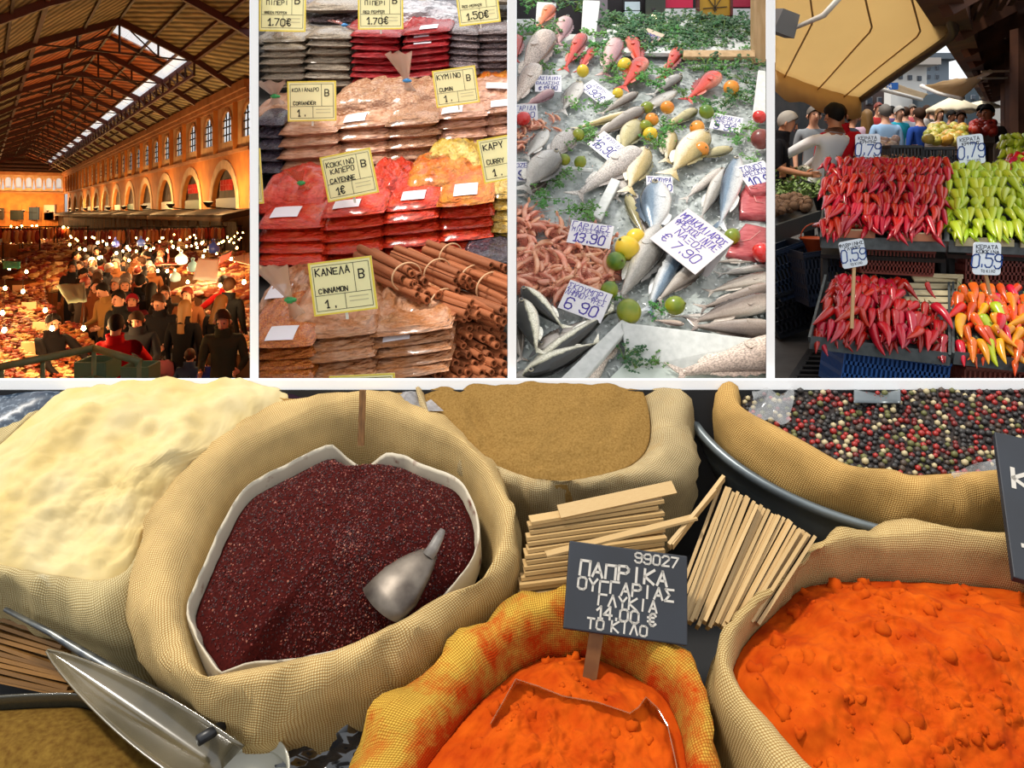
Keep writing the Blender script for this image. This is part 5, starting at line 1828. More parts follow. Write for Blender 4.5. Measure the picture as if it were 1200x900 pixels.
def fish(shape, skin, head, tail, w, label, h=0.0, back=1, bend=0.0, cat='fish', group=None, hh=None, eye=True):
  key = (shape, skin, round(bend, 2))
  if key not in FISHM:
    FISHM[key] = fish_meshes(shape, skin, bend, 0)
  body, tl, do, an, pe, cy = FISHM[key]
  Ym = fp(head[0], head[1]).y
  wm = w / F * Ym
  h0 = (h if hh is None else hh[0]) + wm * 0.26; h1 = (h if hh is None else hh[1]) + wm * 0.12
  A = fp(head[0], head[1], h0); B = fp(tail[0], tail[1], h1)
  d = B - A; L = d.length; d.normalize()
  up = (FN - d * FN.dot(d)).normalized()
  # dorsal direction: 'back'=1 puts the dark back on the left-hand side seen going head->tail
  s = up.cross(d) * back
  z = up
  if d.cross(s).dot(z) < 0:
    z = -z * -1
  W_ = wm; T_ = wm * (0.5 if shape in ('bream',) else 0.7)
  M = Matrix((d * L, s * W_, z * T_)).transposed().to_4x4(); M.translation = A
  o = obj('fish', body, None, mtx=M)
  tag(o, label, cat, group)
  obj('tail_fin', tl, o); obj('dorsal_fin', do, o); obj('anal_fin', an, o); obj('pectoral_fin', pe, o)
  if eye:
    r = min(0.115 * wm, 0.036 * L)
    xe = 0.085 if shape != 'monk' else 0.08
    e = obj('eye', eye_me, o, mtx=Matrix.Translation((xe, cy(xe) + .12 * .8, .33 if shape != 'mack' else .36)) @ Matrix.Diagonal((r / L, r / W_, r * .55 / T_, 1)))
    obj('pupil', pup_me, e)
    # gill cover edge
    mb_key = 'gill_' + shape
    if mb_key not in FISHM:
      mb = MB()
      xg = .20
      hg = next(h0_ + (h1_ - h0_) * (xg - x0) / (x1 - x0) for (x0, h0_), (x1, h1_) in zip(PROF[shape], PROF[shape][1:]) if x0 <= xg <= x1)
      pts = []
      for i in range(9):
        a = -1.1 + 2.2 * i / 8
        yy = 0.40 * hg * math.sin(a)
        pts.append(Vector((xg + .028 * math.cos(a * 1.2), yy, 0.5 * (hg ** .85) * max(0.0, 1 - (yy / (0.5 * hg)) ** 2) ** .5 * .98 + .0)))
      mb.tube(pts, 0.006, 5)
      FISHM[mb_key] = mb.mesh('gill_cover', GILL)
    obj('gill_cover', FISHM[mb_key], o, mtx=Matrix.Translation((0, cy(.2), 0)))
  clip_tree(o, WEDGE3)


ff = fish
ff('monk', 'pale', (641, 40), (606, 106), 31, 'large pale monkfish under the parsley at the back of the stall', .01, 1, 0.0)
ff('monk', 'pale', (628, 78), (598, 128), 24, 'slim pale fish lying against the big monkfish', .02, -1)
ff('hake', 'pink', (664, 20), (653, 54), 20, 'pale pink fish with its head in the dark parsley', .02)
ff('gurnard', 'red', (683, 41), (660, 84), 17, 'red gurnard beside the white foam post', .025)
ff('gurnard', 'red', (697, 56), (676, 86), 12, 'small red gurnard with curled fins beside the larger one', .02, -1)
ff('hake', 'pink', (724, 45), (707, 90), 22, 'rosy silver fish standing head up among the parsley', .02)
ff('gurnard', 'red', (739, 44), (752, 80), 18, 'red scorpion fish below the brown tent sign', .03)
ff('gurnard', 'red', (754, 70), (728, 106), 21, 'plump red scorpion fish pointing at the parsley', .03, -1)
ff('gurnard', 'red', (796, 57), (775, 93), 15, 'slim red fish beneath the wooden rail', .02)
ff('gurnard', 'red', (841, 87), (803, 119), 22, 'largest red fish on the right among the parsley', .025, -1)
ff('gurnard', 'red', (607, 42), (604, 74), 14, 'red fish by the white wall behind the monkfish', .01)
ff('gurnard', 'orange', (646, 8), (631, 32), 16, 'orange fish with its head up by the foam box', .04)
ff('mack', 'silver', (799, 88), (762, 113), 17, 'speckled silver fish beneath the slim red fish', .02, 1)
ff('mack', 'silver', (796, 106), (735, 137), 15, 'long silver fish lying below the speckled one', .015, -1)
ff('hake', 'grey', (748, 108), (702, 135), 13, 'slender grey fish beside the 9.90 tag', .02, 1)
ff('bream', 'silver', (681, 95), (657, 134), 20, 'silver bream between the two back tags', .015, -1)
ff('hake', 'pink', (649, 106), (614, 124), 15, 'curled pink squid-like fish under the back left tag', .02, 1, .1)
ff('hake', 'gold', (740, 132), (670, 152), 13, 'yellowish slender fish behind the grey one', .012, 1)
ff('hake', 'grey', (756, 126), (690, 164), 20, 'large grey fish touching the citrus pile', .02, 1, .04)
ff('bream', 'silver', (642, 152), (614, 188), 19, 'small silver bream on the pink shrimps', .02, -1)
ff('bream', 'white', (672, 152), (640, 190), 26, 'white bellied fish with gaping dark mouth', .012, 1)
ff('bream', 'silver', (652, 176), (611, 226), 36, 'big silver bream at the front of the left tray', .03, 1)
ff('bream', 'grey', (640, 205), (612, 232), 20, 'grey bream half hidden below the big silver one', .0, 1)
ff('bream', 'olive', (748, 140), (726, 180), 26, 'olive green bream above the flat pale fish', .01, 1)
ff('monk', 'white', (748, 178), (672, 232), 34, 'flat pale skate-like fish across the middle of the ice', .012, 1)
ff('bream', 'gold', (757, 172), (734, 228), 27, 'white and gold bream beside the flat pale fish', .025, 1)
ff('bream', 'white', (735, 205), (720, 235), 20, 'pale bream tucked behind the white and gold one', .0, -1)
ff('hake', 'olive', (817, 128), (779, 150), 15, 'olive fish in front of the parsley', .015, 1)
ff('bream', 'gold', (828, 152), (782, 208), 33, 'large golden bream with an orange slice at its head', .02, 1)
ff('bream', 'gold', (786, 152), (780, 192), 20, 'golden bream tucked behind the larger one', .005, 1)
ff('bream', 'olive', (859, 173), (812, 186), 17, 'olive bream with a dark head on the ice', .012, 1)
ff('mack', 'blue', (866, 183), (842, 272), 24, 'dark blue backed bonito beside the tuna', .03, -1)
ff('mack', 'silver', (852, 196), (818, 262), 18, 'white bellied bonito next to the dark blue one', .025, 1)
ff('mack', 'white', (848, 196), (800, 236), 13, 'slim pale fish crossing over the ice', .01, 1)
ff('bream', 'blue', (771, 212), (764, 284), 36, 'bluish silver bream standing over the hakes', .03, -1)
ff('hake', 'olive', (735, 228), (756, 280), 15, 'brown mottled fish left of the bluish bream', .01, -1)
ff('hake', 'grey', (744, 226), (760, 284), 12, 'thin grey fish between the brown one and the bream', .015, -1)
ff('hake', 'silver', (776, 264), (722, 356), 34, 'large silver hake beside the lemons', .02, 1, .06)
ff('hake', 'blue', (797, 286), (756, 370), 24, 'blue grey hake in shade under the wrapped sign', .008, 1)
ff('hake', 'grey', (826, 306), (768, 355), 21, 'grey hake pointing at the wrapped sign', .012, 1, -.05)
for i, (a, b, w, sk, h, l) in enumerate((((912, 300), (834, 308), 13, 'grey', 0, 'thin hake at the back of the hake pile'), ((912, 313), (838, 322), 15, 'silver', .004, 'silvery hake second from the back of the pile'),
    ((912, 322), (826, 344), 18, 'grey', .01, 'hake in the middle of the hake pile'), ((912, 334), (816, 362), 21, 'hake', .016, 'brown backed hake behind the largest one'),
    ((912, 350), (806, 380), 27, 'hake', .024, 'largest dark backed hake on the pile'), ((915, 386), (806, 382), 27, 'hake', .03, 'dark hake lying along the foam box edge'),
    ((868, 370), (782, 371), 9, 'white', .01, 'thin pale hake tail along the lime'), ((802, 380), (766, 375), 8, 'pale', .02, 'small pale strip of fish on the foam edge'))):
  ff('hake', sk, a, b, w, l, h, 1 if i % 2 else -1, .09 if i in (2, 3, 4) else 0.03)
ff('monk', 'pale', (925, 408), (786, 440), 46, 'large pale mottled fish in the front foam box', .02, 1, 0.0)
ff('mack', 'mack', (611, 336), (664, 388), 23, 'striped mackerel under the shrimps', .03, -1)
ff('mack', 'mack', (612, 350), (631, 418), 26, 'striped mackerel hanging over the dark pair', .045, -1)
ff('mack', 'mack', (618, 436), (726, 358), 26, 'long mackerel reaching up to the lime', .02, -1)
ff('mack', 'mack', (612, 440), (708, 398), 28, 'dark backed mackerel at the front of the tray', .03, -1)
ff('mack', 'grey', (600, 376), (612, 425), 22, 'grey mackerel cut off by the white wall', .0, 1)
ff('hake', 'grey', (630, 410), (690, 374), 22, 'grey fish beneath the long mackerel', .0, 1)
ff('mack', 'mack', (596, 345), (612, 395), 18, 'mackerel in shade by the wall', .0, 1)
ff('mack', 'white', (602, 440), (645, 438), 14, 'pale fish belly under the front mackerel', .0, 1)
ff('monk', 'pale', (668, 462), (736, 380), 34, 'long pale pink fish sliding into the front box', .0, 1)


# ---- shrimps
def shrimps():
  sm = mat('shrimp_shell', '#d98a68', 0.35, c2='#e8b498', scale=3, rnd=0.18, hue=0.012, coat=0.4)
  lm = mat('shrimp_leg', '#c9705a', 0.5, rnd=0.15)
  metas = []
  for v in range(3):
    mb = MB(); pts = []; rad = []
    curl = (0.8, 1.5, 2.2)[v]
    for i in range(13):
      s = i / 12
      a = curl * s
      pts.append(Vector((math.sin(a) / curl, (1 - math.cos(a)) / curl, 0)))
      rad.append((0.02, .06, .085, .095, .088, .098, .086, .094, .08, .08, .06, .045, .02)[i])
    mb.tube(pts, rad, 8)
    body = mb.mesh('shrimp_body', sm)
    mb = MB()
    for i in range(2, 9):
      p = pts[i]; d = (pts[i + 1] - pts[i - 1]).normalized(); nrm = Vector((-d.y, d.x, 0))
      for sgn in (-1, 1):
        mb.tube([p + nrm * .05 + Vector((0, 0, .03 * sgn)), p + nrm * .17 + Vector((-.02, 0, .06 * sgn)), p + nrm * .26 + Vector((-.07, 0, .05 * sgn))], [.012, .009, .004], 4)
    legs = mb.mesh('legs', lm)
    mb = MB()
    mb.tube([pts[0], pts[0] + Vector((-.12, -.05, .02))], [.02, .003], 5)
    for sgn in (-1, 1):
      mb.tube([pts[0] + Vector((.03, .02, .03 * sgn)), Vector((-.25, .06, .08 * sgn)), Vector((-.5, .2, .05 * sgn))], [.008, .006, .003], 4)
    ant = mb.mesh('antennae', lm)
    mb = MB(); e = pts[-1]; d = (pts[-1] - pts[-2]).normalized(); nrm = Vector((-d.y, d.x, 0))
    for sgn in (-1, 0, 1):
      q = (d + nrm * .3 * 0 + Vector((0, 0, .7 * sgn))).normalized()
      mb.tube([e - d * .02, e + q * .1, e + q * .17], [.02, .045, .015], 6, flat=.35)
    fan = mb.mesh('tail_fan', sm)
    metas.append((body, legs, ant, fan))
  rng = random.Random(23)
  def put(x, y, h, label, group, L=None):
    b, l, a, f = rng.choice(metas)
    d = Vector((1, 0, 0)) * math.cos(t := rng.gauss(1.1, 0.9)) + FV * math.sin(t)
    d = (d + FN * rng.uniform(-.25, .25)).normalized()
    z = (FN + Vector((rng.uniform(-.6, .6), rng.uniform(-.6, .6), 0))).normalized()
    y_ = z.cross(d).normalized() * rng.choice((-1, 1)); z = d.cross(y_)
    L = L or rng.uniform(.075, .105)
    M = Matrix((d * L, y_ * L, z * L)).transposed().to_4x4(); M.translation = fp(x, y, h) - d * L * .4
    o = obj('shrimp', b, None, mtx=M); tag(o, label, 'shrimp', group)
    obj('legs', l, o); obj('antennae', a, o); obj('tail_fan', f, o)
    clip_tree(o, WEDGE3)
  n = 0
  while n < 150:
    x, y = rng.uniform(606, 716), rng.uniform(242, 345)
    if y < 242 + (x - 605) * .42 or x > 690 + (y - 270) * .35 + 8 or y > 348 - max(0, x - 640) * .2: continue
    n += 1
    put(x, y, .008 + .03 * rng.random() * (1 - abs(x - 640) / 90), 'pink shrimp in the heap around the 13.90 tag', 'heap of pink shrimps')
  for i in range(42):
    x, y = rng.uniform(604, 660), rng.uniform(138, 188)
    if x > 625 and y > 158 - (x - 640) * .1: continue
    put(x, y, .008 + .012 * rng.random(), 'small shrimp on the ice behind the silver breams', 'small shrimps at the back', .06)


shrimps()


# ---- citrus, tomatoes
def fruit():
  def m(n, c, c2): return mat(n, c, 0.35, c2=c2, scale=12, bump=0.002, bscale=400, coat=.25)
  cols = {'lime': m('lime_skin', '#5f7a10', '#9a981c'), 'lemon': m('lemon_skin', '#e0b51c', '#d9c030'), 'orange': m('orange_skin', '#dd7a1e', '#e09a30'), 'tomato': mat('tomato_skin', '#c8201c', .2, coat=.8), 'dark': m('dark_fruit', '#6a2a26', '#8a4038'), 'green': m('green_lime', '#2c6410', '#8c981c')}
  stem = mat('fruit_stem', '#5c5a2a', .7)
  def one(kind, x, y, r, label, h=0.0):
    Y = fp(x, y).y; R_ = r / F * Y
    t = thing('citrus_fruit' if kind not in ('tomato', 'dark') else 'tomato', label, 'fruit' if kind != 'tomato' else 'tomato', fp(x, y, R_ + h) - FN * 0)
    mb = MB()
    prof = []
    for i in range(13):
      a = math.pi * i / 12
      rr = math.sin(a); zz = -math.cos(a)
      if kind in ('lime', 'lemon', 'green'): zz *= 1.08 + (0.12 if i in (0, 12) else 0)
      else: zz *= .9
      prof.append((max(.001, rr) * R_, zz * R_))
    mb.lathe(prof, 18)
    me = mb.mesh('fruit_skin', cols[kind])
    rot = Euler((R.uniform(.3, 1.4), R.uniform(-.8, .8), R.uniform(0, 6))).to_matrix().to_4x4()
    b = obj('fruit_body', me, t, mtx=rot)
    mb = MB(); mb.lathe([(R_ * .14, 0), (R_ * .12, R_ * .05), (R_ * .03, R_ * .08)], 8, (0, 0, R_ * (1.14 if kind in ('lime', 'lemon', 'green') else .88)))
    obj('stem_scar', mb.mesh('stem_scar', stem), t, mtx=rot)
    clip_tree(t, WEDGE3)
  for a in (('lemon', 735, 291, 14, 'large yellow lemon beside the 13.90 tag'), ('lemon', 745, 279, 11, 'yellow lemon behind the large one'), ('green', 722, 306, 11, 'half green lime under the large lemon'), ('green', 714, 340, 10, 'lime above the 6.90 tag'),
       ('lime', 737, 365, 14, 'biggest yellow green lime at the edge of the foam box'), ('lime', 791, 358, 11, 'lime between the hakes and the foam box'), ('lime', 858, 277, 9, 'lime touching the wrapped sign'), ('tomato', 893, 296, 12, 'red tomato slice below the tuna'),
       ('tomato', 613, 139, 9, 'red tomato on the small shrimps'), ('lime', 758, 126, 7, 'lime at the top of the citrus pile'), ('orange', 764, 140, 8, 'orange in the citrus pile'), ('lime', 757, 148, 7, 'lime in the citrus pile between oranges'), ('lemon', 762, 157, 8, 'lemon at the bottom of the citrus pile'),
       ('orange', 817, 150, 9, 'orange at the head of the golden bream'), ('orange', 822, 175, 9, 'orange under the belly of the golden bream'), ('lime', 661, 187, 7, 'small lime right of the big silver bream'), ('lime', 680, 190, 7, 'small lime on the white foam edge'),
       ('lime', 678, 158, 7, 'pale lime by the bright parsley'), ('orange', 782, 126, 8, 'orange behind the olive fish'), ('orange', 857, 103, 9, 'orange in the parsley under the wooden rail'), ('tomato', 890, 137, 8, 'small tomato by the white panel'), ('lemon', 683, 83, 7, 'lemon beside the red gurnard'),
       ('lemon', 732, 76, 8, 'lemon beside the plump scorpion fish'), ('lemon', 724, 109, 6, 'lemon under the tail of the scorpion fish'), ('dark', 892, 163, 12, 'dark red fruit at the wall beside the ice'), ('green', 828, 131, 8, 'green lime behind the 9.90 white tag')):
    one(a[0], a[1], a[2], a[3], a[4], 0.02)


fruit()


# ---- parsley
def parsley():
  lm = mat('parsley_leaf', '#2f6a24', 0.5, c2='#4d8a34', scale=20, rnd=0.3, hue=0.02)
  ld = mat('parsley_leaf_dark', '#1d4522', 0.5, c2='#336a34', scale=20, rnd=0.3, hue=0.02)
  sm = mat('parsley_stem', '#6a8a3c', 0.5)
  rng = random.Random(31)
  var = []
  for v in range(4):
    leaves = MB(); stems = MB()
    for i in range(9 + v):
      a = rng.uniform(0, 6.28); rr = rng.uniform(.2, 1.0)
      tip = Vector((rr * math.cos(a), rr * math.sin(a), rng.uniform(.1, .45)))
      stems.tube([Vector((-.2 * math.cos(v), -.2, 0)), tip * .5 + Vector((0, 0, .15)), tip], [.028, .022, .014], 4)
      for j in range(5):
        b = rng.uniform(0, 6.28)
        c = tip + Vector((rng.uniform(-.22, .22), rng.uniform(-.22, .22), rng.uniform(-.1, .15)))
        s = rng.uniform(.16, .27)
        d = Vector((math.cos(b), math.sin(b), rng.uniform(-.5, .5))).normalized(); e = d.cross(Vector((rng.uniform(-.4, .4), rng.uniform(-.4, .4), 1))).normalized(); u = d.cross(e)
        # three-lobed leaflet with a raised midrib
        leaves.add([c, c + d * s * .5 + e * s * .55 + u * s * .1, c + d * s * .62 + e * s * .2, c + d * s * 1.15 + u * s * .12, c + d * s * .62 - e * s * .2, c + d * s * .5 - e * s * .55 + u * s * .1, c + d * s * .55 - u * s * .12],
             [(0, 6, 1), (1, 6, 2), (2, 6, 3), (3, 6, 4), (4, 6, 5), (5, 6, 0)])
    var.append((stems.mesh('stems', sm), leaves.mesh('leaves', lm, False), None))
    l2 = var[-1][1].copy(); l2.materials[0] = ld
    var[-1] = (var[-1][0], var[-1][1], l2)
  spots = [(640, 36, 14), (625, 41, 11), (664, 10, 15, 1), (680, 14, 16, 1), (688, 44, 12), (668, 61, 12), (641, 82, 10), (632, 6, 12), (703, 60, 13), (716, 78, 12), (734, 32, 16, 1), (722, 40, 12, 1), (748, 28, 14, 1), (768, 36, 14, 1), (790, 46, 14), (803, 26, 14, 1), (816, 40, 15, 1), (832, 33, 15, 1),
      (846, 44, 14, 1), (860, 34, 14, 1), (874, 28, 12, 1), (866, 52, 12, 1), (842, 56, 10), (808, 62, 10), (796, 58, 10), (742, 96, 14), (756, 96, 13), (768, 100, 12), (776, 84, 10), (800, 110, 9), (780, 90, 10), (824, 122, 9), (852, 122, 13, 1), (870, 96, 14, 1), (884, 82, 13, 1), (864, 112, 13, 1), (878, 118, 12, 1), (850, 82, 11), (828, 78, 11, 1), (815, 82, 10),
      (674, 126, 9), (700, 126, 9), (686, 158, 13), (692, 166, 10), (770, 166, 11), (786, 152, 10), (776, 150, 9), (836, 140, 9), (866, 162, 10), (876, 152, 9), (662, 204, 9), (664, 172, 8), (652, 214, 9), (640, 236, 10), (668, 248, 9), (686, 250, 13), (694, 246, 10), (632, 228, 8),
      (735, 418, 12, 1), (745, 428, 10, 1), (768, 425, 9), (722, 350, 7), (772, 366, 8), (880, 188, 8), (893, 200, 8), (765, 172, 9), (725, 94, 11), (612, 34, 10), (748, 60, 10), (884, 60, 9)]
  spots += [(722 + (i % 13) * 12.5, 30 + (i // 13) * 11 + (i % 3) * 3, 13, 1) for i in range(39) if not (i % 13 > 9 and i > 25)]
  for q in spots:
    x, y, r = q[:3]
    Y = fp(x, y).y; s = r / F * Y * 1.75
    st, l1, l2 = rng.choice(var)
    z = (FN + Vector((rng.uniform(-.2, .2), rng.uniform(-.3, .1), 0))).normalized()
    a = rng.uniform(0, 6.28)
    d = (Vector((1, 0, 0)) * math.cos(a) + FV * math.sin(a)); d = (d - z * d.dot(z)).normalized(); e = z.cross(d)
    M = Matrix((d * s, e * s, z * s)).transposed().to_4x4(); M.translation = fp(x, y, .02 + .01 * rng.random())
    dark = len(q) > 3
    back = y < 130
    t = thing('parsley_sprig', ('dark ' if dark else 'bright ') + 'green parsley sprig ' + ('strewn among the red fish at the back' if back else 'lying on the ice between the fish and tags') , 'parsley', mtx=M, group=('dark' if dark else 'bright') + ' parsley ' + ('at the back' if back else 'on the ice'))
    obj('stems', st, t); obj('leaves', l2 if dark else l1, t)
    clip_tree(t, WEDGE3)


parsley()


# ---- tuna steaks
def tuna():
  tm = mat('tuna_flesh', '#9c2f38', 0.35, c2='#b85a5c', scale=40, stretch=(1, 4, 1), coat=.5, bump=.001, bscale=60)
  for q, th, l in (([(868, 226), (876, 214), (905, 206), (905, 252), (868, 250)], .03, 'thick tuna piece below the price tag'), ([(852, 296), (862, 276), (874, 262), (905, 268), (905, 302), (870, 300)], .025, 'dark red tuna steak above the tomato'), ([(874, 216), (905, 212), (905, 224), (880, 226)], .045, 'narrow bright tuna strip under the price tag')):
    mb = MB()
    top = [fp(x, y, th) for x, y in q]; bo = [fp(x, y, 0) + Vector((0, 0, 0)) for x, y in q]
    c = sum(top, Vector()) / len(top)
    bo = [p - FN * th for p in top]
    mid = [p.lerp(b, .5) + (p - c).normalized() * .004 for p, b in zip(top, bo)]
    ins = [c + (p - c) * .9 + FN * .003 for p in top]
    mb.loft([bo, mid, top, ins], True, True)
    t = thing('tuna_steak', l, 'tuna', bo[0])
    me = mb.mesh('flesh', tm, True); me.transform(Matrix.Translation(-Vector(t.location)))
    obj('flesh', fix(me), t)
    mb = MB(); mb.tube([ins[0].lerp(ins[2], .3) + FN * .001, ins[0].lerp(ins[3], .5) + FN * .0015, ins[1].lerp(ins[3], .7) + FN * .001], .0012, 5)
    me = mb.mesh('sinew', mat('tuna_sinew', '#d9a09a', .4)); me.transform(Matrix.Translation(-Vector(t.location)))
    obj('sinew', me, t)
    clip_tree(t, WEDGE3)


tuna()


# ---- price tags stuck in the ice
BLUE = mat('blue_marker', '#2a2f8a', 0.6)
VIOLET = mat('violet_marker', '#4a3aa0', 0.6)


def ice_tag(label, quad, lines, hs=(.05, .05, .012, .012), paper='#dcdae0', tent=False, ink=None, name='price_tag'):
  q = [fp(x, y, h) for (x, y), h in zip(quad, hs)]
  M, w, h = quad_frame(q)
  t = thing(name, label, 'price tag', mtx=M)
  mb = MB(); mb.box((0, 0, -.001), (w, h, .002))
  obj('card', mb.mesh('card', mat('tag_paper_' + paper[1:], paper, .45, coat=.3), False), t)
  if tent:
    mb = MB(); mb.slab([Vector((-w / 2, h / 2, -.001)), Vector((w / 2, h / 2, -.001)), Vector((w / 2, -h * .25, -.001 - h * .55)), Vector((-w / 2, -h * .25, -.001 - h * .55))], .002, (0, .6, -.6))
    obj('rear_flap', mb.mesh('rear_flap', MATS['tag_paper_' + paper[1:]], False), t)
  mb = MB(); rng = R
  for (tx, x, y, hh, thick) in lines:
    H = hh * h
    mx = .92 * w / (len(tx) * .86)
    lettering(mb, tx, x * w, y * h, H, H * thick * .85, rng, 'c', .1, wid=min(.62, .62 * mx / H), gap=min(.24, .24 * mx / H), z=.0006)
  obj('lettering', mb.mesh('lettering', ink or BLUE, False), t)
  clip_tree(t, WEDGE3)


ice_tag('white tag with three handwritten lines before the monkfish', [(628, 88), (659, 88), (657, 108), (626, 107)], [('ΒΑΣΙΛΙΚΗ', 0, .2, .2, .15), ('ΘΑΛΑΣΣΗΣ', 0, -.08, .18, .15), ('€ 19.90', 0, -.4, .22, .18)], (.05, .05, .025, .025))
ice_tag('white tag reading 9.90 turned sideways by the slender fish', [(691, 91), (718, 111), (707, 124), (682, 105)], [('ΣΑΡΓΟΙ', 0, .18, .2, .15), ('9.90€', 0, -.36, .42, .15)], (.05, .04, .02, .03))
ice_tag('brown card tent sign among the parsley', [(752, 32), (774, 39), (764, 62), (746, 53)], [('ΜΠΑΡΜΠΟΥΝΙ', 0, .15, .16, .15), ('9.50', 0, -.2, .3, .15)], (.07, .07, .03, .03), '#b9a48c', True)
ice_tag('pale plastic tag behind the red tomato', [(607, 122), (632, 122), (628, 140), (600, 141)], [('ΓΑΡΙΔΑ', 0, .1, .26, .14), ('7.90', 0, -.35, .32, .15)], (.05, .05, .02, .02), '#cfd0d4', True)
ice_tag('white tag reading 9.90 in front of the dark parsley', [(838, 132), (872, 139), (866, 156), (829, 150)], [('ΛΑΒΡΑΚΙΑ', 0, .16, .24, .14), ('ΦΡΕΣΚΑ', 0, -.1, .2, .16), ('9 90', 0, -.46, .34, .16)], (.045, .045, .02, .02))
ice_tag('white folded tag reading 16.90 above the flat pale fish', [(705, 152), (738, 176), (716, 192), (691, 170)], [('ΣΦΥΡΙΔΑ', 0, .22, .2, .14), ('16.90', 0, -.36, .42, .16)], (.06, .05, .02, .03), tent=True)
ice_tag('small white tag between the bream and the golden bream', [(757, 206), (788, 207), (789, 226), (758, 224)], [('ΤΣΙΠΟΥΡΑ', 0, .12, .28, .16), ('9.00', .1, -.42, .38, .16)], (.06, .06, .04, .04))
ice_tag('white tag reading 10.9 beside the tuna', [(867, 196), (902, 187), (906, 215), (873, 222)], [('ΤΟΝΟΣ', 0, .2, .22, .15), ('ΦΡΕΣΚΟΣ', 0, 0, .18, .17), ('10.9', 0, -.44, .38, .17)], (.07, .07, .045, .045))
ice_tag('white tag reading shrimps 13.90 on the shrimp heap', [(673, 257), (720, 266), (714, 291), (661, 284)], [('ΓΑΡΙΔΕΣ', 0, .2, .24, .14), ('ΜΙΚΡΕΣ ΦΡΕΣ', 0, .02, .17, .15), ('13.90', .02, -.4, .38, .16)], (.055, .055, .035, .035), ink=VIOLET)
ice_tag('white tag reading mackerel 6.90 above the mackerels', [(669, 327), (718, 346), (704, 378), (653, 361)], [('ΣΚΟΥΜΠΡΙ', -.02, .22, .2, .14), ('ΛΗΜΝΟΥ-ΦΡΕΣ', -.02, .02, .18, .14), ('6 90', 0, -.42, .36, .15)], (.07, .07, .035, .035), ink=VIOLET)
ice_tag('large plastic wrapped sign reading fresh cod from Naxos', [(795, 234), (849, 282), (826, 323), (772, 290)], [('ΜΠΑΚΑΛΙΑΡΟΣ', 0, .26, .15, .15), ('ΦΡΕΣΚΟΣ ΙΝΤΑΞ', 0, .08, .14, .14), ('ΝΑΞΟΣ', 0, -.1, .14, .14), ('€ 7.90', 0, -.36, .2, .12)], (.12, .10, .06, .08), '#cfc9cc', True, VIOLET)
ice_tag('white tag by the wall before the big silver bream', [(597, 189), (618, 190), (617, 212), (597, 213)], [('ΡΟΖΕ', .1, .2, .22, .15), ('9', .25, -.4, .4, .16)], (.05, .05, .03, .03))


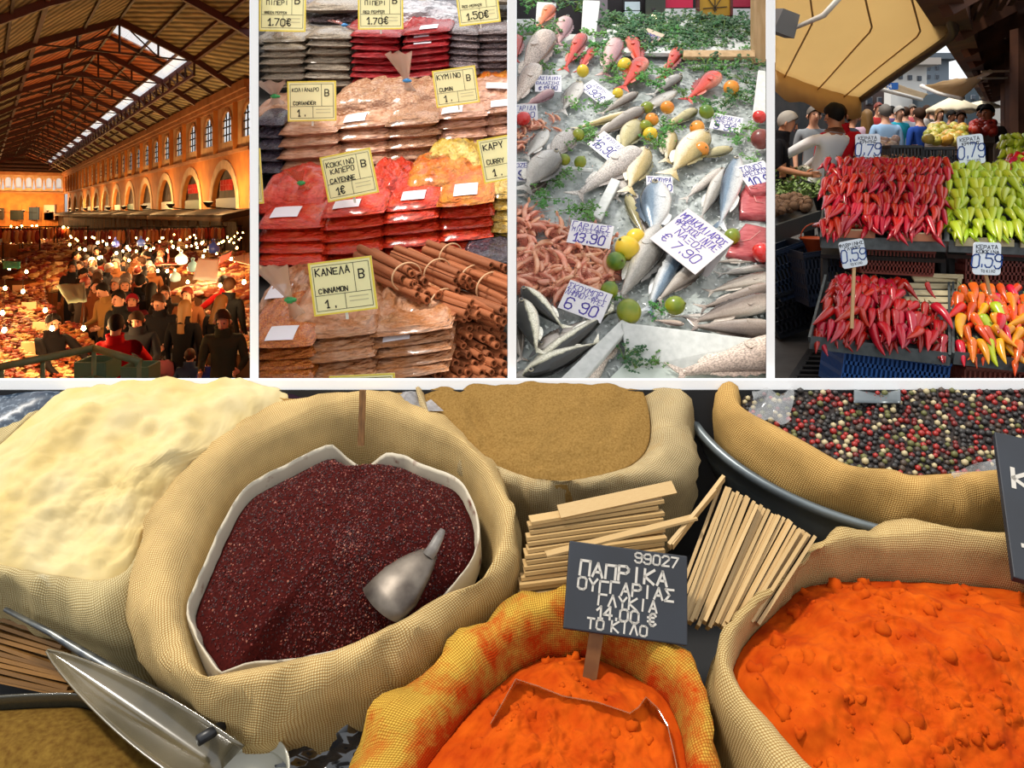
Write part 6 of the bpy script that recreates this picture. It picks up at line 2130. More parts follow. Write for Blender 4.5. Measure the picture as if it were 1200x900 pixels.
# ---- ice, boxes, stall frame
def ice():
  im = mat('crushed_ice', '#b9c0bf', 0.25, c2='#8a9290', scale=30, bump=.004, bscale=120, coat=.3)
  mb = MB(); rows = []
  for j in range(110):
    yy = 60 + 400 * j / 109
    rows.append([fp(605.6 + 291.8 * i / 79, yy, 0.010 * fbm((i * .13, j * .13, 0), 1.0, 3, 4)) for i in range(80)])
  mb.loft(list(reversed(rows)), False)
  t = thing('ice_bed', 'sloping bed of crushed ice under the fish', 'ice', fp(750, 300, -.02))
  me = mb.mesh('ice_surface', im); me.transform(Matrix.Translation(-Vector(t.location)))
  obj('ice_surface', me, t)
  rng = random.Random(5); mb = MB()
  for i in range(3800):
    p = fp(rng.uniform(607, 896), rng.uniform(60, 445), rng.uniform(0, .01)) - t.location
    s = rng.uniform(.003, .009)
    vs = [Vector((rng.uniform(-1, 1), rng.uniform(-1, 1), rng.uniform(-1, 1))).normalized() * s + p for _ in range(4)]
    mb.add(vs, [(0, 1, 2), (0, 2, 3), (0, 3, 1), (1, 3, 2)])
  o = obj('ice_chips', fix(mb.mesh('ice_chips', mat('ice_chip', '#cdd4d4', .15, coat=.6), False)), t); tag(o, kind='stuff')
  # stall body below
  mb = MB()
  a, b = fp(606, 452, -.05), fp(897, 452, -.05); c, d = fp(897, 40, -.05), fp(606, 40, -.05)
  vs = [a, b, c, d] + [Vector((p.x, p.y, 0)) for p in (a, b, c, d)]
  mb.add(vs, [(0, 1, 2, 3), (4, 7, 6, 5), (0, 4, 5, 1), (1, 5, 6, 2), (2, 6, 7, 3), (3, 7, 4, 0)])
  t = thing('fish_counter', 'white sloped counter carrying the ice and fish', 'counter', (a.x, a.y, 0))
  me = fix(mb.mesh('counter_body', mat('counter_white', '#d4d6d4', .5), False)); me.transform(Matrix.Translation(-Vector(t.location)))
  obj('counter_body', me, t)
  foam = mat('foam_white', '#cfd2d0', .6, c2='#bfc3c1', scale=60, bump=.001, bscale=150)
  def slab(name, label, quad, hs, th, cat='foam box', m=foam, extra=None):
    q = [fp(x, y, h) for (x, y), h in zip(quad, hs)]
    n = (q[1] - q[0]).cross(q[3] - q[0])
    mb = MB(); mb.slab(q, th, n)
    t = thing(name, label, cat, q[3])
    me = fix(mb.mesh('panel', m, False)); me.transform(Matrix.Translation(-Vector(t.location)))
    o = obj('panel', me, t); bv = o.modifiers.new('b', 'BEVEL'); bv.width = .004; bv.segments = 2
    clip_tree(t, WEDGE3)
    return t
  slab('foam_box_wall', 'white foam box wall below the hake pile', [(728, 379), (905, 401), (905, 440), (735, 436)], (.05, .05, 0, 0), .012)
  slab('foam_box_wall', 'white foam side wall between the mackerels and the front box', [(728, 380), (740, 386), (668, 470), (640, 465)], (.03, .03, .03, .03), .02)
  slab('foam_box_floor', 'pale green tinted floor of the front foam box', [(735, 425), (900, 415), (905, 470), (690, 470)], (.003, .003, .003, .003), .012, m=mat('foam_green', '#cfdad2', .5))
  slab('plastic_rail', 'white plastic rail between the shrimps and the bream', [(716, 212), (727, 216), (704, 262), (694, 256)], (.03, .03, .03, .03), .015, 'rail')
  slab('foam_box_wall', 'low white foam edge under the small limes', [(655, 194), (696, 198), (694, 203), (655, 199)], (.03, .03, .02, .02), .01)
  slab('white_screen', 'white upright screen at the wall beside the parsley', [(888, 84), (905, 86), (905, 146), (880, 146)], (.09, .09, .02, .02), .01, 'panel')
  slab('foam_post', 'white foam post standing behind the red gurnard', [(683, 6), (703, 7), (697, 58), (680, 52)], (.06, .06, 0, 0), .03, 'post')
  slab('foam_box_wall', 'white foam box end behind the orange fish', [(629, 6), (652, 7), (650, 40), (627, 40)], (.03, .03, 0, 0), .02)
  slab('foam_ledge', 'pale ledge by the wall behind the monkfish', [(600, 26), (626, 26), (624, 42), (600, 42)], (.02, .02, 0, 0), .02, 'ledge')
  slab('foam_tray', 'white foam tray strewn with dark parsley under the wooden rail', [(716, 27), (884, 27), (884, 68), (700, 66)], (.025, .025, .02, .02), .02, 'tray')
  wood = mat('stall_wood', '#b99b74', .6, c2='#a3845c', scale=8, stretch=(6, 6, 1))
  slab('wooden_rail', 'light wooden rail across the parsley tray', [(800, 63), (884, 63), (884, 71), (800, 71)], (.045, .045, .04, .04), .02, 'rail', wood)
  Y = 3.3
  t = thing('wooden_post', 'light wooden post at the right of the fish stall', 'post', P(889, 75, Y))
  mb = MB(); a, b = P(881.5, -25, Y), P(897, 75, Y)
  mb.box(((a.x + b.x) / 2, Y, (a.z + b.z) / 2), (b.x - a.x, .05, a.z - b.z))
  me = mb.mesh('post', wood, False); me.transform(Matrix.Translation(-Vector(t.location))); obj('post_timber', me, t); clip_tree(t, WEDGE3)
  # shop interior behind
  Y = 4.15
  def rect(name, x0, y0, x1, y1, Y, m, th=.03):
    mb = MB(); a, b = P(x0, y0, Y), P(x1, y1, Y)
    mb.box(((a.x + b.x) / 2, Y + th / 2, (a.z + b.z) / 2), (b.x - a.x, th, a.z - b.z))
    return mb.mesh(name, m, False)
  struct('wall_fish', rect('back_wall', 605.5, -40, 897.5, 500, Y, mat('shop_dark', '#2a2226', .6, c2='#1c181c', scale=3)))
  def item(name, label, cat, *a):
    o = obj(name, rect(name, *a)); tag(o, label, cat); return o
  item('pillar', 'grey purple pillar behind the foam post', 'pillar', 687, -35, 712, 60, Y - .1, mat('pillar_grey', '#8a7f86', .6))
  item('pillar', 'dark green pillar with a small lamp behind the parsley', 'pillar', 757, -35, 780, 40, Y - .1, mat('pillar_green', '#3a4038', .6))
  w = thing('window_pane', 'bright window pane in the dark shop behind the fish', 'window', P(741, 26, Y - .05))
  for (x0, y0, x1, y1, m) in ((731, 2, 751, 25, mat('pane_bright', '#cfe2ee', .1, coat=1)), (730, -2, 732, 27, MATS['shop_dark']), (750, -2, 752, 27, MATS['shop_dark']), (730, 12, 752, 13, MATS['shop_dark'])):
    me = rect('glazing', x0, y0, x1, y1, Y - .06, m); me.transform(Matrix.Translation(-Vector(w.location))); obj('pane' if m.name.startswith('pane') else 'frame', me, w)
  item('banner', 'crimson banner left of the yellow sign', 'banner', 780, -35, 812, 9, Y - .08, mat('banner_red', '#d01848', .5))
  item('banner', 'dark crimson banner between pillar and post', 'banner', 858, -35, 884, 8, Y - .08, mat('banner_red2', '#a8143a', .5))
  item('ledge', 'white ledge under the banners behind the fish', 'ledge', 780, 10, 884, 25, Y - .12, mat('ledge_white', '#dfe2e4', .4))
  s = thing('hanging_sign', 'yellow board with a dark red frame hanging behind the fish', 'sign', P(838, 20, 3.7))
  for (nm, x0, y0, x1, y1, m, dy) in (('board', 820, -30, 856, 18, mat('sign_yellow', '#b98a12', .5), 0), ('frame', 817, -33, 820, 21, mat('sign_frame', '#5a1c18', .5), -.01), ('frame', 856, -33, 859, 21, MATS['sign_frame'], -.01), ('frame', 817, 18, 859, 21, MATS['sign_frame'], -.01)):
    me = rect(nm, x0, y0, x1, y1, 3.7 + dy, m); me.transform(Matrix.Translation(-Vector(s.location))); obj(nm, me, s)
  mb = MB()
  for a, b in (((828, -4), (840, 12)), ((848, -6), (836, 12)), ((824, 10), (852, 8)), ((838, -10), (838, 14))):
    mb.bar(P(*a, 3.695), P(*b, 3.695), .004, .004, (0, 1, 0))
  me = mb.mesh('brush_marks', mat('sign_brown', '#3a2a10', .6), False); me.transform(Matrix.Translation(-Vector(s.location))); obj('brush_marks', me, s)
  l = thing('wall_lamp', 'small glowing lamp on the dark green pillar', 'lamp', P(766, 26, Y - .15))
  mb = MB(); mb.lathe([(.004, -.03), (.018, -.02), (.022, 0), (.012, .03), (.006, .045)], 12); obj('bulb', mb.mesh('bulb', mat('lamp_glow', '#fff6c8', .4, emit='#fff2b0', estr=4)), l)
  mb = MB(); mb.lathe([(.008, .04), (.012, .07), (.004, .075)], 10); obj('socket', mb.mesh('socket', MATS['shop_dark']), l)


ice()
# ================================================================ pepper stall and street market (fourth bay)
WEDGE4 = [wedge(908.5, 1400)[0]]


def ground4(Y):
  return max(0.0, (Y - 4.5) * 0.105)


def quad_at(pts):
  return [P(*p) for p in pts]


def rel(t, me):
  me.transform(Matrix.Translation(-Vector(t.location)))
  return me


def street_ground():
  mb = MB(); rows = []
  for i in range(40):
    Y = 4.0 + i * 1.3
    rows.append([Vector((x0, Y, ground4(Y))) for x0 in lin(P(908.5, 0, Y).x if Y < 4.7 else P(880, 0, Y).x, .34 * Y + 7 + Y * .6, 12)])
  mb.loft(rows, False)
  struct('floor_street', mb.mesh('street', mat('street_paving', '#55504c', .8, c2='#3d3936', scale=3, bump=.003, bscale=30)))
  # drain grate: frame and single bars
  t = thing('drain_grate', 'dark iron drain grate in the paving beside the blue crate', 'drain grate', P(960, 425, 5.75))
  m = mat('grate_iron', '#2b2a2a', .6, .4); dk = mat('grate_pit_shade', '#0b0b0b', .9)
  def g(x, y):
    k = (y - YH) / F; Y = (ZC + .105 * 4.5) / (.105 + k); return P(x, y, Y) + Vector((0, 0, .004))
  mb = MB(); mb.add([g(958, 402), g(1000, 404), g(990, 450), g(930, 450)], [(0, 3, 2, 1)]); obj('pit_shade', rel(t, mb.mesh('pit_shade', dk, False)), t)  # flat black face; shade under the bars put into its colour
  for i in range(9):
    s = i / 8
    mb = MB(); mb.bar(g(957 - 28 * s, 404 + 44 * s) + Vector((0, 0, .012)), g(1000 - 8 * s, 406 + 44 * s) + Vector((0, 0, .012)), .045, .012)
    obj('bar', rel(t, mb.mesh('bar', m, False)), t)
  mb = MB(); mb.bar(g(958, 400), g(926, 450), .05, .03); obj('frame', rel(t, mb.mesh('frame', m, False)), t)


street_ground()

# ---- peppers
def pepper_meshes(skin, stemm, n=4, fat=1.0, seed=1):
  out = []
  rng = random.Random(seed)
  for v in range(n):
    bend = rng.uniform(-.18, .18); b2 = rng.uniform(-.1, .1)
    prof = [(0.0, .06), (.015, .105), (.06, .135), (.16, .142), (.34, .126), (.52, .106), (.7, .08), (.86, .05), (.96, .022), (1.0, .004)]
    mb = MB(); rings = []
    for t, r in prof:
      r *= fat
      cx = bend * t * t; cy = b2 * math.sin(t * 3)
      rings.append([Vector((cx + r * (1 + .1 * math.cos(3 * a + v)) * math.cos(a), cy + r * (1 + .1 * math.cos(3 * a + v)) * math.sin(a), -t)) for a in [2 * math.pi * k / 10 for k in range(10)]])
    mb.loft(rings, True, True)
    body = fix(mb.mesh('pepper_flesh', skin))
    mb = MB(); mb.lathe([(.05, -.004), (.085 * fat, -.002), (.05, .012), (.022, .03)], 8)
    mb.tube([Vector((0, 0, .02)), Vector((.01, .02, .09)), Vector((.04, .04, .15))], [.022, .018, .016], 6)
    out.append((body, mb.mesh('stem', stemm)))
  return out


def pskin(name, c, c2, hue=0.008, rnd=.16):
  return mat(name, c, .25, c2=c2, scale=2.5, rnd=rnd, hue=hue, coat=.28, coat_r=.14)


STEM = mat('pepper_stem', '#6e7a2e', .6, c2='#4d5a22', scale=10)
STEM_D = mat('pepper_stem_dry', '#5a4a22', .7)
PEP = {'red': pepper_meshes(pskin('pepper_red', '#a00c18', '#b8141e'), STEM_D, seed=2),
   'green': pepper_meshes(pskin('pepper_green', '#9cb414', '#b4c030', .015, .12), STEM, fat=1.15, seed=3),
   'orange': pepper_meshes(pskin('pepper_orange', '#e8901c', '#e0701a', .035, .1), STEM, fat=1.1, seed=4),
   'rust': pepper_meshes(pskin('pepper_rust', '#d8481a', '#c83018', .02, .12), STEM, fat=1.1, seed=6)}
NP = 0


def pepper_obj(kind, p, d, nrm, L, label, group):
  """p: shoulder of the pepper, d: direction of the tip"""
  body, st = R.choice(PEP[kind])
  z = -d.normalized(); x = nrm.cross(z)
  if x.length < .1: x = z.orthogonal()
  x.normalize(); y = z.cross(x)
  a = R.uniform(-.6, .6)
  x, y = x * math.cos(a) + y * math.sin(a), y * math.cos(a) - x * math.sin(a)
  M = Matrix((x * L, y * L, z * L)).transposed().to_4x4(); M.translation = p
  o = obj({'red': 'red_pepper', 'green': 'green_pepper'}.get(kind, 'orange_pepper'), body, None, mtx=M); tag(o, label, 'pepper', group)
  obj('stem', st, o)
  return o


def pile(kind, fl, fr, bl, br, Yf, Yb, rows, cols, L, bulge, label, group, stems_row=True, mess=.25, kinds=None, keep=None):
  """rows of peppers on a slope, tips downhill; corners in pixels, front and back distance"""
  q = [P(fl[0], fl[1], Yf), P(fr[0], fr[1], Yf), P(br[0], br[1], Yb), P(bl[0], bl[1], Yb)]
  def at(u, v): return (q[0].lerp(q[1], u)).lerp(q[3].lerp(q[2], u), v)
  up = (q[1] - q[0]).cross(q[3] - q[0]).normalized()
  down = (q[0] - q[3]).normalized(); side = (q[1] - q[0]).normalized()
  for j in range(rows):
    v = (j + .75) / rows
    for i in range(cols):
      u = (i + .5 + (.5 if j % 2 else 0) * .9 - .2) / cols + R.uniform(-.2, .2) / cols
      if u < 0.0 or u > 1.0: continue
      if keep and not keep(u, v): continue
      h = bulge * (1 - (2 * u - 1) ** 4) * math.sin(math.pi * min(1, v * .8 + .2)) + R.uniform(0, .03)
      p = at(u, v) + up * h
      d = down + side * R.gauss(0, mess) + up * R.uniform(-.12, .14)
      k = kind if kinds is None else R.choices([a for a, _ in kinds], [b for _, b in kinds])[0]
      pepper_obj(k, p, d, up, L * R.uniform(.82, 1.12), label if kinds is None else label % {'red': 'red', 'orange': 'orange', 'rust': 'reddish', 'green': 'green'}[k], group if kinds is None else group + ' ' + k)
  # the peppers underneath, too buried to tell apart
  mb = MB()
  for i in range(rows * cols):
    u, v = R.random(), R.random()
    if keep and not keep(u, v): continue
    p = at(u, v) + up * (bulge * .55 * (1 - (2 * u - 1) ** 4) - .01); d = (down + side * R.gauss(0, .4)).normalized(); L2 = L * .9
    mb.tube([p, p + d * L2 * .12, p + d * L2 * .5, p + d * L2], [L2 * .05, L2 * .14, L2 * .11, L2 * .01], 7)
  o = obj('buried_peppers', mb.mesh('buried_peppers', PEP[kind][0][0].materials[0])); tag(o, 'layer of ' + {'red': 'red', 'green': 'green'}.get(kind, 'orange') + ' peppers buried inside the ' + group, 'peppers', kind='stuff')
  if stems_row:
    for r_ in range(2):
      for i in range(cols + 2):
        u = (i + .5 + .5 * r_) / (cols + 2.5)
        p = at(u, .02 + .075 * r_) + up * (.0 + .02 * R.random()) - down * .02
        fwd = Vector((R.uniform(-.2, .2), -1, R.uniform(-.1, .3)))
        k = kind if kinds is None else R.choices([a for a, _ in kinds], [b for _, b in kinds])[0]
        pepper_obj(k, p, -fwd, up, L * .85, (label if kinds is None else label % {'red': 'red', 'orange': 'orange', 'rust': 'reddish', 'green': 'green'}[k]), group if kinds is None else group + ' ' + k)


pile('red', (960, 270), (1103, 271), (970, 186), (1110, 186), 5.5, 6.15, 7, 19, .20, .05, 'glossy red pepper in the upper red heap behind the 0,59 sign', 'upper heap of red peppers', True, .2)
pile('green', (1112, 275), (1225, 277), (1108, 190), (1230, 192), 5.5, 6.15, 7, 14, .19, .05, 'lime green pepper in the heap next to the red heap', 'heap of lime green peppers', True, .25)
pile('red', (955, 392), (1112, 410), (980, 322), (1092, 332), 5.05, 5.5, 5, 16, .22, .07, 'long red pepper in the lower heap on the blue crate', 'lower heap of red peppers', True, .28, keep=lambda u, v: not (u > .72 and v > .6))
pile('orange', (1120, 412), (1235, 424), (1120, 332), (1235, 336), 5.05, 5.5, 6, 11, .2, .06, '%s pepper in the mixed heap beside the lower red heap', 'mixed pepper heap', True, .5, [('orange', 6), ('rust', 5), ('green', 1.2)])
pile('green', (1172, 198), (1216, 200), (1170, 160), (1214, 158), 6.6, 7.3, 4, 8, .19, .03, 'pale green pepper in the rear heap by the dark wall', 'rear heap of green peppers', False, .5)
pile('rust', (1178, 196), (1216, 198), (1180, 182), (1214, 182), 6.55, 6.8, 2, 5, .18, .02, 'orange pepper in front of the rear green heap', 'orange peppers at the rear', False, .5)
pepper_obj('red', P(1086, 336, 5.3) + Vector((0, 0, .03)), Vector((.1, -.3, -.5)), Vector((0, -.5, 1)), .12, 'small red pepper lying alone on the pale crate floor', None)


# ---- crates and trays
def crate(name, label, tl, tr, br, bl, Y, depth, color, slots=(14, 2), rim=.02):
  """openwork plastic crate; front face given by pixels"""
  q = [P(*tl, Y), P(*tr, Y), P(*br, Y), P(*bl, Y)]
  M, w, h = quad_frame(q)
  t = thing(name, label, 'crate', mtx=M)
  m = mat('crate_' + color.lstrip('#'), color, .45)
  mb = MB()
  nx, ny = slots
  th = .008
  def face(mb, W_, H_, put):
    for i in range(nx + 1):
      x = -W_ / 2 + W_ * i / nx
      put(mb, (x, 0), (W_ / nx * .42, H_))
    for j in range(ny + 1):
      y = -H_ / 2 + H_ * j / ny
      put(mb, (0, y), (W_, H_ * (.16 if j in (0, ny) else .1)))
  face(mb, w, h, lambda mb, c, s: mb.box((c[0], c[1], 0), (s[0], s[1], th)))
  obj('front_wall', mb.mesh('front_wall', m, False), t)
  for sx in (-1, 1):
    mb = MB(); face(mb, depth, h, lambda mb, c, s: mb.box((sx * w / 2, c[1], -depth / 2 + c[0]), (th, s[1], s[0])))
    obj('side_wall', mb.mesh('side_wall', m, False), t)
  mb = MB(); mb.box((0, -h / 2, -depth / 2), (w, th, depth)); obj('crate_floor', mb.mesh('crate_floor', m, False), t)
  mb = MB(); mb.box((0, h / 2, .006), (w * 1.02, rim, .02)); obj('rim', mb.mesh('rim', m, False), t)
  mb = MB(); mb.box((0, 0, -depth), (w, h, th)); obj('rear_wall', mb.mesh('rear_wall', m, False), t)
  clip_tree(t, WEDGE4)
  return t


crate('plastic_crate', 'blue openwork plastic crate under the lower red peppers', (988, 408), (1110, 428), (1110, 470), (988, 455), 5.12, .35, '#16539a', (22, 3))
crate('plastic_crate', 'red brown plastic crate under the upper red peppers', (1008, 290), (1095, 296), (1093, 322), (1010, 318), 5.62, .35, '#7a2c1c', (20, 3))
crate('plastic_crate', 'red brown plastic crate under the lime green peppers', (1132, 298), (1230, 302), (1230, 332), (1132, 330), 5.62, .35, '#6e2a1e', (20, 3))
crate('plastic_crate', 'red brown plastic crate under the mixed peppers', (1130, 430), (1235, 438), (1235, 475), (1130, 470), 5.15, .35, '#7c3222', (18, 2))
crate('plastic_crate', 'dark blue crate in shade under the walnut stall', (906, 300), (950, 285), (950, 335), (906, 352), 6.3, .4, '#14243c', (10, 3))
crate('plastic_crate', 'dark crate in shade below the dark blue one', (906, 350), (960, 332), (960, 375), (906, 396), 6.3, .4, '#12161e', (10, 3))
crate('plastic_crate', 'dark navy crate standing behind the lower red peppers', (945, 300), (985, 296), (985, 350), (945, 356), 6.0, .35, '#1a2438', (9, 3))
crate('plastic_crate', 'black crate behind the upper red heap next to the price sign', (1044, 172), (1080, 172), (1080, 196), (1044, 196), 7.0, .4, '#2a2a2c', (9, 2))
crate('plastic_crate', 'black crate behind the lime green heap', (1082, 174), (1118, 174), (1118, 196), (1082, 196), 7.0, .4, '#232326', (9, 2))


def tray(label, fl, fr, Yf, Yb, bl, br, lip):
  t = thing('metal_tray', label, 'tray', P(fl[0], fl[1], Yf))
  m = mat('tray_zinc', '#5d6364', .45, .5, c2='#4c5152', scale=20)
  A, B, C, D = P(*fl, Yf), P(*fr, Yf), P(*br, Yb), P(*bl, Yb)
  up = (B - A).cross(D - A).normalized()
  mb = MB(); mb.slab([A, B, C, D], .015, up); obj('tray_floor', fix(rel(t, mb.mesh('tray_floor', m, False))), t)
  hh = lip / F * Yf
  for a, b in ((A, B), (A, D), (B, C)):
    mb = MB(); mb.bar(a + Vector((0, 0, hh * .2)), b + Vector((0, 0, hh * .2)), .016, hh, (0, 0, 1)); obj('lip', fix(rel(t, mb.mesh('lip', m, False))), t)
  clip_tree(t, WEDGE4)


tray('grey zinc tray under the upper red peppers', (962, 286), (1108, 291), 5.48, 6.2, (968, 205), (1112, 205), 14)
tray('grey zinc tray under the lime green peppers', (1111, 291), (1235, 296), 5.48, 6.2, (1110, 205), (1235, 205), 14)
tray('grey zinc tray under the lower red peppers', (949, 404), (1113, 424), 5.0, 5.55, (968, 330), (1112, 338), 15)
tray('grey zinc tray under the mixed peppers', (1117, 422), (1240, 436), 5.0, 5.55, (1117, 338), (1240, 342), 15)


def pale_crate():
  t = thing('wooden_crate', 'pale wooden crate floor showing behind the lower red peppers', 'crate', P(1095, 360, 5.4))
  m = mat('pale_slat', '#c9bb98', .7, c2='#b5a680', scale=10, stretch=(1, 8, 8), rnd=.1)
  for i in range(5):
    mb = MB(); y = 327 + i * 8
    a, b = P(1070 - i * 3, y, 5.62 - i * .07), P(1122, y + 1, 5.62 - i * .07)
    mb.bar(a, b, .055, .01, (0, -.6, 1)); obj('slat', rel(t, mb.mesh('slat', m, False)), t)
  for (a, b) in (((1125, 326), (1116, 400)), ((1128, 324), (1068, 322))):
    mb = MB(); mb.bar(P(*a, 5.6), P(*b, 5.2 if b[1] > 380 else 5.65), .025, .03); obj('edge_board', rel(t, mb.mesh('edge_board', m, False)), t)
  for (x0, x1, y, Y, l) in ((968, 1025, 274, 5.46, 'thin wooden box edge at the foot of the upper red heap'), (1042, 1103, 278, 5.46, 'reddish wooden box edge beside the first under the upper red heap'), (1120, 1188, 284, 5.46, 'pale wooden box edge under the lime green heap'), (1196, 1235, 286, 5.46, 'pale wooden box edge by the frame of the lime green heap')):
    t = thing('wooden_box', l, 'box', P(x0, y, Y))
    mb = MB(); a, b = P(x0, y, Y), P(x1, y + 1, Y)
    mb.bar(a, b, .012, .05); obj('front_board', rel(t, mb.mesh('front_board', mat('box_wood_' + l[:4], '#a3684a' if 'upper' in l else '#b5ad88', .7), False)), t)
    mb = MB(); mb.bar(a + Vector((0, .02, .03)), b + Vector((0, .02, .03)), .02, .008); obj('top_strip', rel(t, mb.mesh('top_strip', m, False)), t)


pale_crate()


# ---- price signs on stakes
def plate(label, quad, Y, price, l1, l2, foot, clipw=WEDGE4):
  q = [P(a, b, Y) for a, b in quad]
  M, w, h = quad_frame(q)
  t = thing('price_sign', label, 'price sign', mtx=M)
  mb = MB(); n = 5; pts = []
  r = .12 * w
  for cx, cy, a0 in ((w / 2 - r, h / 2 - r, 0), (-w / 2 + r, h / 2 - r, 90), (-w / 2 + r, -h / 2 + r, 180), (w / 2 - r, -h / 2 + r, 270)):
    for i in range(n):
      a = math.radians(a0 + 90 * i / (n - 1)); pts.append((cx + r * math.cos(a), cy + r * math.sin(a)))
  mb.loft([[Vector((x, y, -.004)) for x, y in pts], [Vector((x, y, .004)) for x, y in pts]], True, True)
  obj('plate', mb.mesh('plate', mat('plate_white', '#e6eef6', .35, coat=.4), False), t)
  ink = mat('blue_paint', '#1c4a9a', .5)
  mb = MB(); lettering(mb, price, 0, -.27 * h, .42 * h, .042 * h, R, 'c', .12, wid=.52, gap=.14, z=.005)
  obj('price_figures', mb.mesh('price', ink, False), t)
  mb = MB(); lettering(mb, l1, 0, .3 * h, .11 * h, .02 * h, R, 'c', z=.005, wid=.8); lettering(mb, l2, .03 * w, .16 * h, .1 * h, .02 * h, R, 'c', z=.005, wid=.8); lettering(mb, 'ΤΟ ΚΙΛΟ', .05 * w, -.42 * h, .08 * h, .014 * h, R, 'c', z=.005)
  obj('lettering', mb.mesh('lettering', mat('navy_paint', '#1a2238', .5), False), t)
  b = M.inverted() @ P(*foot)
  mb = MB(); mb.bar(Vector((0, -h * .4, -.012)), b, .02, .012, (0, 0, 1))
  obj('stake', mb.mesh('stake', mat('stake_pine', '#c9a070', .6), False), t)


plate('white sign reading 0,79 standing before the red polo shirt man', [(1003, 158), (1031, 156), (1032, 190), (1002, 189)], 6.15, '0.79', 'ΚΕΡΑΤΑ', 'ΚΡΗΤΗΣ', (1018, 205, 6.1))
plate('white sign reading 0,79 above the lime green peppers', [(1120, 160), (1151, 156), (1155, 191), (1125, 194)], 6.1, '0.79', 'ΚΕΡΑΤΑ', 'ΚΡΗΤΗΣ', (1140, 208, 6.1))
plate('white sign reading 0,59 in the lower red pepper heap', [(983, 284), (1012, 279), (1016, 310), (987, 316)], 5.0, '0.59', 'ΦΛΩΡΙΝΗΣ', 'ΓΛΥΚΕΣ', (998, 385, 4.95))
plate('white sign reading 0,59 in the mixed pepper heap', [(1139, 284), (1171, 284), (1174, 323), (1141, 321)], 5.0, '0.59', 'ΚΕΡΑΤΑ', 'ΚΟΚΚΙΝΑ', (1160, 345, 5.05))


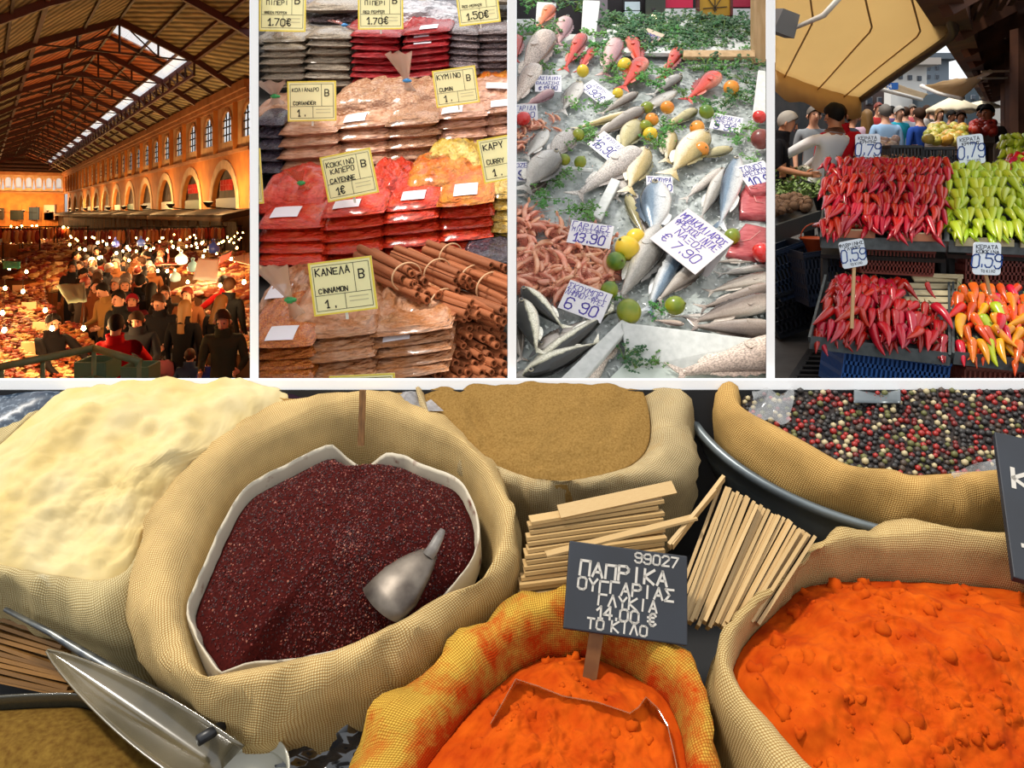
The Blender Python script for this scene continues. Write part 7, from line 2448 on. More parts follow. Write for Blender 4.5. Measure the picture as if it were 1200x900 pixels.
# ---- left stall with greens and walnuts
def left_stall():
  t = thing('produce_stall', 'dark stall edge carrying the greens and walnuts', 'stall', P(930, 300, 6.6))
  dk = mat('stall_dark', '#2e2c2b', .6, c2='#242322', scale=8)
  mb = MB(); q = [P(902, 268, 6.2), P(958, 250, 6.9), P(950, 222, 8.0), P(902, 222, 8.0)]
  mb.slab(q, .05, (0, -.2, 1)); obj('stall_top', fix(rel(t, mb.mesh('top', dk, False))), t)
  mb = MB(); mb.bar(P(902, 276, 6.15), P(960, 256, 6.88), .03, .14); obj('stall_edge', rel(t, mb.mesh('edge', mat('stall_steel', '#4d5150', .5, .3), False)), t)
  mb = MB(); mb.slab([P(903, 300, 6.35), P(958, 275, 7.05), P(958, 375, 7.05), P(903, 412, 6.35)], .03, (-.4, -1, 0)); obj('stall_skirt', fix(rel(t, mb.mesh('skirt', mat('skirt_black', '#121112', .8), False))), t)
  clip_tree(t, WEDGE4)
  wm = mat('walnut', '#8a6a4e', .75, c2='#6b4c34', scale=30, rnd=.15, bump=.002, bscale=60)
  mb = MB(); mb.lathe([(.001, -1), (.5, -.86), (.86, -.5), (1, 0), (.86, .5), (.5, .9), (.06, 1.1)], 9)
  me = mb.mesh('walnut_shell', wm)
  mb = MB(); mb.tube([Vector((1.02 * math.cos(a), 0, 1.05 * math.sin(a))) for a in [2 * math.pi * k / 14 for k in range(15)]], .07, 4); seam = mb.mesh('seam', mat('walnut_seam', '#5c402a', .7))
  q = [P(904, 262, 6.3), P(952, 248, 6.9), P(944, 240, 7.4), P(904, 240, 7.4)]
  for i in range(70):
    u, v = R.random(), R.random()
    p = q[0].lerp(q[1], u).lerp(q[3].lerp(q[2], u), v) + Vector((0, 0, .04 + .06 * R.random()))
    s = R.uniform(.035, .045)
    M = Matrix.Translation(p) @ Euler((R.uniform(0, 6), R.uniform(0, 6), 0)).to_matrix().to_4x4() @ Matrix.Diagonal((s, s, s, 1))
    o = obj('walnut', me, None, mtx=M); tag(o, 'brown walnut in the crate by the greens', 'walnut', 'walnuts in the crate'); obj('seam', seam, o); clip_tree(o, WEDGE4)
  lm = mat('greens_leaf', '#5c7a3a', .6, c2='#8aa25c', scale=9, rnd=.2)
  var = []
  for v in range(3):
    mb = MB()
    for i in range(34):
      a = R.uniform(0, 6.28); c = Vector((R.gauss(0, .5), R.gauss(0, .4), abs(R.gauss(0, .3)))); s = R.uniform(.25, .45)
      d = Vector((math.cos(a), math.sin(a), R.uniform(-.2, .8))).normalized(); e = d.cross(Vector((0, 0, 1))).normalized(); u = e.cross(d)
      mb.add([c, c + d * s * .5 + e * s * .3, c + d * s + u * s * .15, c + d * s * .5 - e * s * .3, c + d * s * .5 - u * s * .1], [(0, 4, 1), (1, 4, 2), (2, 4, 3), (3, 4, 0)])
    var.append(mb.mesh('leaves', lm, False))
  stm = MB(); stm.tube([Vector((-.3, 0, -.1)), Vector((0, 0, .1))], [.06, .05], 6); stm = stm.mesh('stalk', mat('greens_stalk', '#a3b26a', .6))
  q = [P(906, 240, 7.4), P(960, 238, 7.5), P(955, 218, 8.4), P(906, 214, 8.4)]
  for i in range(16):
    u, v = (i % 6 + .5) / 6, (i // 6 + .5) / 3
    p = q[0].lerp(q[1], u).lerp(q[3].lerp(q[2], u), v) + Vector((0, 0, .02))
    s = .16
    t = thing('bunch_of_greens', 'bunch of grey green leaves behind the walnuts', 'greens', group='bunches of greens', mtx=Matrix.Translation(p) @ Matrix.Rotation(R.uniform(0, 6), 4, 'Z') @ Matrix.Diagonal((s, s, s, 1)))
    obj('leaves', R.choice(var), t); obj('stalk', stm, t); clip_tree(t, WEDGE4)
  o = thing('orange_basket', 'small orange plastic basket hanging under the walnut stall', 'basket', P(955, 300, 6.4))
  mb = MB(); mb.lathe([(.07, 0), (.1, .02), (.12, .14), (.13, .15), (.12, .155), (.105, .13), (.08, .03)], 16, mi=0); obj('bowl', mb.mesh('bowl', mat('basket_orange', '#b5481c', .5)), o)
  mb = MB(); mb.tube([Vector((.12 * math.cos(a), 0, .15 + .12 * math.sin(a))) for a in [math.pi * k / 10 for k in range(11)]], .006, 6); obj('handle', mb.mesh('handle', MATS['basket_orange']), o)
  # white headed cauliflowers in the stall behind
  cm = mat('cauliflower', '#d9d6c4', .7, bump=.01, bscale=30); gm = mat('cauli_leaf', '#6a8a4a', .6)
  for (x, y, r, Y) in ((942, 200, 8, 8.3), (922, 215, 6, 8.2)):
    t = thing('cauliflower', ('large' if r > 6 else 'small') + ' white cauliflower on the left stall', 'cauliflower', P(x, y, Y))
    mb = MB(); rr = r / F * Y
    for i in range(26): 
      a = i * 2.4; z = (i / 25) ; mb.ico(Vector((math.cos(a) * math.sqrt(1 - z * z), math.sin(a) * math.sqrt(1 - z * z), z * .7)) * rr * .8, rr * .33, 1)
    obj('florets', mb.mesh('florets', cm), t)
    mb = MB()
    for i in range(6):
      a = i * 1.05; d = Vector((math.cos(a), math.sin(a), .1)); e = Vector((-d.y, d.x, 0))
      mb.add([d * rr * .4, d * rr + e * rr * .4, d * rr * 1.4 + Vector((0, 0, rr * .5)), d * rr - e * rr * .4], [(0, 1, 2, 3)])
    obj('outer_leaves', mb.mesh('outer_leaves', gm), t); clip_tree(t, WEDGE4)


left_stall()


# ---- people in the street
def street_person(label, pose, x, top, Y, h, face, shirt, legs, hair='black', skin=0, **k):
  px_ = P(x, top, Y)
  t = person(label, pose, (px_.x, Y, px_.z - h * (1.0 if pose != 'reach' else .93)), face, h, shirt, legs, hair, skin, **k)
  clip_tree(t, WEDGE4)


sp = street_person
sp('person with white hair in a black T-shirt reaching over the left stall', 'hold', 917, 129, 8.3, 1.76, 60, '#17161a', '#2a2a30', 'white', 1)
sp('person in a white T-shirt bending over the left stall, seen from behind', 'reach', 958, 131, 8.2, 1.8, 205, '#f4f5f8', '#2c2e34', 'black', 1)
sp('person in a red polo shirt with a shoulder strap looking down', 'hold', 984, 121, 8.8, 1.82, -35, '#c01c2a', '#3a3c48', 'brown', 1)
sp('person with grey hair half hidden behind the white T-shirt', 'stand', 953, 124, 10.2, 1.72, 0, '#8a8f94', '#3a3a3a', 'grey', 0)
sp('person in a striped blouse walking away beside the red polo shirt', 'walk', 1016, 128, 13.0, 1.7, 170, '#c4a3b4', '#3a3040', 'blond', 0, long=True)
sp('person with light blue shirt and dark trousers walking away', 'walk', 1037, 122, 12.0, 1.8, 180, '#9cbfe4', '#1c1e28', 'grey', 0)
sp('person with a turquoise T-shirt in the street crowd', 'stand', 1053, 124, 14.5, 1.76, 10, '#2aa0b8', '#3a3c40', 'white', 0)
sp('person in grey stripes beside the turquoise T-shirt', 'stand', 1061, 125, 15.5, 1.76, 160, '#8f94a0', '#3c3c44', 'brown', 0)
sp('person in a royal blue shirt and jeans walking away', 'walk', 1077, 126, 12.5, 1.76, 195, '#2c4ea0', '#4a5f86', 'brown', 0)
sp('person with a red top behind the light blue shirt', 'stand', 1029, 120, 16.5, 1.82, 0, '#b83a3a', '#3c3a40', 'red', 0)
sp('person in a white shirt far behind the royal blue shirt', 'walk', 1086, 123, 18.0, 1.76, 20, '#e4e2e0', '#5a4a40', 'brown', 0)
sp('person in a pink shirt between the striped and royal blue shirts', 'stand', 1069, 122, 18.5, 1.76, -10, '#c4606a', '#4a4650', 'grey', 0)
sp('person in a pale dress before the cream umbrella', 'walk', 1101, 127, 17.0, 1.68, 10, '#cfc0b4', '#b0a090', 'blond', 0, long=True)
sp('person in dark blue standing under the cream umbrella', 'stand', 1114, 129, 16.0, 1.7, 30, '#3a4a66', '#2a2c36', 'black', 1)
sp('person in a dark red shirt right of the cream umbrella', 'stand', 1126, 129, 14.5, 1.7, -20, '#6e2a30', '#2a2830', 'brown', 1)
sp('person selling under the dark roof in a dark patterned shirt', 'stand', 1158, 122, 11.0, 1.78, -60, '#3d3430', '#262428', 'black', 2)
sp('person in a black and white striped top bending at the produce', 'reach', 1138, 128, 11.5, 1.72, -80, '#4a4a50', '#26262c', 'black', 1)
sp('person in a dark coat among the shaded shops on the left', 'stand', 998, 128, 12.0, 1.74, 90, '#2a2e38', '#1c1c22', 'black', 1)
sp('person in a light top walking between the shirts', 'walk', 1092, 126, 20.0, 1.76, 180, '#b9c4d4', '#444a58', 'brown', 0)
sp('person in a violet top far down the street', 'walk', 1045, 124, 19.0, 1.76, 180, '#6a5a8a', '#3a3a44', 'black', 0)


# ---- awnings, roof, umbrella, far buildings
def canvas(name, label, left, right, color, c2, th=.01, cat='awning', wr=.06, n=26, m=26):
  """fabric stretched between two polylines of (x,y,Y)"""
  def along(pl, s):
    pts = [P(*p) for p in pl]; ds = [0]
    for a, b in zip(pts, pts[1:]): ds.append(ds[-1] + (b - a).length)
    t = s * ds[-1]
    for i in range(len(pts) - 1):
      if t <= ds[i + 1] + 1e-9: return pts[i].lerp(pts[i + 1], (t - ds[i]) / max(1e-9, ds[i + 1] - ds[i]))
    return pts[-1]
  mb = MB(); rows = []
  for j in range(n):
    a, b = along(left, j / (n - 1)), along(right, j / (n - 1))
    rows.append([a.lerp(b, i / (m - 1)) + Vector((0, 0, -wr * math.sin(math.pi * i / (m - 1)) + .02 * nz((i * .4, j * .15, 0), 1, 3))) for i in range(m)])
  mb.loft(rows, False)
  t = thing(name, label, cat, rows[0][0])
  o = obj('canvas', rel(t, mb.mesh('canvas', mat('canvas_' + color.lstrip('#'), color, .8, c2=c2, scale=1.2, tl=.62), True)), t)
  o.modifiers.new('t', 'SOLIDIFY').thickness = th
  return t, rows


def overhead():
  t, rows = canvas('awning', 'large tan canvas awning over the left of the pepper stall', [(870, 64, 8.2), (870, -10, 6.6), (870, -110, 5.2)], [(1008, 115, 9.6), (1116, 37, 7.4), (1085, -70, 5.2)], '#ecd8ae', '#e2c896')
  hem = rows[0]
  mb = MB(); mb.loft([[p + Vector((0, 0, .0)) for p in hem], [p + Vector((0, -.02, -.13 - .02 * (i % 2))) for i, p in enumerate(hem)], [p + Vector((0, -.01, -.26 - .03 * math.sin(i * .9))) for i, p in enumerate(hem)]], False)
  o = obj('valance', rel(t, mb.mesh('valance', mat('canvas_valance', '#d8b884', .8, tl=.5))), t); o.modifiers.new('t', 'SOLIDIFY').thickness = .01
  for k in (8, 15, 21):
    mb = MB(); mb.tube([rows[i][int(k * (i * .0 + 1))] + Vector((0, 0, -.03)) for i in range(26)], .009, 6)
    obj('seam', rel(t, mb.mesh('seam', mat('canvas_seam', '#c09c68', .8))), t)
  mb = MB(); e = [r[-1] for r in rows]; mb.tube([p + Vector((.02, 0, -.01)) for p in e], .05, 8)
  obj('edge_pole', rel(t, mb.mesh('edge_pole', mat('pole_brown', '#4a3c30', .5))), t)
  mb = MB(); mb.tube([P(995, -15, 5.0), P(965, 18, 5.05), P(931, 33, 5.2)], [.05, .05, .035], 8, flat=.4)
  obj('folding_arm', rel(t, mb.mesh('folding_arm', mat('arm_white', '#d8cfc0', .4))), t)
  mb = MB(); mb.box(P(918, 27, 5.2), (.16, .14, .16), Euler((.2, .3, .2)).to_matrix(), taper=.8); obj('motor_housing', rel(t, mb.mesh('motor', mat('motor_grey', '#6a6662', .4, .3), False)), t)
  clip_tree(t, WEDGE4)
  t, rows = canvas('awning', 'smaller tan awning beyond the gap of bright sky', [(1080, 101, 16), (1120, 92, 14)], [(1128, 115, 14), (1160, 84, 11.5)], '#d8bc90', '#cbae80', wr=.03)
  mb = MB(); mb.tube([rows[0][0], rows[0][12], rows[0][25]], .05, 6); obj('front_bar', rel(t, mb.mesh('front_bar', mat('bar_white', '#e0dcd4', .5))), t)
  mb = MB(); mb.tube([rows[25][0] + Vector((0, 0, -.15)), rows[0][25] + Vector((0, 0, .2)), rows[25][25]], .04, 6); obj('folding_arm', rel(t, mb.mesh('arm2', MATS['bar_white'])), t)
  t, rows = canvas('awning', 'pale awning along the left shops beyond the tan one', [(1030, 104, 17), (1046, 96, 19)], [(1080, 117, 22), (1088, 110, 24)], '#d6c4a6', '#c8b592', wr=.02)
  mb = MB(); mb.tube([rows[0][0], rows[0][25]], .05, 6); obj('front_bar', rel(t, mb.mesh('front_bar', MATS['bar_white'])), t)
  # umbrella
  Y = 17.5; c = P(1117, 113, Y)
  t = thing('market_umbrella', 'cream market umbrella over the far stalls', 'umbrella', (c.x, Y, ground4(Y)))
  mb = MB(); r = 28 / F * Y; n = 8
  rings = []
  for k_, (s, z) in enumerate(((.02, 0), (.5, -.13), (1, -.28), (1, -.36))):
    rings.append([c + Vector((r * s * math.cos(2 * math.pi * i / 32) * (1 - .04 * (i % 4 == 2)), r * s * math.sin(2 * math.pi * i / 32) * (1 - .04 * (i % 4 == 2)), z - .03 * s * (1 if i % 4 == 2 else 0))) for i in range(32)])
  mb.loft(rings, True, False); o = obj('canopy', rel(t, mb.mesh('canopy', mat('umbrella_cream', '#e6dcc0', .8))), t); o.modifiers.new('t', 'SOLIDIFY').thickness = .01
  mb = MB(); mb.tube([Vector((c.x, Y, ground4(Y))), c], .03, 8); obj('pole', rel(t, mb.mesh('pole', MATS['bar_white'])), t)
  Y = 24; c = P(1150, 118, Y)
  t = thing('market_umbrella', 'small pale umbrella far under the dark roof', 'umbrella', (c.x, Y, ground4(Y)))
  mb = MB(); mb.lathe([(.02, 0), (.3, -.06), (.55, -.2), (.54, -.24)], 20, c); obj('canopy', rel(t, mb.mesh('canopy', MATS['umbrella_cream'])), t)
  mb = MB(); mb.tube([Vector((c.x, Y, ground4(Y))), c], .03, 6); obj('pole', rel(t, mb.mesh('pole', MATS['bar_white'])), t)
  # dark timber market roof at the right: rafters, purlins, boards
  dk = mat('roof_timber', '#6a4028', .7, c2='#4a2c20', scale=4, stretch=(1, .1, 1)); bd = mat('roof_boards', '#8a5a3c', .8, c2='#6a4430', scale=3)
  t = thing('market_roof', 'dark timber roof over the right hand stalls', 'roof', P(1180, 200, 9))
  L = [(1122, 40, 7.5), (1158, 118, 26)]
  Rr = [(1290, -60, 7.5), (1190, 108, 26)]
  n = 13
  for i in range(n):
    s = (i / (n - 1)) ** 1.0
    Yv = 6.0 + 20 * s
    a = P(1118, 34, 7.5).lerp(P(1158, 118, 26), (Yv - 7.5) / 18.5); b = P(1290, -60, 7.5).lerp(P(1190, 108, 26), (Yv - 7.5) / 18.5)
    mb = MB(); mb.bar(a, b, .14, .22); obj('rafter', rel(t, mb.mesh('rafter', dk, False)), t)
  for u in (0, .22, .42, .62, .82):
    a = P(1118, 34, 7.5).lerp(P(1290, -60, 7.5), u); b = P(1158, 118, 26).lerp(P(1190, 108, 26), u)
    d = (b - a); a = a - d * .12
    mb = MB(); mb.bar(a + Vector((0, 0, .16)), b + Vector((0, 0, .16)), .12 if u else .3, .12 if u else .34); obj('purlin', rel(t, mb.mesh('purlin', dk, False)), t)
  for k in range(12):
    u0, u1 = (k % 4) * .25, (k % 4) * .25 + .235
    v0, v1 = max(.06, (k // 4) * .34), (k // 4) * .34 + .31
    def g(u, v): return P(1118, 34, 7.5).lerp(P(1158, 118, 26), v).lerp(P(1290, -60, 7.5).lerp(P(1190, 108, 26), v), u) + Vector((0, 0, .26))
    mb = MB(); mb.slab([g(u0, v0), g(u1, v0), g(u1, v1), g(u0, v1)], .03, (0, 0, -1)); obj('roof_board', fix(rel(t, mb.mesh('board', bd, False))), t)
  # bare lattice of slats with sky between, nearest the stall
  for i in range(9):
    mb = MB(); a = P(1102 + i * 12, 4 - i * .2, 6.6); b = P(1118 + i * 13, 34 - i * 6, 7.4)
    mb.bar(a + Vector((0, -.8, .35)), b, .05, .05); obj('slat', rel(t, mb.mesh('slat', dk, False)), t)
  for (x, Y) in ((1196, 8.2), (1186, 12), (1178, 18)):
    p = P(x, 100, Y)
    mb = MB(); mb.bar(Vector((p.x, Y, ground4(Y))), Vector((p.x, Y, p.z + .6)), .14, .14, (0, 1, 0)); obj('post', rel(t, mb.mesh('post', dk, False)), t)
  mb = MB(); mb.bar(P(1172, 60, 12), P(1190, -10, 8.5), .05, .05); mb.bar(P(1150, 84, 11), P(1186, 83, 11), .03, .03); mb.bar(P(1150, 92, 12), P(1186, 91, 12), .03, .03)
  obj('fluorescent_bracket', rel(t, mb.mesh('bracket', MATS['bar_white'], False)), t)
  # wall of dark shop fronts on both sides and a blocking end
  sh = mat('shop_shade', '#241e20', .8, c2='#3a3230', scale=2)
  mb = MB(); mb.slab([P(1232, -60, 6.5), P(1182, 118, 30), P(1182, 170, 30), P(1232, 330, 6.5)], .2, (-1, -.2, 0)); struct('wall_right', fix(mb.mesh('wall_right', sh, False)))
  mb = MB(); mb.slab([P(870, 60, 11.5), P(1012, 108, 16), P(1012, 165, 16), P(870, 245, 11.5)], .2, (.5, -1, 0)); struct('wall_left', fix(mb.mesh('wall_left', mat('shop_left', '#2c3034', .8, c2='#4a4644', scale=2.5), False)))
  # far buildings
  def building(label, x0, x1, yt, yb, Y, c, wins, roof=None):
    a, b = P(x0, yt, Y), P(x1, yb, Y)
    t = thing('building', label, 'building', ((a.x + b.x) / 2, Y, b.z))
    mb = MB(); mb.box(((a.x + b.x) / 2, Y + 2, (a.z + b.z) / 2), (b.x - a.x, 4, a.z - b.z)); obj('walls', rel(t, mb.mesh('walls', mat('facade_' + c.lstrip('#'), c, .8), False)), t)
    for (wx, wy, ww, wh) in wins:
      mb = MB(); p = P(wx, wy, Y); mb.box((p.x, Y, p.z), (ww / F * Y, .1, wh / F * Y)); f = obj('window', rel(t, mb.mesh('window', mat('win_frame', '#8a8f96', .6), False)), t)
      mb = MB(); mb.box((p.x, Y - .06, p.z), (ww * .75 / F * Y, .06, wh * .8 / F * Y)); obj('pane', rel(t, mb.mesh('pane', mat('win_pane', '#3c4654', .2), False)), f)
    if roof:
      mb = MB(); mb.box(((a.x + b.x) / 2, Y + 1.8, a.z + .15), (b.x - a.x + .5, 5, .3)); obj('roof', rel(t, mb.mesh('roof', mat('roof_' + roof.lstrip('#'), roof, .7), False)), t)
  building('grey blue building rising behind the street beyond the awnings', 1080, 1112, 71, 150, 40, '#7c8894', [(1088, 80, 4, 5), (1098, 80, 4, 5), (1088, 90, 4, 5), (1098, 90, 4, 5)], '#5a646e')
  building('white walled low building above the left shop awnings', 1044, 1086, 78, 150, 34, '#dcdcd8', [(1055, 90, 5, 6), (1066, 91, 5, 6), (1077, 92, 5, 6)], '#b0a8a0')
  building('cream building closing the far end of the street', 1060, 1180, 100, 152, 48, '#c9c4bc', [(1070 + 9 * i, 112, 4, 6) for i in range(10)], '#9a9a9c')
  building('blue grey shop building on the right beyond the roof', 1132, 1160, 103, 150, 30, '#46545e', [(1140, 114, 5, 5), (1150, 114, 5, 5)])
  building('dark shop building behind the left stalls', 990, 1036, 105, 165, 22, '#4a3c3a', [(1005, 118, 7, 9), (1018, 118, 7, 9), (1030, 118, 5, 8)])
  t = thing('shop_sign', 'small blue shop sign hanging over the street crowd', 'sign', P(1043, 105, 18))
  mb = MB(); mb.box(P(1043, 101, 18), (18 / F * 18, .06, 8 / F * 18)); obj('sign_board', rel(t, mb.mesh('sign_board', mat('sign_blue', '#1c5fae', .5), False)), t)
  mb = MB(); lettering(mb, '14', 0, -.04, .09, .014, R, 'c', z=0); me = mb.mesh('lettering', mat('sign_white', '#f0f2f4', .5), False); me.transform(Matrix.Translation(P(1043, 101.5, 17.96) - t.location) @ Matrix.Rotation(math.pi / 2, 4, 'X')); obj('lettering', me, t)
  mb = MB(); mb.bar(P(1043, 97, 18), P(1043, 90, 18), .03, .03, (0, 1, 0)); obj('bracket', rel(t, mb.mesh('bracket', MATS['pole_brown'], False)), t)


overhead()


# ---- produce heaps further back
def produce():
  def heap_of(label, cat, name, cs, x0, x1, y0, y1, Y0, Y1, n, r, group):
    ms = [mat('prod_' + c.lstrip('#'), c, .4, rnd=.15, coat=.2) for c in cs]
    mes = []
    for m in ms:
      mb = MB(); mb.lathe([(.001, -1), (.6, -.8), (.95, -.35), (1, .1), (.8, .62), (.4, .86), (.1, .8)], 10); mes.append(mb.mesh('skin', m))
    mb = MB(); mb.tube([Vector((0, 0, .78)), Vector((.05, 0, 1.05))], [.08, .05], 5); st = mb.mesh('stalk', MATS['fruit_stem'])
    for i in range(n):
      u, v = R.random(), R.random()
      p = P(x0 + (x1 - x0) * u, y0 + (y1 - y0) * v, Y0 + (Y1 - Y0) * v) + Vector((0, 0, R.uniform(0, .05)))
      M = Matrix.Translation(p) @ Euler((R.uniform(0, 6), R.uniform(0, 6), 0)).to_matrix().to_4x4() @ Matrix.Diagonal((r, r, r, 1))
      o = obj(name, R.choice(mes), None, mtx=M); tag(o, label, cat, group); obj('stalk', st, o)
  heap_of('yellow green fruit in the heap beyond the black crates', 'fruit', 'fruit', ['#b9b04a', '#c9b85c', '#a8a83c', '#d0a040'], 1086, 1134, 168, 150, 8.5, 11, 70, .06, 'yellow green fruit beyond the crates')
  heap_of('red tomato in the heap before the seller', 'tomato', 'tomato', ['#a82018', '#b83420'], 1140, 1164, 156, 144, 9.5, 11.5, 45, .06, 'tomatoes before the seller')
  heap_of('onion in the heap behind the upper red peppers', 'onion', 'onion', ['#b5703c', '#a3683a', '#8a5a36'], 1022, 1062, 193, 178, 7.0, 8.0, 40, .045, 'onions behind the red peppers')
  heap_of('pale garlic bulb in the heap beside the onions', 'garlic', 'garlic_bulb', ['#d6c8c4', '#c9b0b0'], 1030, 1050, 180, 166, 8.0, 9.0, 20, .05, 'garlic beside the onions')
  for (x0, x1, y0, y1, Y0, Y1, l) in ((1084, 1136, 176, 152, 8.4, 11.2, 'slanted wooden bench under the yellow green fruit'), (1140, 1166, 162, 146, 9.4, 11.6, 'slanted wooden bench under the tomatoes'), (1020, 1064, 198, 170, 6.9, 9.1, 'low bench under the onions and garlic'), (1165, 1216, 208, 162, 6.5, 7.4, 'bench under the rear green peppers')):
    mb = MB(); q = [P(x0, y0, Y0), P(x1, y0, Y0), P(x1, y1, Y1), P(x0, y1, Y1)]; q = [p - Vector((0, 0, .05)) for p in q]
    mb.slab(q, .06, (0, -.3, 1)); t = thing('display_bench', l, 'bench', q[0]); obj('bench_top', fix(rel(t, mb.mesh('bench_top', mat('bench_wood', '#4a3a30', .7), False))), t)
    mb = MB()
    for p in q[:2]: mb = MB(); mb.bar(p + Vector((0, .05, -.03)), Vector((p.x, p.y + .05, ground4(p.y))), .06, .06, (0, 1, 0)); obj('leg', rel(t, mb.mesh('leg', MATS['bench_wood'], False)), t)
  # stand under the pepper trays
  t = thing('pepper_stand', 'dark metal stand carrying the upper pepper trays', 'stand', P(1090, 330, 5.8))
  m = mat('stand_black', '#1c1a1a', .6)
  for (x0, x1) in ((962, 1108), (1110, 1240)):
    mb = MB(); mb.slab([P(x0, 298, 5.6), P(x1, 304, 5.6), P(x1 - 2, 250, 6.3), P(x0 + 6, 246, 6.3)], .03, (0, -.3, 1)); obj('shelf', fix(rel(t, mb.mesh('shelf', m, False))), t)
    for x in (x0 + 4, x1 - 4):
      p = P(x, 300, 5.75); mb = MB(); mb.bar(p, Vector((p.x, p.y, ground4(p.y))), .04, .04, (0, 1, 0)); obj('leg', rel(t, mb.mesh('leg', m, False)), t)
  mb = MB(); mb.slab([P(962, 300, 6.0), P(1240, 306, 6.0), P(1240, 470, 6.0), P(1000, 470, 6.0)], .03, (0, -1, 0)); obj('back_panel', fix(rel(t, mb.mesh('panel', m, False))), t)


produce()
# ================================================================ great market hall (first bay)
# hall axis runs to the point that photo pixel (-20, 250) looks at; H(t along, q across, h above the eye line)
def H(t, q, h):
  Y = t + .4675 * q
  return Vector((-.6889 * Y + q, Y, ZC - .0556 * Y + h))


HF = -2.86
D_ = H(1, 0, 0) - H(0, 0, 0)
WEDGE1 = [wedge(-900, 292.5)[1]]


def hfloor(x, Y):
  """floor point under pixel column x at distance Y"""
  return Vector(((x - CX) / F * Y, Y, ZC - .0556 * Y + HF))


OCHRE = mat('hall_ochre', '#c07a34', .85, c2='#a8622a', scale=.9, bump=.01, bscale=3)
OCHRE_P = mat('hall_pale', '#c8a884', .85, c2='#ac8a64', scale=1.4)
BROWN = mat('hall_cornice', '#b07c50', .8, c2='#96623a', scale=.8)
IRON = mat('hall_iron', '#3a1e18', .6)
PANE = mat('hall_pane', '#c9d2d6', .2, alpha=.3)
DARK = mat('hall_dark', '#15100e', .9)


def planks(name, c, c2, period):
  m = mat(name, c, .8)
  N = m.node_tree.nodes; L = m.node_tree.links; b = N['Principled BSDF']
  tc = N.new('ShaderNodeTexCoord'); mp = N.new('ShaderNodeMapping'); mp.inputs['Rotation'].default_value = (0, 0, math.atan2(.6889, 1) + math.pi / 2)
  L.new(tc.outputs['Object'], mp.inputs[0])
  w = N.new('ShaderNodeTexWave'); w.inputs['Scale'].default_value = 2 * math.pi / (20 * period); w.inputs['Distortion'].default_value = 1.2; w.inputs['Detail'].default_value = 3
  L.new(mp.outputs[0], w.inputs['Vector'])
  no = N.new('ShaderNodeTexNoise'); no.inputs['Scale'].default_value = .7; no.inputs['Detail'].default_value = 6; L.new(tc.outputs['Object'], no.inputs['Vector'])
  mx = N.new('ShaderNodeMix'); mx.data_type = 'RGBA'; mx.inputs[6].default_value = rgb(c); mx.inputs[7].default_value = rgb(c2); L.new(w.outputs[1], mx.inputs[0])
  hs = N.new('ShaderNodeHueSaturation'); mr = N.new('ShaderNodeMapRange'); mr.inputs[1].default_value = .3; mr.inputs[2].default_value = .7; mr.inputs[3].default_value = .6; mr.inputs[4].default_value = 1.3
  L.new(no.outputs[0], mr.inputs[0]); L.new(mr.outputs[0], hs.inputs['Value']); L.new(mx.outputs[2], hs.inputs['Color']); L.new(hs.outputs[0], b.inputs['Base Color'])
  bp = N.new('ShaderNodeBump'); bp.inputs['Distance'].default_value = .05; L.new(w.outputs[1], bp.inputs['Height']); L.new(bp.outputs[0], b.inputs['Normal'])
  return m


PLK = planks('roof_planks', '#54482c', '#b4a87c', .42)
PLK_LIT = planks('roof_planks_red_lit', '#7c3416', '#d07c44', .5)  # reddish brown planks with the orange lamp glow put into their colour
TE, TT = 141.0, 39.9          # end wall, first truss in view
QW, QL = 15.65, -.25
HC, QE, HE, QR, HR, QLe = 7.75, 12.7, 9.18, 7.74, 10.94, 2.78


def roof_h(q):
  q = q if q > QR else 2 * QR - q
  return HC + (HE - HC) * (QW - q) / (QW - QE) if q > QE else HE + (HR - HE) * (QE - q) / (QE - QR)


def open_arch(w, h_spring, h_base, n=14):
  pts = [(-w / 2, h_base), (-w / 2, h_spring)]
  for i in range(1, n): a = math.pi - math.pi * i / n; pts.append((w / 2 * math.cos(a), h_spring + w / 2 * math.sin(a)))
  pts += [(w / 2, h_spring), (w / 2, h_base)]
  return pts


def arch_bay(bw, h0, h1, w, hs, hb, depth, on):
  """wall panel with a real arched opening; on(s,h,d): s along wall, h up, d into the wall -> local point"""
  a = open_arch(w, hs, hb)
  c = Vector((0, (hb + hs + w * .3) / 2))
  loop = [Vector(p) for p in a]
  # matching outer points on the rectangle
  out = []
  for p in loop:
    d = p - c; k = min([(bw / 2) / abs(d.x) if abs(d.x) > 1e-6 else 9e9, ((h1 - c.y) / d.y if d.y > 1e-6 else ((h0 - c.y) / d.y if d.y < -1e-6 else 9e9))])
    out.append(c + d * k)
  mb = MB()
  mb.loft([[on(p.x, p.y, 0) for p in out], [on(p.x, p.y, 0) for p in loop], [on(p.x, p.y, depth) for p in loop]], True)
  for cx, cy, i in ((-bw / 2, h1, None), (bw / 2, h1, None), (-bw / 2, h0, None), (bw / 2, h0, None)):
    k = sorted(range(len(out)), key=lambda i: (out[i] - Vector((cx, cy))).length)[:2]
    if (out[k[0]] - Vector((cx, cy))).length > 1e-4: mb.add([on(cx, cy, 0), on(*out[k[0]], 0), on(*out[k[1]], 0)], [(0, 1, 2)])
  sur = MB(); o2 = open_arch(w * 1.22, hs, hb)
  sur.loft([[on(p[0], p[1], .0) for p in a], [on(p[0], p[1], -.06) for p in a], [on(p[0], p[1], -.06) for p in o2], [on(p[0], p[1], .0) for p in o2]], False)
  return mb, sur


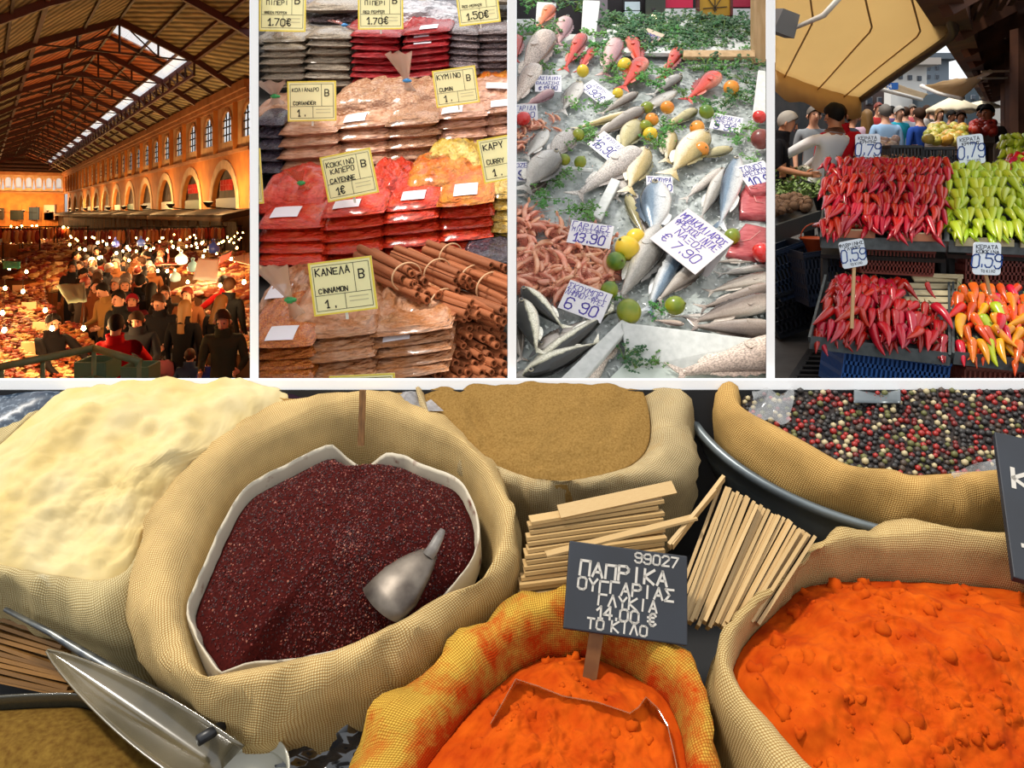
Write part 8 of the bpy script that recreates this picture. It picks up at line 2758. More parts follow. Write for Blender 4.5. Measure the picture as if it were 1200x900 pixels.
def walls():
  un = D_.normalized(); inn = (H(0, 1, 0) - H(0, 0, 0)).normalized()
  def on(s, h, d): return D_ * s + Vector((0, 0, h)) + inn * d
  main = MB()
  # plinth band under the arcade, string course, cornice mouldings
  def strip(h0, h1, pr, t0=37.5, t1=TE): 
    a, b = H(t0, QW - pr, 0), H(t1, QW - pr, 0)
    w = inn * (pr + .3)
    main.add([a + Vector((0, 0, h0)), b + Vector((0, 0, h0)), b + Vector((0, 0, h1)), a + Vector((0, 0, h1)), a + Vector((0, 0, h0)) + w, b + Vector((0, 0, h0)) + w, b + Vector((0, 0, h1)) + w, a + Vector((0, 0, h1)) + w],
        [(0, 1, 2, 3), (0, 4, 5, 1), (3, 2, 6, 7), (4, 7, 6, 5), (0, 3, 7, 4), (1, 5, 6, 2)])
  strip(7.35, 7.85, .5); strip(7.05, 7.35, .3); strip(6.85, 7.05, .12); strip(3.72, 3.95, .22); strip(HF - .3, .3, 0)
  W_ = struct('wall_arcade', main.mesh('cornice', BROWN, False))
  bay, sur = arch_bay(4.0, 3.95, 6.85, 1.9, 5.6, 4.6, .12, on)
  bm_, sm_ = bay.mesh('upper_bay', OCHRE_P, False), sur.mesh('arch_moulding', BROWN, False)
  pm = MB(); a = open_arch(1.9, 5.6, 4.6); pm.add([on(p[0], p[1], .08) for p in a], [tuple(range(len(a)))]); pm = pm.mesh('pane', PANE, False)
  bars = MB()
  for s in (-.3, .3): bars.bar(on(s, 4.6, .05), on(s, 6.4, .05), .07, .07, un)
  for h in (5.05, 5.55, 6.0): bars.bar(on(-.95, h, .05), on(.95, h, .05), .07, .07)
  bars = bars.mesh('glazing_bars', DARK, False)
  pil = MB(); pil.bar(on(2, 3.95, 0), on(2, 6.85, 0), .55, .12, un); pil = pil.mesh('pilaster', OCHRE, False)
  for i in range(26):
    t = 40.9 - 3.0 + i * 4.0
    if t > TE - 2: break
    o = obj('upper_bay', bm_, W_, loc=H(t + .0, QW, 0))
    obj('arch_moulding', sm_, o); obj('pane', pm, o); obj('glazing_bars', bars, o); obj('pilaster', pil, o)
  # lower arcade: springing low so the arch reads as a half round over the shop fronts
  bay, sur = arch_bay(8.0, .3, 3.72, 5.2, .31, .3, .3, on)
  lm, sm2 = bay.mesh('arcade_bay', OCHRE, False), sur.mesh('arcade_moulding', OCHRE_P, False)
  bk = MB(); a = open_arch(5.2, .31, .3); bk.add([on(p[0], p[1], .28) for p in a], [tuple(range(len(a)))]); bk = bk.mesh('shop_interior', mat('hall_shop', '#3a2418', .8, c2='#1c1410', scale=1.5), False)
  sg = MB(); sg.slab([on(-2.2, 1.0, .2), on(2.2, 1.0, .2), on(2.2, .35, .2), on(-2.2, .35, .2)], .06, inn)
  sgs = [sg.mesh('shop_sign', m, False) for m in (mat('hs_white', '#b9b4ac', .6), mat('hs_dark', '#3c4a5c', .6), mat('hs_green', '#38504a', .6))]
  rd = MB()
  for (x, h) in ((-.9, 1.5), (-.3, 1.5), (.3, 1.5), (.9, 1.5)): rd.bar(on(x, h, .2), on(x, h + .7, .2), .3, .05, un); rd.bar(on(x - .25, h + .35, .2), on(x + .25, h + .35, .2), .2, .05)
  rd = rd.mesh('red_lettering', mat('hs_red', '#b0201c', .6), False)
  for i in range(13):
    t = 42.6 - 8 + i * 8.0
    if t > TE - 3: break
    o = obj('arcade_bay', lm, W_, loc=H(t, QW, 0))
    obj('arcade_moulding', sm2, o); obj('shop_interior', bk, o); obj('shop_sign', sgs[i % 3], o)
    if i in (1, 2): obj('red_lettering', rd, o)
  clip_tree(W_, WEDGE1)
  # dark projecting shop canopy with shuttered fronts below it
  for k in range(13):
    t0 = 37 + k * 8; t1 = t0 + 7.9
    if t1 > TE: break
    c = thing('shop_canopy', 'dark canopy of a closed shop under the ochre arcade', 'canopy', H(t0, QW - 2, HF), 'shop canopies under the arcade')
    mb = MB(); mb.slab([H(t0, QW - 2.2, -.1), H(t1, QW - 2.2, -.1), H(t1, QW, .3), H(t0, QW, .3)], .35, (0, 0, 1)); obj('canopy_roof', fix(rel(c, mb.mesh('canopy_roof', mat('canopy_dark', '#241a12', .8, c2='#3a2a18', scale=1), False))), c)
    mb = MB(); mb.bar(H(t0, QW - 2.2, -.35), H(t1, QW - 2.2, -.35), .12, .22); obj('fascia', rel(c, mb.mesh('fascia', mat('canopy_edge', '#6a5030', .7), False)), c)
    for s in (0, 2.6, 5.2):
      mb = MB(); a, b = H(t0 + s, QW - 1.2, 0), H(t0 + s + 2.3, QW - 1.2, 0)
      mb.add([a + Vector((0, 0, HF)), b + Vector((0, 0, HF)), b + Vector((0, 0, -.5)), a + Vector((0, 0, -.5))], [(0, 1, 2, 3)])
      for i in range(9): z = HF + .2 + i * .25; mb.bar(a + Vector((0, 0, z)), b + Vector((0, 0, z)), .05, .06)
      obj('shutter', rel(c, mb.mesh('shutter', mat('shutter_%d' % (k % 2), ('#5c4430', '#4a3a30')[k % 2], .6, c2='#2c2018', scale=1.3), False)), c)
    clip_tree(c, WEDGE1)
  # end wall
  def one(s, h, d): return (H(0, 1, 0) - H(0, 0, 0)) * s + Vector((0, 0, h)) - D_ * 0 + Vector((-.6889, 1, 0)).normalized() * d
  eb = MB(); a, b = H(TE, QL, 0), H(TE, QW, 0)
  dirn = (b - a)
  def est(h0, h1, pr, m): eb.add([a + Vector((0, -pr, h0)), b + Vector((0, -pr, h0)), b + Vector((0, -pr, h1)), a + Vector((0, -pr, h1)), a + Vector((0, .3, h0)), b + Vector((0, .3, h0)), b + Vector((0, .3, h1)), a + Vector((0, .3, h1))], [(0, 1, 2, 3), (0, 4, 5, 1), (3, 2, 6, 7), (4, 7, 6, 5)], m)
  est(HF, 3.8, 0, 0); est(3.8, 4.1, .3, 1); est(4.1, 4.5, 0, 2); est(6.9, 7.9, 0, 2); est(7.2, 7.8, .4, 1)
  g = [a + Vector((0, .1, 7.85)), b + Vector((0, .1, 7.85)), H(TE, QE, HE) + Vector((0, .1, .4)), H(TE, QR, HR) + Vector((0, .1, .4)), H(TE, QLe, HE) + Vector((0, .1, .4))]
  eb.add(g, [(0, 1, 2, 3, 4)], 3)
  E = struct('wall_end', eb.mesh('end_wall', [OCHRE, BROWN, OCHRE_P, mat('gable_dark', '#33221a', .8)], False))
  for i in range(8):
    q = QL + 1.0 + i * 1.98
    bay, sur = arch_bay(1.98, 4.5, 6.9, 1.1, 6.2, 4.8, .4, one)
    o = obj('upper_bay', bay.mesh('upper_bay', OCHRE_P, False), E, loc=H(TE, q, 0))
    pm = MB(); p_ = open_arch(1.1, 6.2, 4.8); pm.add([one(p[0], p[1], .35) for p in p_], [tuple(range(len(p_)))]); obj('pane', pm.mesh('pane', mat('hall_pane_bright', '#e6eef2', .3, alpha=.4), False), o)
  for (q, w, h1, c) in ((2.2, 3.2, 1.0, '#2c2a26'), (6.0, 3.0, .6, '#1e2622'), (9.6, 2.0, 1.2, '#2a3a4a'), (12.6, 2.2, 1.6, '#c9a898'), (1.0, 1.6, 2.8, '#b58a78'), (12.6, 2.0, .2, '#a82a20')):
    mb = MB(); p = H(TE - .3, q, h1 / 2 - .6); mb.box(p, (w, .3, h1 + 1.2)); obj('shop_front', mb.mesh('shop_front', mat('sf_' + c[1:], c, .7), False), E)
  for h in (8.2, 8.8, 9.5):
    mb = MB(); mb.bar(H(TE - .2, 1 + (h - 8.2) * 2.3, h), H(TE - .2, 15 - (h - 8.2) * 2.3, h), .2, .2); obj('gable_rail', mb.mesh('gable_rail', IRON, False), E)
  # left side wall, added unseen screen blocking sky light beyond the packet stall, floor
  mb = MB(); mb.slab([H(4, QL, HF), H(TE, QL, HF), H(TE, QL, 8), H(4, QL, 8)], .3, (1, .6, 0)); struct('wall_hall_left', fix(mb.mesh('left_wall', OCHRE, False)))
  mb = MB(); a, b = P(297, 0, 4.35), P(297, 0, 46); za, zb = HF + ZC, HF + ZC
  vs = []
  for p, Y in ((a, 4.35), (b, 46)):
    for dx in (0, .05 * Y / 4.35):
      for z in (HF + ZC - .0556 * Y - .1, ZC - .0556 * Y + 8.6 + (1.5 if Y < 10 else 0)): vs.append((p.x + dx * .3, Y, z))
  mb.add(vs, [(0, 1, 5, 4), (2, 6, 7, 3), (0, 2, 3, 1), (4, 5, 7, 6), (1, 3, 7, 5), (0, 4, 6, 2)])
  struct('wall_hall_skyblock', fix(mb.mesh('side_wall', OCHRE, False)))
  mb = MB(); mb.slab([H(3, QL, HF), H(3, 30, HF), H(TE, 30, HF), H(TE, QL, HF)], .2, (0, 0, 1))
  f = struct('floor_hall', fix(mb.mesh('hall_floor', mat('hall_floor', '#4a3628', .6, c2='#36271c', scale=1), False))); clip_tree(f, WEDGE1)


walls()


def roof():
  planes = WEDGE1 + []
  mb = MB(); near = []
  def strip(mb, t0, t1, qs, mi=0):
    for q0, q1 in zip(qs, qs[1:]):
      a = [H(t0, q0, roof_h(q0)), H(t1, q0, roof_h(q0)), H(t1, q1, roof_h(q1)), H(t0, q1, roof_h(q1))]
      mb.slab([p + Vector((0, 0, .25)) for p in a], .12, (0, 0, 1), mi)
  strip(mb, 1, TT, [QW + .6, QE, QR, QLe, QL]); strip(mb, TT, TE + 1, [QW + .6, QE]); strip(mb, TT, TE + 1, [QLe, QL])
  strip(mb, TT + 3.4, TE + 1, [11.7, QR, QLe], 1); strip(mb, TT, TT + 3.4, [QR, QLe], 1)
  strip(mb, TE - 4, TE + 1, [QE, 11.7])
  # cover between the hall and the side screen, above the packet stall
  C_ = struct('ceiling', fix(mb.mesh('roof_planks', [PLK, PLK_LIT], False))); clip_tree(C_, planes)
  gl = mat('skylight_glass', '#f4f8fb', .3, alpha=.22)
  for i in range(24):
    t0 = TT + i * 4.1
    if t0 + 4 > TE - 4: break
    mb = MB(); strip(mb, t0, t0 + 4.0, [QE, 11.7]); obj('skylight_pane', fix(mb.mesh('skylight_pane', gl, False)), C_)
  for i in range(4):
    q0, q1 = QR + i * 1.0, QR + i * 1.0 + .96
    mb = MB(); strip(mb, TT + .1, TT + 3.3, [q1, q0]); obj('skylight_pane', fix(mb.mesh('skylight_pane', gl, False)), C_)
  def bar(n, a, b, w, t_, m=IRON):
    mb = MB(); mb.bar(a, b, w, t_); o = obj(n, mb.mesh(n, m, False), C_); clip_tree(o, planes)
  RED = mat('truss_red', '#4a1a16', .6)
  t = TT - 16
  while t < TE - 2:
    big = True
    up = Vector((0, 0, 0))
    ks = [QW + .3, QE, QR, QLe, QL]
    for q0, q1 in zip(ks, ks[1:]): bar('rafter', H(t, q0, roof_h(q0) - .05), H(t, q1, roof_h(q1) - .05), .3, .4, RED)
    if t >= TT - .1:
      bar('tie_rod', H(t, QE, HE - .1), H(t, QLe, HE - .1), .09, .09)
      for q in (10.2, QR, 5.2): bar('strut', H(t, q, roof_h(q)), H(t, q, HE - .1), .09, .09)
      bar('strut', H(t, 10.2, HE - .1), H(t, QR, HR), .07, .07); bar('strut', H(t, 5.2, HE - .1), H(t, QR, HR), .07, .07)
    t += 8.0
  t = TT + 4
  while t < TE - 2:
    for q0, q1 in ((QW + .3, QE), (QLe, QL)): bar('common_rafter', H(t, q0, roof_h(q0)), H(t, q1, roof_h(q1)), .14, .2)
    bar('common_rafter', H(t, 11.7, roof_h(11.7)), H(t, QR, roof_h(QR)), .14, .2); bar('common_rafter', H(t, QR, roof_h(QR)), H(t, QLe, roof_h(QLe)), .14, .2)
    t += 8.0
  for q in (14.2, QE, 11.7, 9.9, QR, 5.6, QLe, 1.2):
    bar('purlin', H(14, q, roof_h(q) + .05), H(TE, q, roof_h(q) + .05), .2 if q in (QE, QLe) else .12, .3 if q in (QE, QLe) else .16, RED if q in (QE, QLe, 11.7) else IRON)
  # lattice girder below the skylight
  bar('girder_chord', H(TT, QE - .1, HE - .9), H(TE, QE - .1, HE - .9), .14, .16, RED)
  t = TT
  while t < 110:
    bar('girder_web', H(t, QE - .1, HE - .9), H(t, QE - .1, HE + .05), .1, .1); bar('girder_web', H(t, QE - .1, HE - .9), H(t + 2, QE - .1, HE + .05), .07, .07)
    t += 2.0


roof()


# ---- lamps
BULB = mat('bulb_glow', '#fff0c8', .4, emit='#ffc878', estr=40)
BULB_F = mat('bulb_glow_far', '#fff0c8', .4, emit='#ffb860', estr=44)


def lamps():
  mb = MB(); mb.lathe([(.004, -.09), (.05, -.06), (.062, -.02), (.04, .04), (.022, .06)], 12); bulb = mb.mesh('bulb', BULB); bulbf = bulb.copy(); bulbf.materials[0] = BULB_F
  mb = MB(); mb.lathe([(.026, .055), (.03, .10), (.012, .12)], 10); sock = mb.mesh('socket', DARK)
  mb = MB(); mb.tube([Vector((0, 0, .11)), Vector((0, 0, 1.3))], .006, 4); cord = mb.mesh('cord', DARK)
  rng = random.Random(9)
  def lamp(x, y, Y, watts, label, group=None, s=1.0):
    p = P(x, y, Y)
    t = thing('hanging_bulb', label, 'lamp', group=group, mtx=Matrix.Translation(p) @ Matrix.Diagonal((s * .42, s * .42, s * .42, 1)))
    obj('bulb', bulb if Y < 20 else bulbf, t); obj('socket', sock, t); obj('cord', cord, t)
    if watts:
      ld = bpy.data.lights.new('bulb_light', 'POINT'); ld.energy = watts * .42; ld.color = (1.0, .60, .25); ld.shadow_soft_size = .08
      lo = bpy.data.objects.new('bulb_light', ld); COL.objects.link(lo); lo.parent = t; lo.location = (0, 0, -.16)
  near = [(5, 386, 8.6, 60, 'bare bulb over the nearest counter by the left edge'), (3, 366, 9.6, 40, 'bare bulb just above the nearest counter bulb'), (61, 384, 8.8, 60, 'bare bulb beside the dark crouched shopper'), (98, 384, 9.0, 60, 'bare bulb over the counter before the red sweater'),
      (53, 363, 9.8, 50, 'bare bulb above the crouched shopper'), (27, 341, 11.0, 60, 'bare bulb on a long cord over the second counter'), (6, 337, 11.5, 40, 'bare bulb over the gold counter at the left'), (31, 318, 13.5, 90, 'bright bulb over the third counter'), (11, 314, 14.0, 60, 'bulb beside the teal box on the third counter'),
      (258, 334, 11.5, 60, 'bulb in front of the red jacket at the right stall'), (286, 330, 10.0, 70, 'bulb at the right stall by the wall'), (271, 303, 14.0, 80, 'bulb under the right stall awning'), (238, 300, 15.0, 80, 'bulb above the white lit sheet'), (220, 330, 13.0, 60, 'bulb over the crowd before the white sheet'),
      (205, 317, 14.5, 60, 'last bulb of the three on the red bracket'), (196, 317, 14.5, 60, 'middle bulb of the three on the red bracket'), (185, 317, 14.5, 60, 'first bulb of the three on the red bracket')]
  for a in near: lamp(*a)
  for i in range(16):
    lamp(100 + i * 10.5 + rng.uniform(-5, 5), rng.uniform(284, 306), rng.uniform(17, 26), 170, 'small bulb in the bright row above the middle stalls', 'bulbs above the middle stalls', 1.2)
  for i in range(70):
    Y = rng.uniform(18, 44)
    lamp(rng.uniform(80, 285), 250 + 900 * rng.uniform(.75, 1.15) / Y + 6, Y, 0, 'small bulb glowing among the crowded stalls', 'bulbs among the stalls', 1.3)
  for i in range(12):
    lamp(14 + i * 6 + rng.uniform(-3, 3), rng.uniform(263, 272), rng.uniform(44, 56), 300 if i % 3 == 0 else 0, 'tiny bulb in the row before the far end wall', 'bulbs before the end wall', 2.4)
  # added fill lamps brightening the ochre wall and the end wall
  mb = MB(); mb.lathe([(.25, 0), (.3, .05), (.12, .3), (.05, .35)], 14); shade = mb.mesh('shade', DARK)
  for i in range(12):
    p = H(39 + i * 9, QW - 2.4, .7) if i < 9 else H(TE - 4, 3 + (i - 9) * 4.5, .6)
    t = thing('wall_lamp', 'added fill lamp with a dark shade on an arm by the hall walls', 'lamp', p, 'added fill lamps of the hall walls')
    o = obj('shade', shade, t); o.rotation_euler = (math.radians(180), 0, 0)
    mb = MB(); mb.bar(Vector((0, 0, -.3)), Vector((1.7, 1.2, -.6)), .07, .07); obj('arm', mb.mesh('arm', DARK, False), t)
    ld = bpy.data.lights.new('fill_light', 'POINT'); ld.energy = 560 if i < 9 else 1100; ld.color = (1.0, .58, .22); ld.shadow_soft_size = .25
    lo = bpy.data.objects.new('fill_light', ld); COL.objects.link(lo); lo.parent = t; lo.location = (0, 0, .45)


lamps()


# ---- stalls
def stalls():
  rng = random.Random(41)
  wood = mat('stall_wood_hall', '#6a4426', .7, c2='#4c2e18', scale=2)
  goods = [mat('goods_a', '#8a3c18', .5), mat('goods_b', '#a0622c', .5), mat('goods_c', '#6a1c10', .5), mat('goods_d', '#b08850', .5), mat('goods_e', '#74301a', .5), mat('goods_f', '#b89c6c', .5)]
  paper = mat('stall_paper', '#e0c89c', .7)
  def counter(label, a, b, depth, n=260, s=.05, awn=None, group=None, bright=None):
    """front edge from pixel a to b (x, Y), table 0.85 m high"""
    A, B = hfloor(*a), hfloor(*b)
    t = thing('market_stall', label, 'stall', A, group)
    d = (B - A); L = d.length; d.normalize(); bk = Vector((-d.y, d.x, 0)).normalized()
    if bk.y < 0: bk = -bk
    z0 = Vector((0, 0, .82)); zr = Vector((0, 0, 1.06))
    mb = MB(); mb.slab([A + z0, B + z0, B + bk * depth + zr, A + bk * depth + zr], .06, (0, 0, 1)); obj('counter_top', fix(rel(t, mb.mesh('counter_top', bright or wood, False))), t)
    mb = MB(); mb.slab([A + Vector((0, 0, .76)), B + Vector((0, 0, .76)), B, A], .04, (0, -1, 0)); obj('front_panel', fix(rel(t, mb.mesh('front_panel', wood, False))), t)
    # price placards along the back edge
    for i in range(max(2, int(L / 1.3))):
      p = A + d * (i + .5) * 1.3 + bk * depth * .8 + Vector((0, 0, 1.0))
      mb = MB(); mb.box(p + Vector((0, 0, .12)), (.26, .02, .17)); obj('placard', rel(t, mb.mesh('placard', paper, False)), t)
    mb = MB()
    for i in range(n):
      u, v = rng.random(), rng.random()
      p = A + d * L * u + bk * depth * (v * .95 + .02) + z0.lerp(zr, v) + Vector((0, 0, .03 + rng.uniform(0, .05)))
      r = s * rng.uniform(.6, 1.5)
      mb.ico(p, r, 1, int(u * 7 + v * 2) % 6 if rng.random() < .7 else rng.randrange(6), (rng.uniform(.6, 1.8), rng.uniform(.6, 1.6), rng.uniform(.4, .8)))
    o = obj('goods', rel(t, mb.mesh('goods', goods, False)), t); o['kind'] = 'stuff'
    if awn:
      for p in (A, B): 
        mb = MB(); mb.bar(p + bk * depth, p + bk * depth + Vector((0, 0, 2.0)), .05, .05, (0, 1, 0)); obj('post', rel(t, mb.mesh('post', wood, False)), t)
      mb = MB(); mb.slab([A + Vector((0, 0, 1.9)), B + Vector((0, 0, 1.9)), B + bk * depth + Vector((0, 0, 2.05)), A + bk * depth + Vector((0, 0, 2.05))], .02, (0, 0, 1)); obj('awning', fix(rel(t, mb.mesh('awning', mat('aw_' + awn[1:], awn, .8), False))), t)
    clip_tree(t, WEDGE1)
  counter('nearest counter of orange goods behind the green rail', (-14, 8.6), (112, 9.4), 1.1, 620, .03)
  counter('counter of gold and orange goods behind the nearest one', (4, 10.2), (118, 11.0), 1.3, 620, .034)
  counter('third counter with a row of cards under the bright bulb', (-14, 12.6), (70, 13.2), 1.4, 420, .04)
  counter('fourth counter of red goods behind the dark shoppers', (-14, 15.8), (60, 16.5), 1.5, 360, .045)
  counter('stall with a white lit paper sheet beside the red jacket', (214, 13.0), (300, 11.0), 1.3, 300, .05, None, None, mat('lit_paper', '#e0d4b8', .6))
  counter('pinkish sloping stall by the packet stall wall', (262, 16.5), (300, 14.0), 1.6, 160, .05, '#a3806c')
  for i, (x0, x1, Y) in enumerate(((20, 78, 20), (198, 240, 19), (240, 292, 18.5), (0, 70, 23.5), (8, 84, 27), (196, 240, 25.5), (240, 292, 24), (0, 86, 31), (192, 290, 31), (20, 110, 40), (110, 250, 43), (0, 60, 50), (60, 200, 54))):
    counter('open counter heaped with goods in the middle of the hall', (x0, Y), (x1 - 4, Y - .4), 2.0, 260, .1, None, 'middle open counters')
  # goods hung on racks over the middle stalls
  rm = [mat('hung_a', '#a8321c', .5), mat('hung_b', '#c9703a', .5), mat('hung_c', '#7a2014', .5), mat('hung_d', '#d8a068', .5)]
  for i in range(14):
    Y = rng.uniform(36, 46); x = 5 + i * 20; p = hfloor(x, Y)
    t = thing('goods_rack', 'rack hung with reddish goods among the middle stalls', 'rack', p, 'racks of hung goods')
    mb = MB(); mb.bar(Vector((-.9, 0, 0)), Vector((-.9, 0, 2.1)), .05, .05, (0, 1, 0)); mb.bar(Vector((.9, 0, 0)), Vector((.9, 0, 2.1)), .05, .05, (0, 1, 0)); mb.bar(Vector((-1, 0, 2.1)), Vector((1, 0, 2.1)), .05, .05); obj('frame', mb.mesh('frame', DARK, False), t)
    mb = MB()
    for j in range(9): mb.lathe([(.02, .0), (.09, -.1), (.13, -.4), (.08, -.6), (.02, -.66)], 7, (-.8 + j * .2, 0, 2.05), rng.randrange(4))
    o = obj('hung_goods', mb.mesh('hung_goods', rm), t); o['kind'] = 'stuff'; clip_tree(t, WEDGE1)
  # white sheet, green awning, rail, blue bundles
  def flat(name, label, cat, q, c, th=.02, rough=.7):
    pts = [P(*p) for p in q]
    t = thing(name, label, cat, pts[3]); mb = MB(); n = 8; rows = []
    for j in range(n):
      v = j / (n - 1); rows.append([pts[0].lerp(pts[3], v).lerp(pts[1].lerp(pts[2], v), i / (n - 1)) + Vector((0, 0, .03 * nz((i, j, 0), .6, 2))) for i in range(n)])
    mb.loft(rows, False); o = obj('sheet', rel(t, mb.mesh('sheet', mat('sheet_' + c[1:], c, rough), True)), t); o.modifiers.new('t', 'SOLIDIFY').thickness = th
    mb = MB(); mb.tube([rows[0][0], rows[0][-1]], .02, 6); obj('top_bar', rel(t, mb.mesh('top_bar', DARK)), t)
    clip_tree(t, WEDGE1)
  flat('paper_sheet', 'white brightly lit sheet hung at the right stall', 'sheet', [(233, 303, 13), (257, 303, 13), (254, 330, 12.5), (226, 328, 12.5)], '#ffffff')
  flat('awning', 'pale grey green awning sheet above the second counter', 'awning', [(66, 335, 11.4), (99, 332, 11.4), (102, 354, 10.6), (80, 356, 10.6)], '#8fa28c')
  flat('banner', 'pink hanging banner on the sloping stall', 'banner', [(256, 302, 15), (272, 294, 15), (270, 301, 15), (257, 310, 15)], '#c0504a')
  flat('teal_box', 'teal and yellow printed box on the third counter', 'box', [(4, 307, 13.4), (24, 307, 13.4), (24, 315, 13.2), (4, 315, 13.2)], '#3aa08a')
  for (x, y, Y, r, c, l) in ((250, 290, 17, .22, '#2a4ab0', 'bright blue bundle on the pinkish stall'), (165, 284, 22, .2, '#3a58b8', 'blue bag hanging over the middle stalls'), (135, 285, 23, .2, '#4a5ac0', 'violet blue bag hanging beside the first'), (212, 303, 15, .2, '#cfe0e8', 'pale plastic bag above the crowd'), (226, 312, 14, .18, '#8ac0d8', 'light blue bag before the white sheet'), (205, 324, 13.5, .16, '#9cc8dc', 'light blue bag under the bracket lamps')):
    r *= .6; t = thing('plastic_bag', l, 'bag', P(x, y, Y)); mb = MB()
    rings = [[Vector((r * s * math.cos(a) * (1 + .12 * math.sin(3 * a)), r * s * .8 * math.sin(a), r * z)) for a in [2 * math.pi * k / 14 for k in range(14)]] for s, z in ((.3, -1), (.85, -.8), (1, -.2), (.8, .4), (.3, .8), (.2, .9))]
    mb.loft(rings, True, True); obj('bag_body', mb.mesh('bag_body', mat('bag_' + c[1:], c, .4, coat=.4)), t)
    mb = MB(); mb.tube([Vector((-.1 * r, 0, .85 * r)), Vector((-.25 * r, 0, 1.3 * r)), Vector((0, 0, 1.5 * r)), Vector((.25 * r, 0, 1.3 * r)), Vector((.1 * r, 0, .85 * r))], .012, 5); obj('handles', mb.mesh('handles', MATS['bag_' + c[1:]]), t)
  gr = mat('rail_green', '#86a47c', .5, c2='#6a8862', scale=5)
  t = thing('guard_rail', 'green painted guard rail before the nearest counter', 'rail', hfloor(40, 7.6))
  pts = [P(-20, 434, 7.0), P(110, 408, 7.6), P(164, 424, 7.4)]
  for i, (a, b) in enumerate(zip(pts, pts[1:])):
    mb = MB(); mb.tube([a, b], .035, 10); obj('top_rail', rel(t, mb.mesh('top_rail', gr)), t)
    mb = MB(); mb.tube([a - Vector((0, 0, .28)), b - Vector((0, 0, .28))], .02, 8); obj('lower_rail', rel(t, mb.mesh('lower_rail', gr)), t)
  for x, y, Y in ((2, 430, 7.1), (50, 420, 7.33), (110, 408, 7.6), (163, 424, 7.4)):
    a = P(x, y, Y); mb = MB(); mb.tube([a, Vector((a.x, a.y, ZC - .0556 * Y + HF))], .022, 8); obj('post', rel(t, mb.mesh('post', gr)), t)
  for (x, y, w, c, l) in ((115, 432, .3, '#5f8a74', 'pale green crate behind the guard rail'), (165, 438, .26, '#6a9a7c', 'green crate at the foot of the guard rail')):
    p = P(x, y, 7.8); t = thing('market_crate', l, 'crate', p); m = mat('mc_' + c[1:], c, .5)
    for dx, dy, sx, sy in ((0, -w * .5, w, .02), (0, w * .5, w, .02), (-w * .5, 0, .02, w), (w * .5, 0, .02, w)): mb = MB(); mb.box((dx, dy, 0), (sx, sy, .2)); obj('crate_wall', mb.mesh('crate_wall', m, False), t)
    mb = MB(); mb.box((0, 0, -.1), (w, w, .02)); obj('crate_floor', mb.mesh('crate_floor', m, False), t)
  # red bracket carrying three bulbs, cords down to the counters
  t = thing('lamp_bracket', 'thin red bracket carrying three bulbs over the crowd', 'bracket', P(195, 309, 14.5))
  mb = MB(); mb.tube([P(183, 309, 14.5), P(207, 309, 14.5)], .02, 6); obj('crossbar', rel(t, mb.mesh('crossbar', mat('bracket_red', '#a03020', .5))), t)
  mb = MB(); mb.tube([P(197, 309, 14.5), P(198, 288, 14.5)], .015, 6); obj('hanger', rel(t, mb.mesh('hanger', MATS['bracket_red'])), t)


stalls()


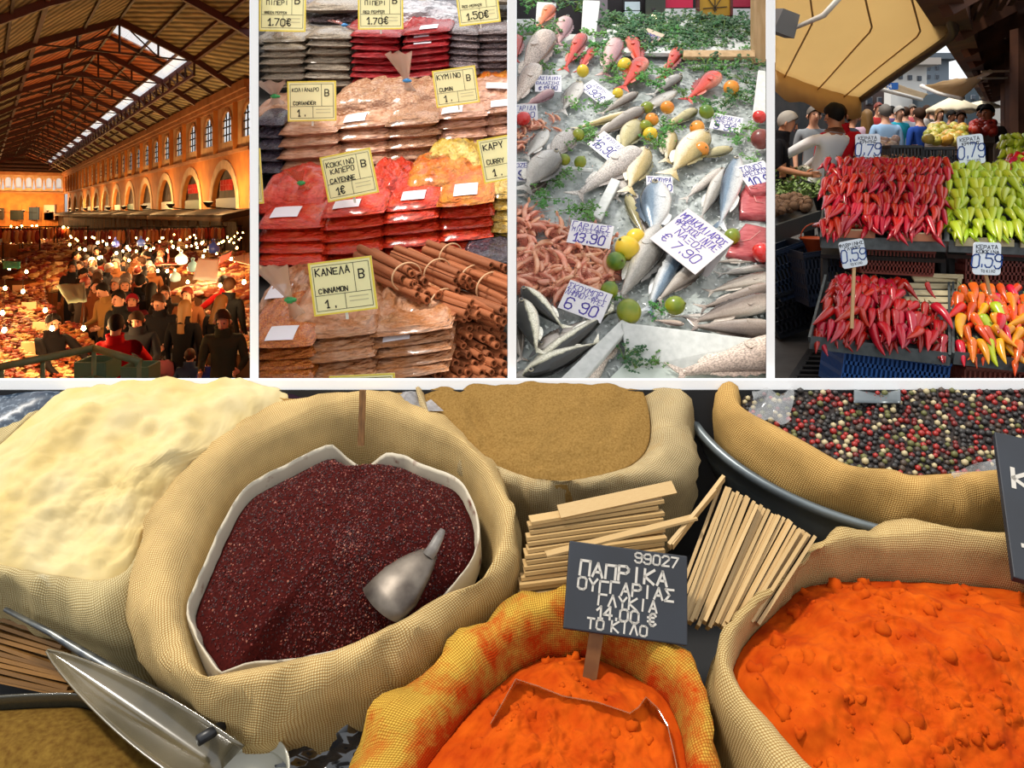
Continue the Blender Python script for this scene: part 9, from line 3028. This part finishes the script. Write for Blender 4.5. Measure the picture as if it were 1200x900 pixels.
# ---- shoppers
def shoppers():
  rng = random.Random(77)
  def sh(label, pose, x, Y, h, face, top, legs, hair, **k):
    person(label, pose, hfloor(x, Y), face, h, top, legs, hair, k.pop('skin', 0), **k)
  sh('person in an open olive jacket over a navy sweater looking down', 'coat_hold', 262, 9.0, 1.76, 10, '#3a3c2c', '#14161c', 'brown')
  sh('person with long blond hair in a black coat seen from behind', 'coat', 216, 10.3, 1.7, 175, '#121214', '#1c1c22', 'blond', long=True)
  sh('person in a long black coat with a red lit face', 'coat_hold', 188, 10.6, 1.78, 0, '#16161a', '#4a4e52', 'brown')
  sh('person in a bright red sweater seen from behind at the rail', 'coat_reach', 140, 9.0, 1.72, 190, '#b01018', '#26262c', 'black', skin=1)
  sh('person in a dark quilted coat and flat cap beside the red sweater', 'coat_hold', 161, 9.5, 1.7, 15, '#26282c', '#141416', None, hat='#3a2c20')
  sh('person in a black jumper standing behind the red sweater', 'coat', 140, 11.1, 1.76, -15, '#1a1c1e', '#20242c', 'black')
  sh('person in a red woollen hat behind the flat cap', 'coat', 155, 11.8, 1.66, 20, '#5a1a24', '#1c1a20', None, hat='#8a1828')
  sh('person in a tan open coat looking at the counter', 'coat_hold', 124, 12.4, 1.76, -25, '#8a6a3c', '#22242a', 'black')
  sh('person with grey hair and a dark coat in the aisle', 'coat', 146, 13.2, 1.76, 30, '#2c2a30', '#1c1c20', 'grey')
  sh('person in an orange lit jacket with dark hair', 'coat_walk', 113, 13.0, 1.75, 0, '#6a3c22', '#1a1a1e', 'brown')
  sh('person in a black coat walking away in the aisle', 'coat_walk', 165, 13.5, 1.8, 180, '#101216', '#16181c', 'black')
  sh('person with long dark hair walking away in a black coat', 'coat_walk', 178, 13.0, 1.7, 180, '#141318', '#18181c', 'black', long=True)
  sh('person with brown hair facing the camera behind the blond one', 'coat', 220, 11.8, 1.74, 0, '#7a4a2c', '#22202a', 'red')
  sh('person with blond hair in a dark parka by the right stall', 'coat_hold', 256, 11.0, 1.7, 160, '#1a1c20', '#17171c', 'blond', long=True)
  sh('tall person in a black coat at the edge by the packet wall', 'coat', 268, 12.0, 1.86, 170, '#0f1012', '#141416', 'brown')
  sh('person in a red jacket reaching at the right stall', 'coat_reach', 257, 14.0, 1.76, -120, '#b81a1c', '#26262c', 'black')
  sh('person in a dark jacket beneath the bracket lamps', 'coat', 193, 12.4, 1.7, 20, '#2a2420', '#1a1a1e', 'brown')
  sh('person in dark clothes bending over the near counter', 'coat_reach', 68, 9.6, 1.62, 60, '#141214', '#141416', 'black')
  sh('small child with a blue and green schoolbag', 'coat', 222, 9.3, 1.22, 180, '#3a4a5c', '#20283a', 'brown')
  sh('small child in a patterned blue coat', 'coat', 247, 9.1, 1.2, 190, '#3a4a9c', '#1e2844', 'blond')
  for (x, Y, c, l) in ((221, 8.95, '#2f7a64', 'blue green schoolbag on the small child'), (190, 10.2, '#6a2c38', 'dark red shoulder bag by the long black coat')):
    p = hfloor(x, Y) + Vector((0, 0, .72)); t = thing('backpack', l, 'bag', p)
    mb = MB(); rings = [[Vector((.15 * s * math.copysign(abs(math.cos(a)) ** .6, math.cos(a)), .09 * s * math.copysign(abs(math.sin(a)) ** .6, math.sin(a)), z)) for a in [2 * math.pi * k / 16 for k in range(16)]] for s, z in ((.7, -.18), (1, -.14), (1.02, 0), (.95, .14), (.6, .19))]
    mb.loft(rings, True, True); obj('pack', mb.mesh('pack', mat('pack_' + c[1:], c, .7)), t)
    mb = MB(); mb.box((0, -.095, -.04), (.2, .03, .14)); obj('front_pocket', mb.mesh('pocket', mat('pocket_' + c[1:], '#2a4a9c' if x > 200 else '#4a1c26', .7), False), t)
    mb = MB(); mb.tube([Vector((-.04, 0, .18)), Vector((0, 0, .24)), Vector((.04, 0, .18))], .012, 6); obj('handle', mb.mesh('handle', DARK), t)
  tops = ['#1a1a1e', '#26282e', '#3a2420', '#5a2418', '#2a2c38', '#1c1614', '#7a4a2a', '#3c3430', '#8a2a1c', '#22262c']
  hairs = ['black', 'brown', 'grey', 'black', 'brown', 'red', 'white']
  cn = {'#1a1a1e': 'black', '#26282e': 'charcoal', '#3a2420': 'dark brown', '#5a2418': 'rust', '#2a2c38': 'navy', '#1c1614': 'near black', '#7a4a2a': 'tan', '#3c3430': 'grey brown', '#8a2a1c': 'red', '#22262c': 'slate'}
  n = 0; used = []
  while n < 66:
    Y = 13.5 + 17 * rng.random() ** 1.4
    x = rng.uniform(74, 200) if Y < 18 else rng.uniform(89, 190)
    if Y < 17 and x > 180: continue
    if any(abs(x - a) < 7 and abs(Y - b) < .6 for a, b in used): continue
    used.append((x, Y)); n += 1
    c = rng.choice(tops); hr = rng.choice(hairs)
    sh('person in a %s coat with %s hair in the packed aisle' % (cn[c], hr), rng.choice(('coat', 'coat_walk', 'coat_hold')), x, Y, rng.uniform(1.6, 1.82), rng.choice((0, 20, -30, 180, 160, 200, 90, -80)), c, rng.choice(('#1a1a1e', '#22242c', '#2c2a30')), hr, long=rng.random() < .3, skin=rng.randrange(3), group='aisle crowd %s %s' % (cn[c], hr))


shoppers()
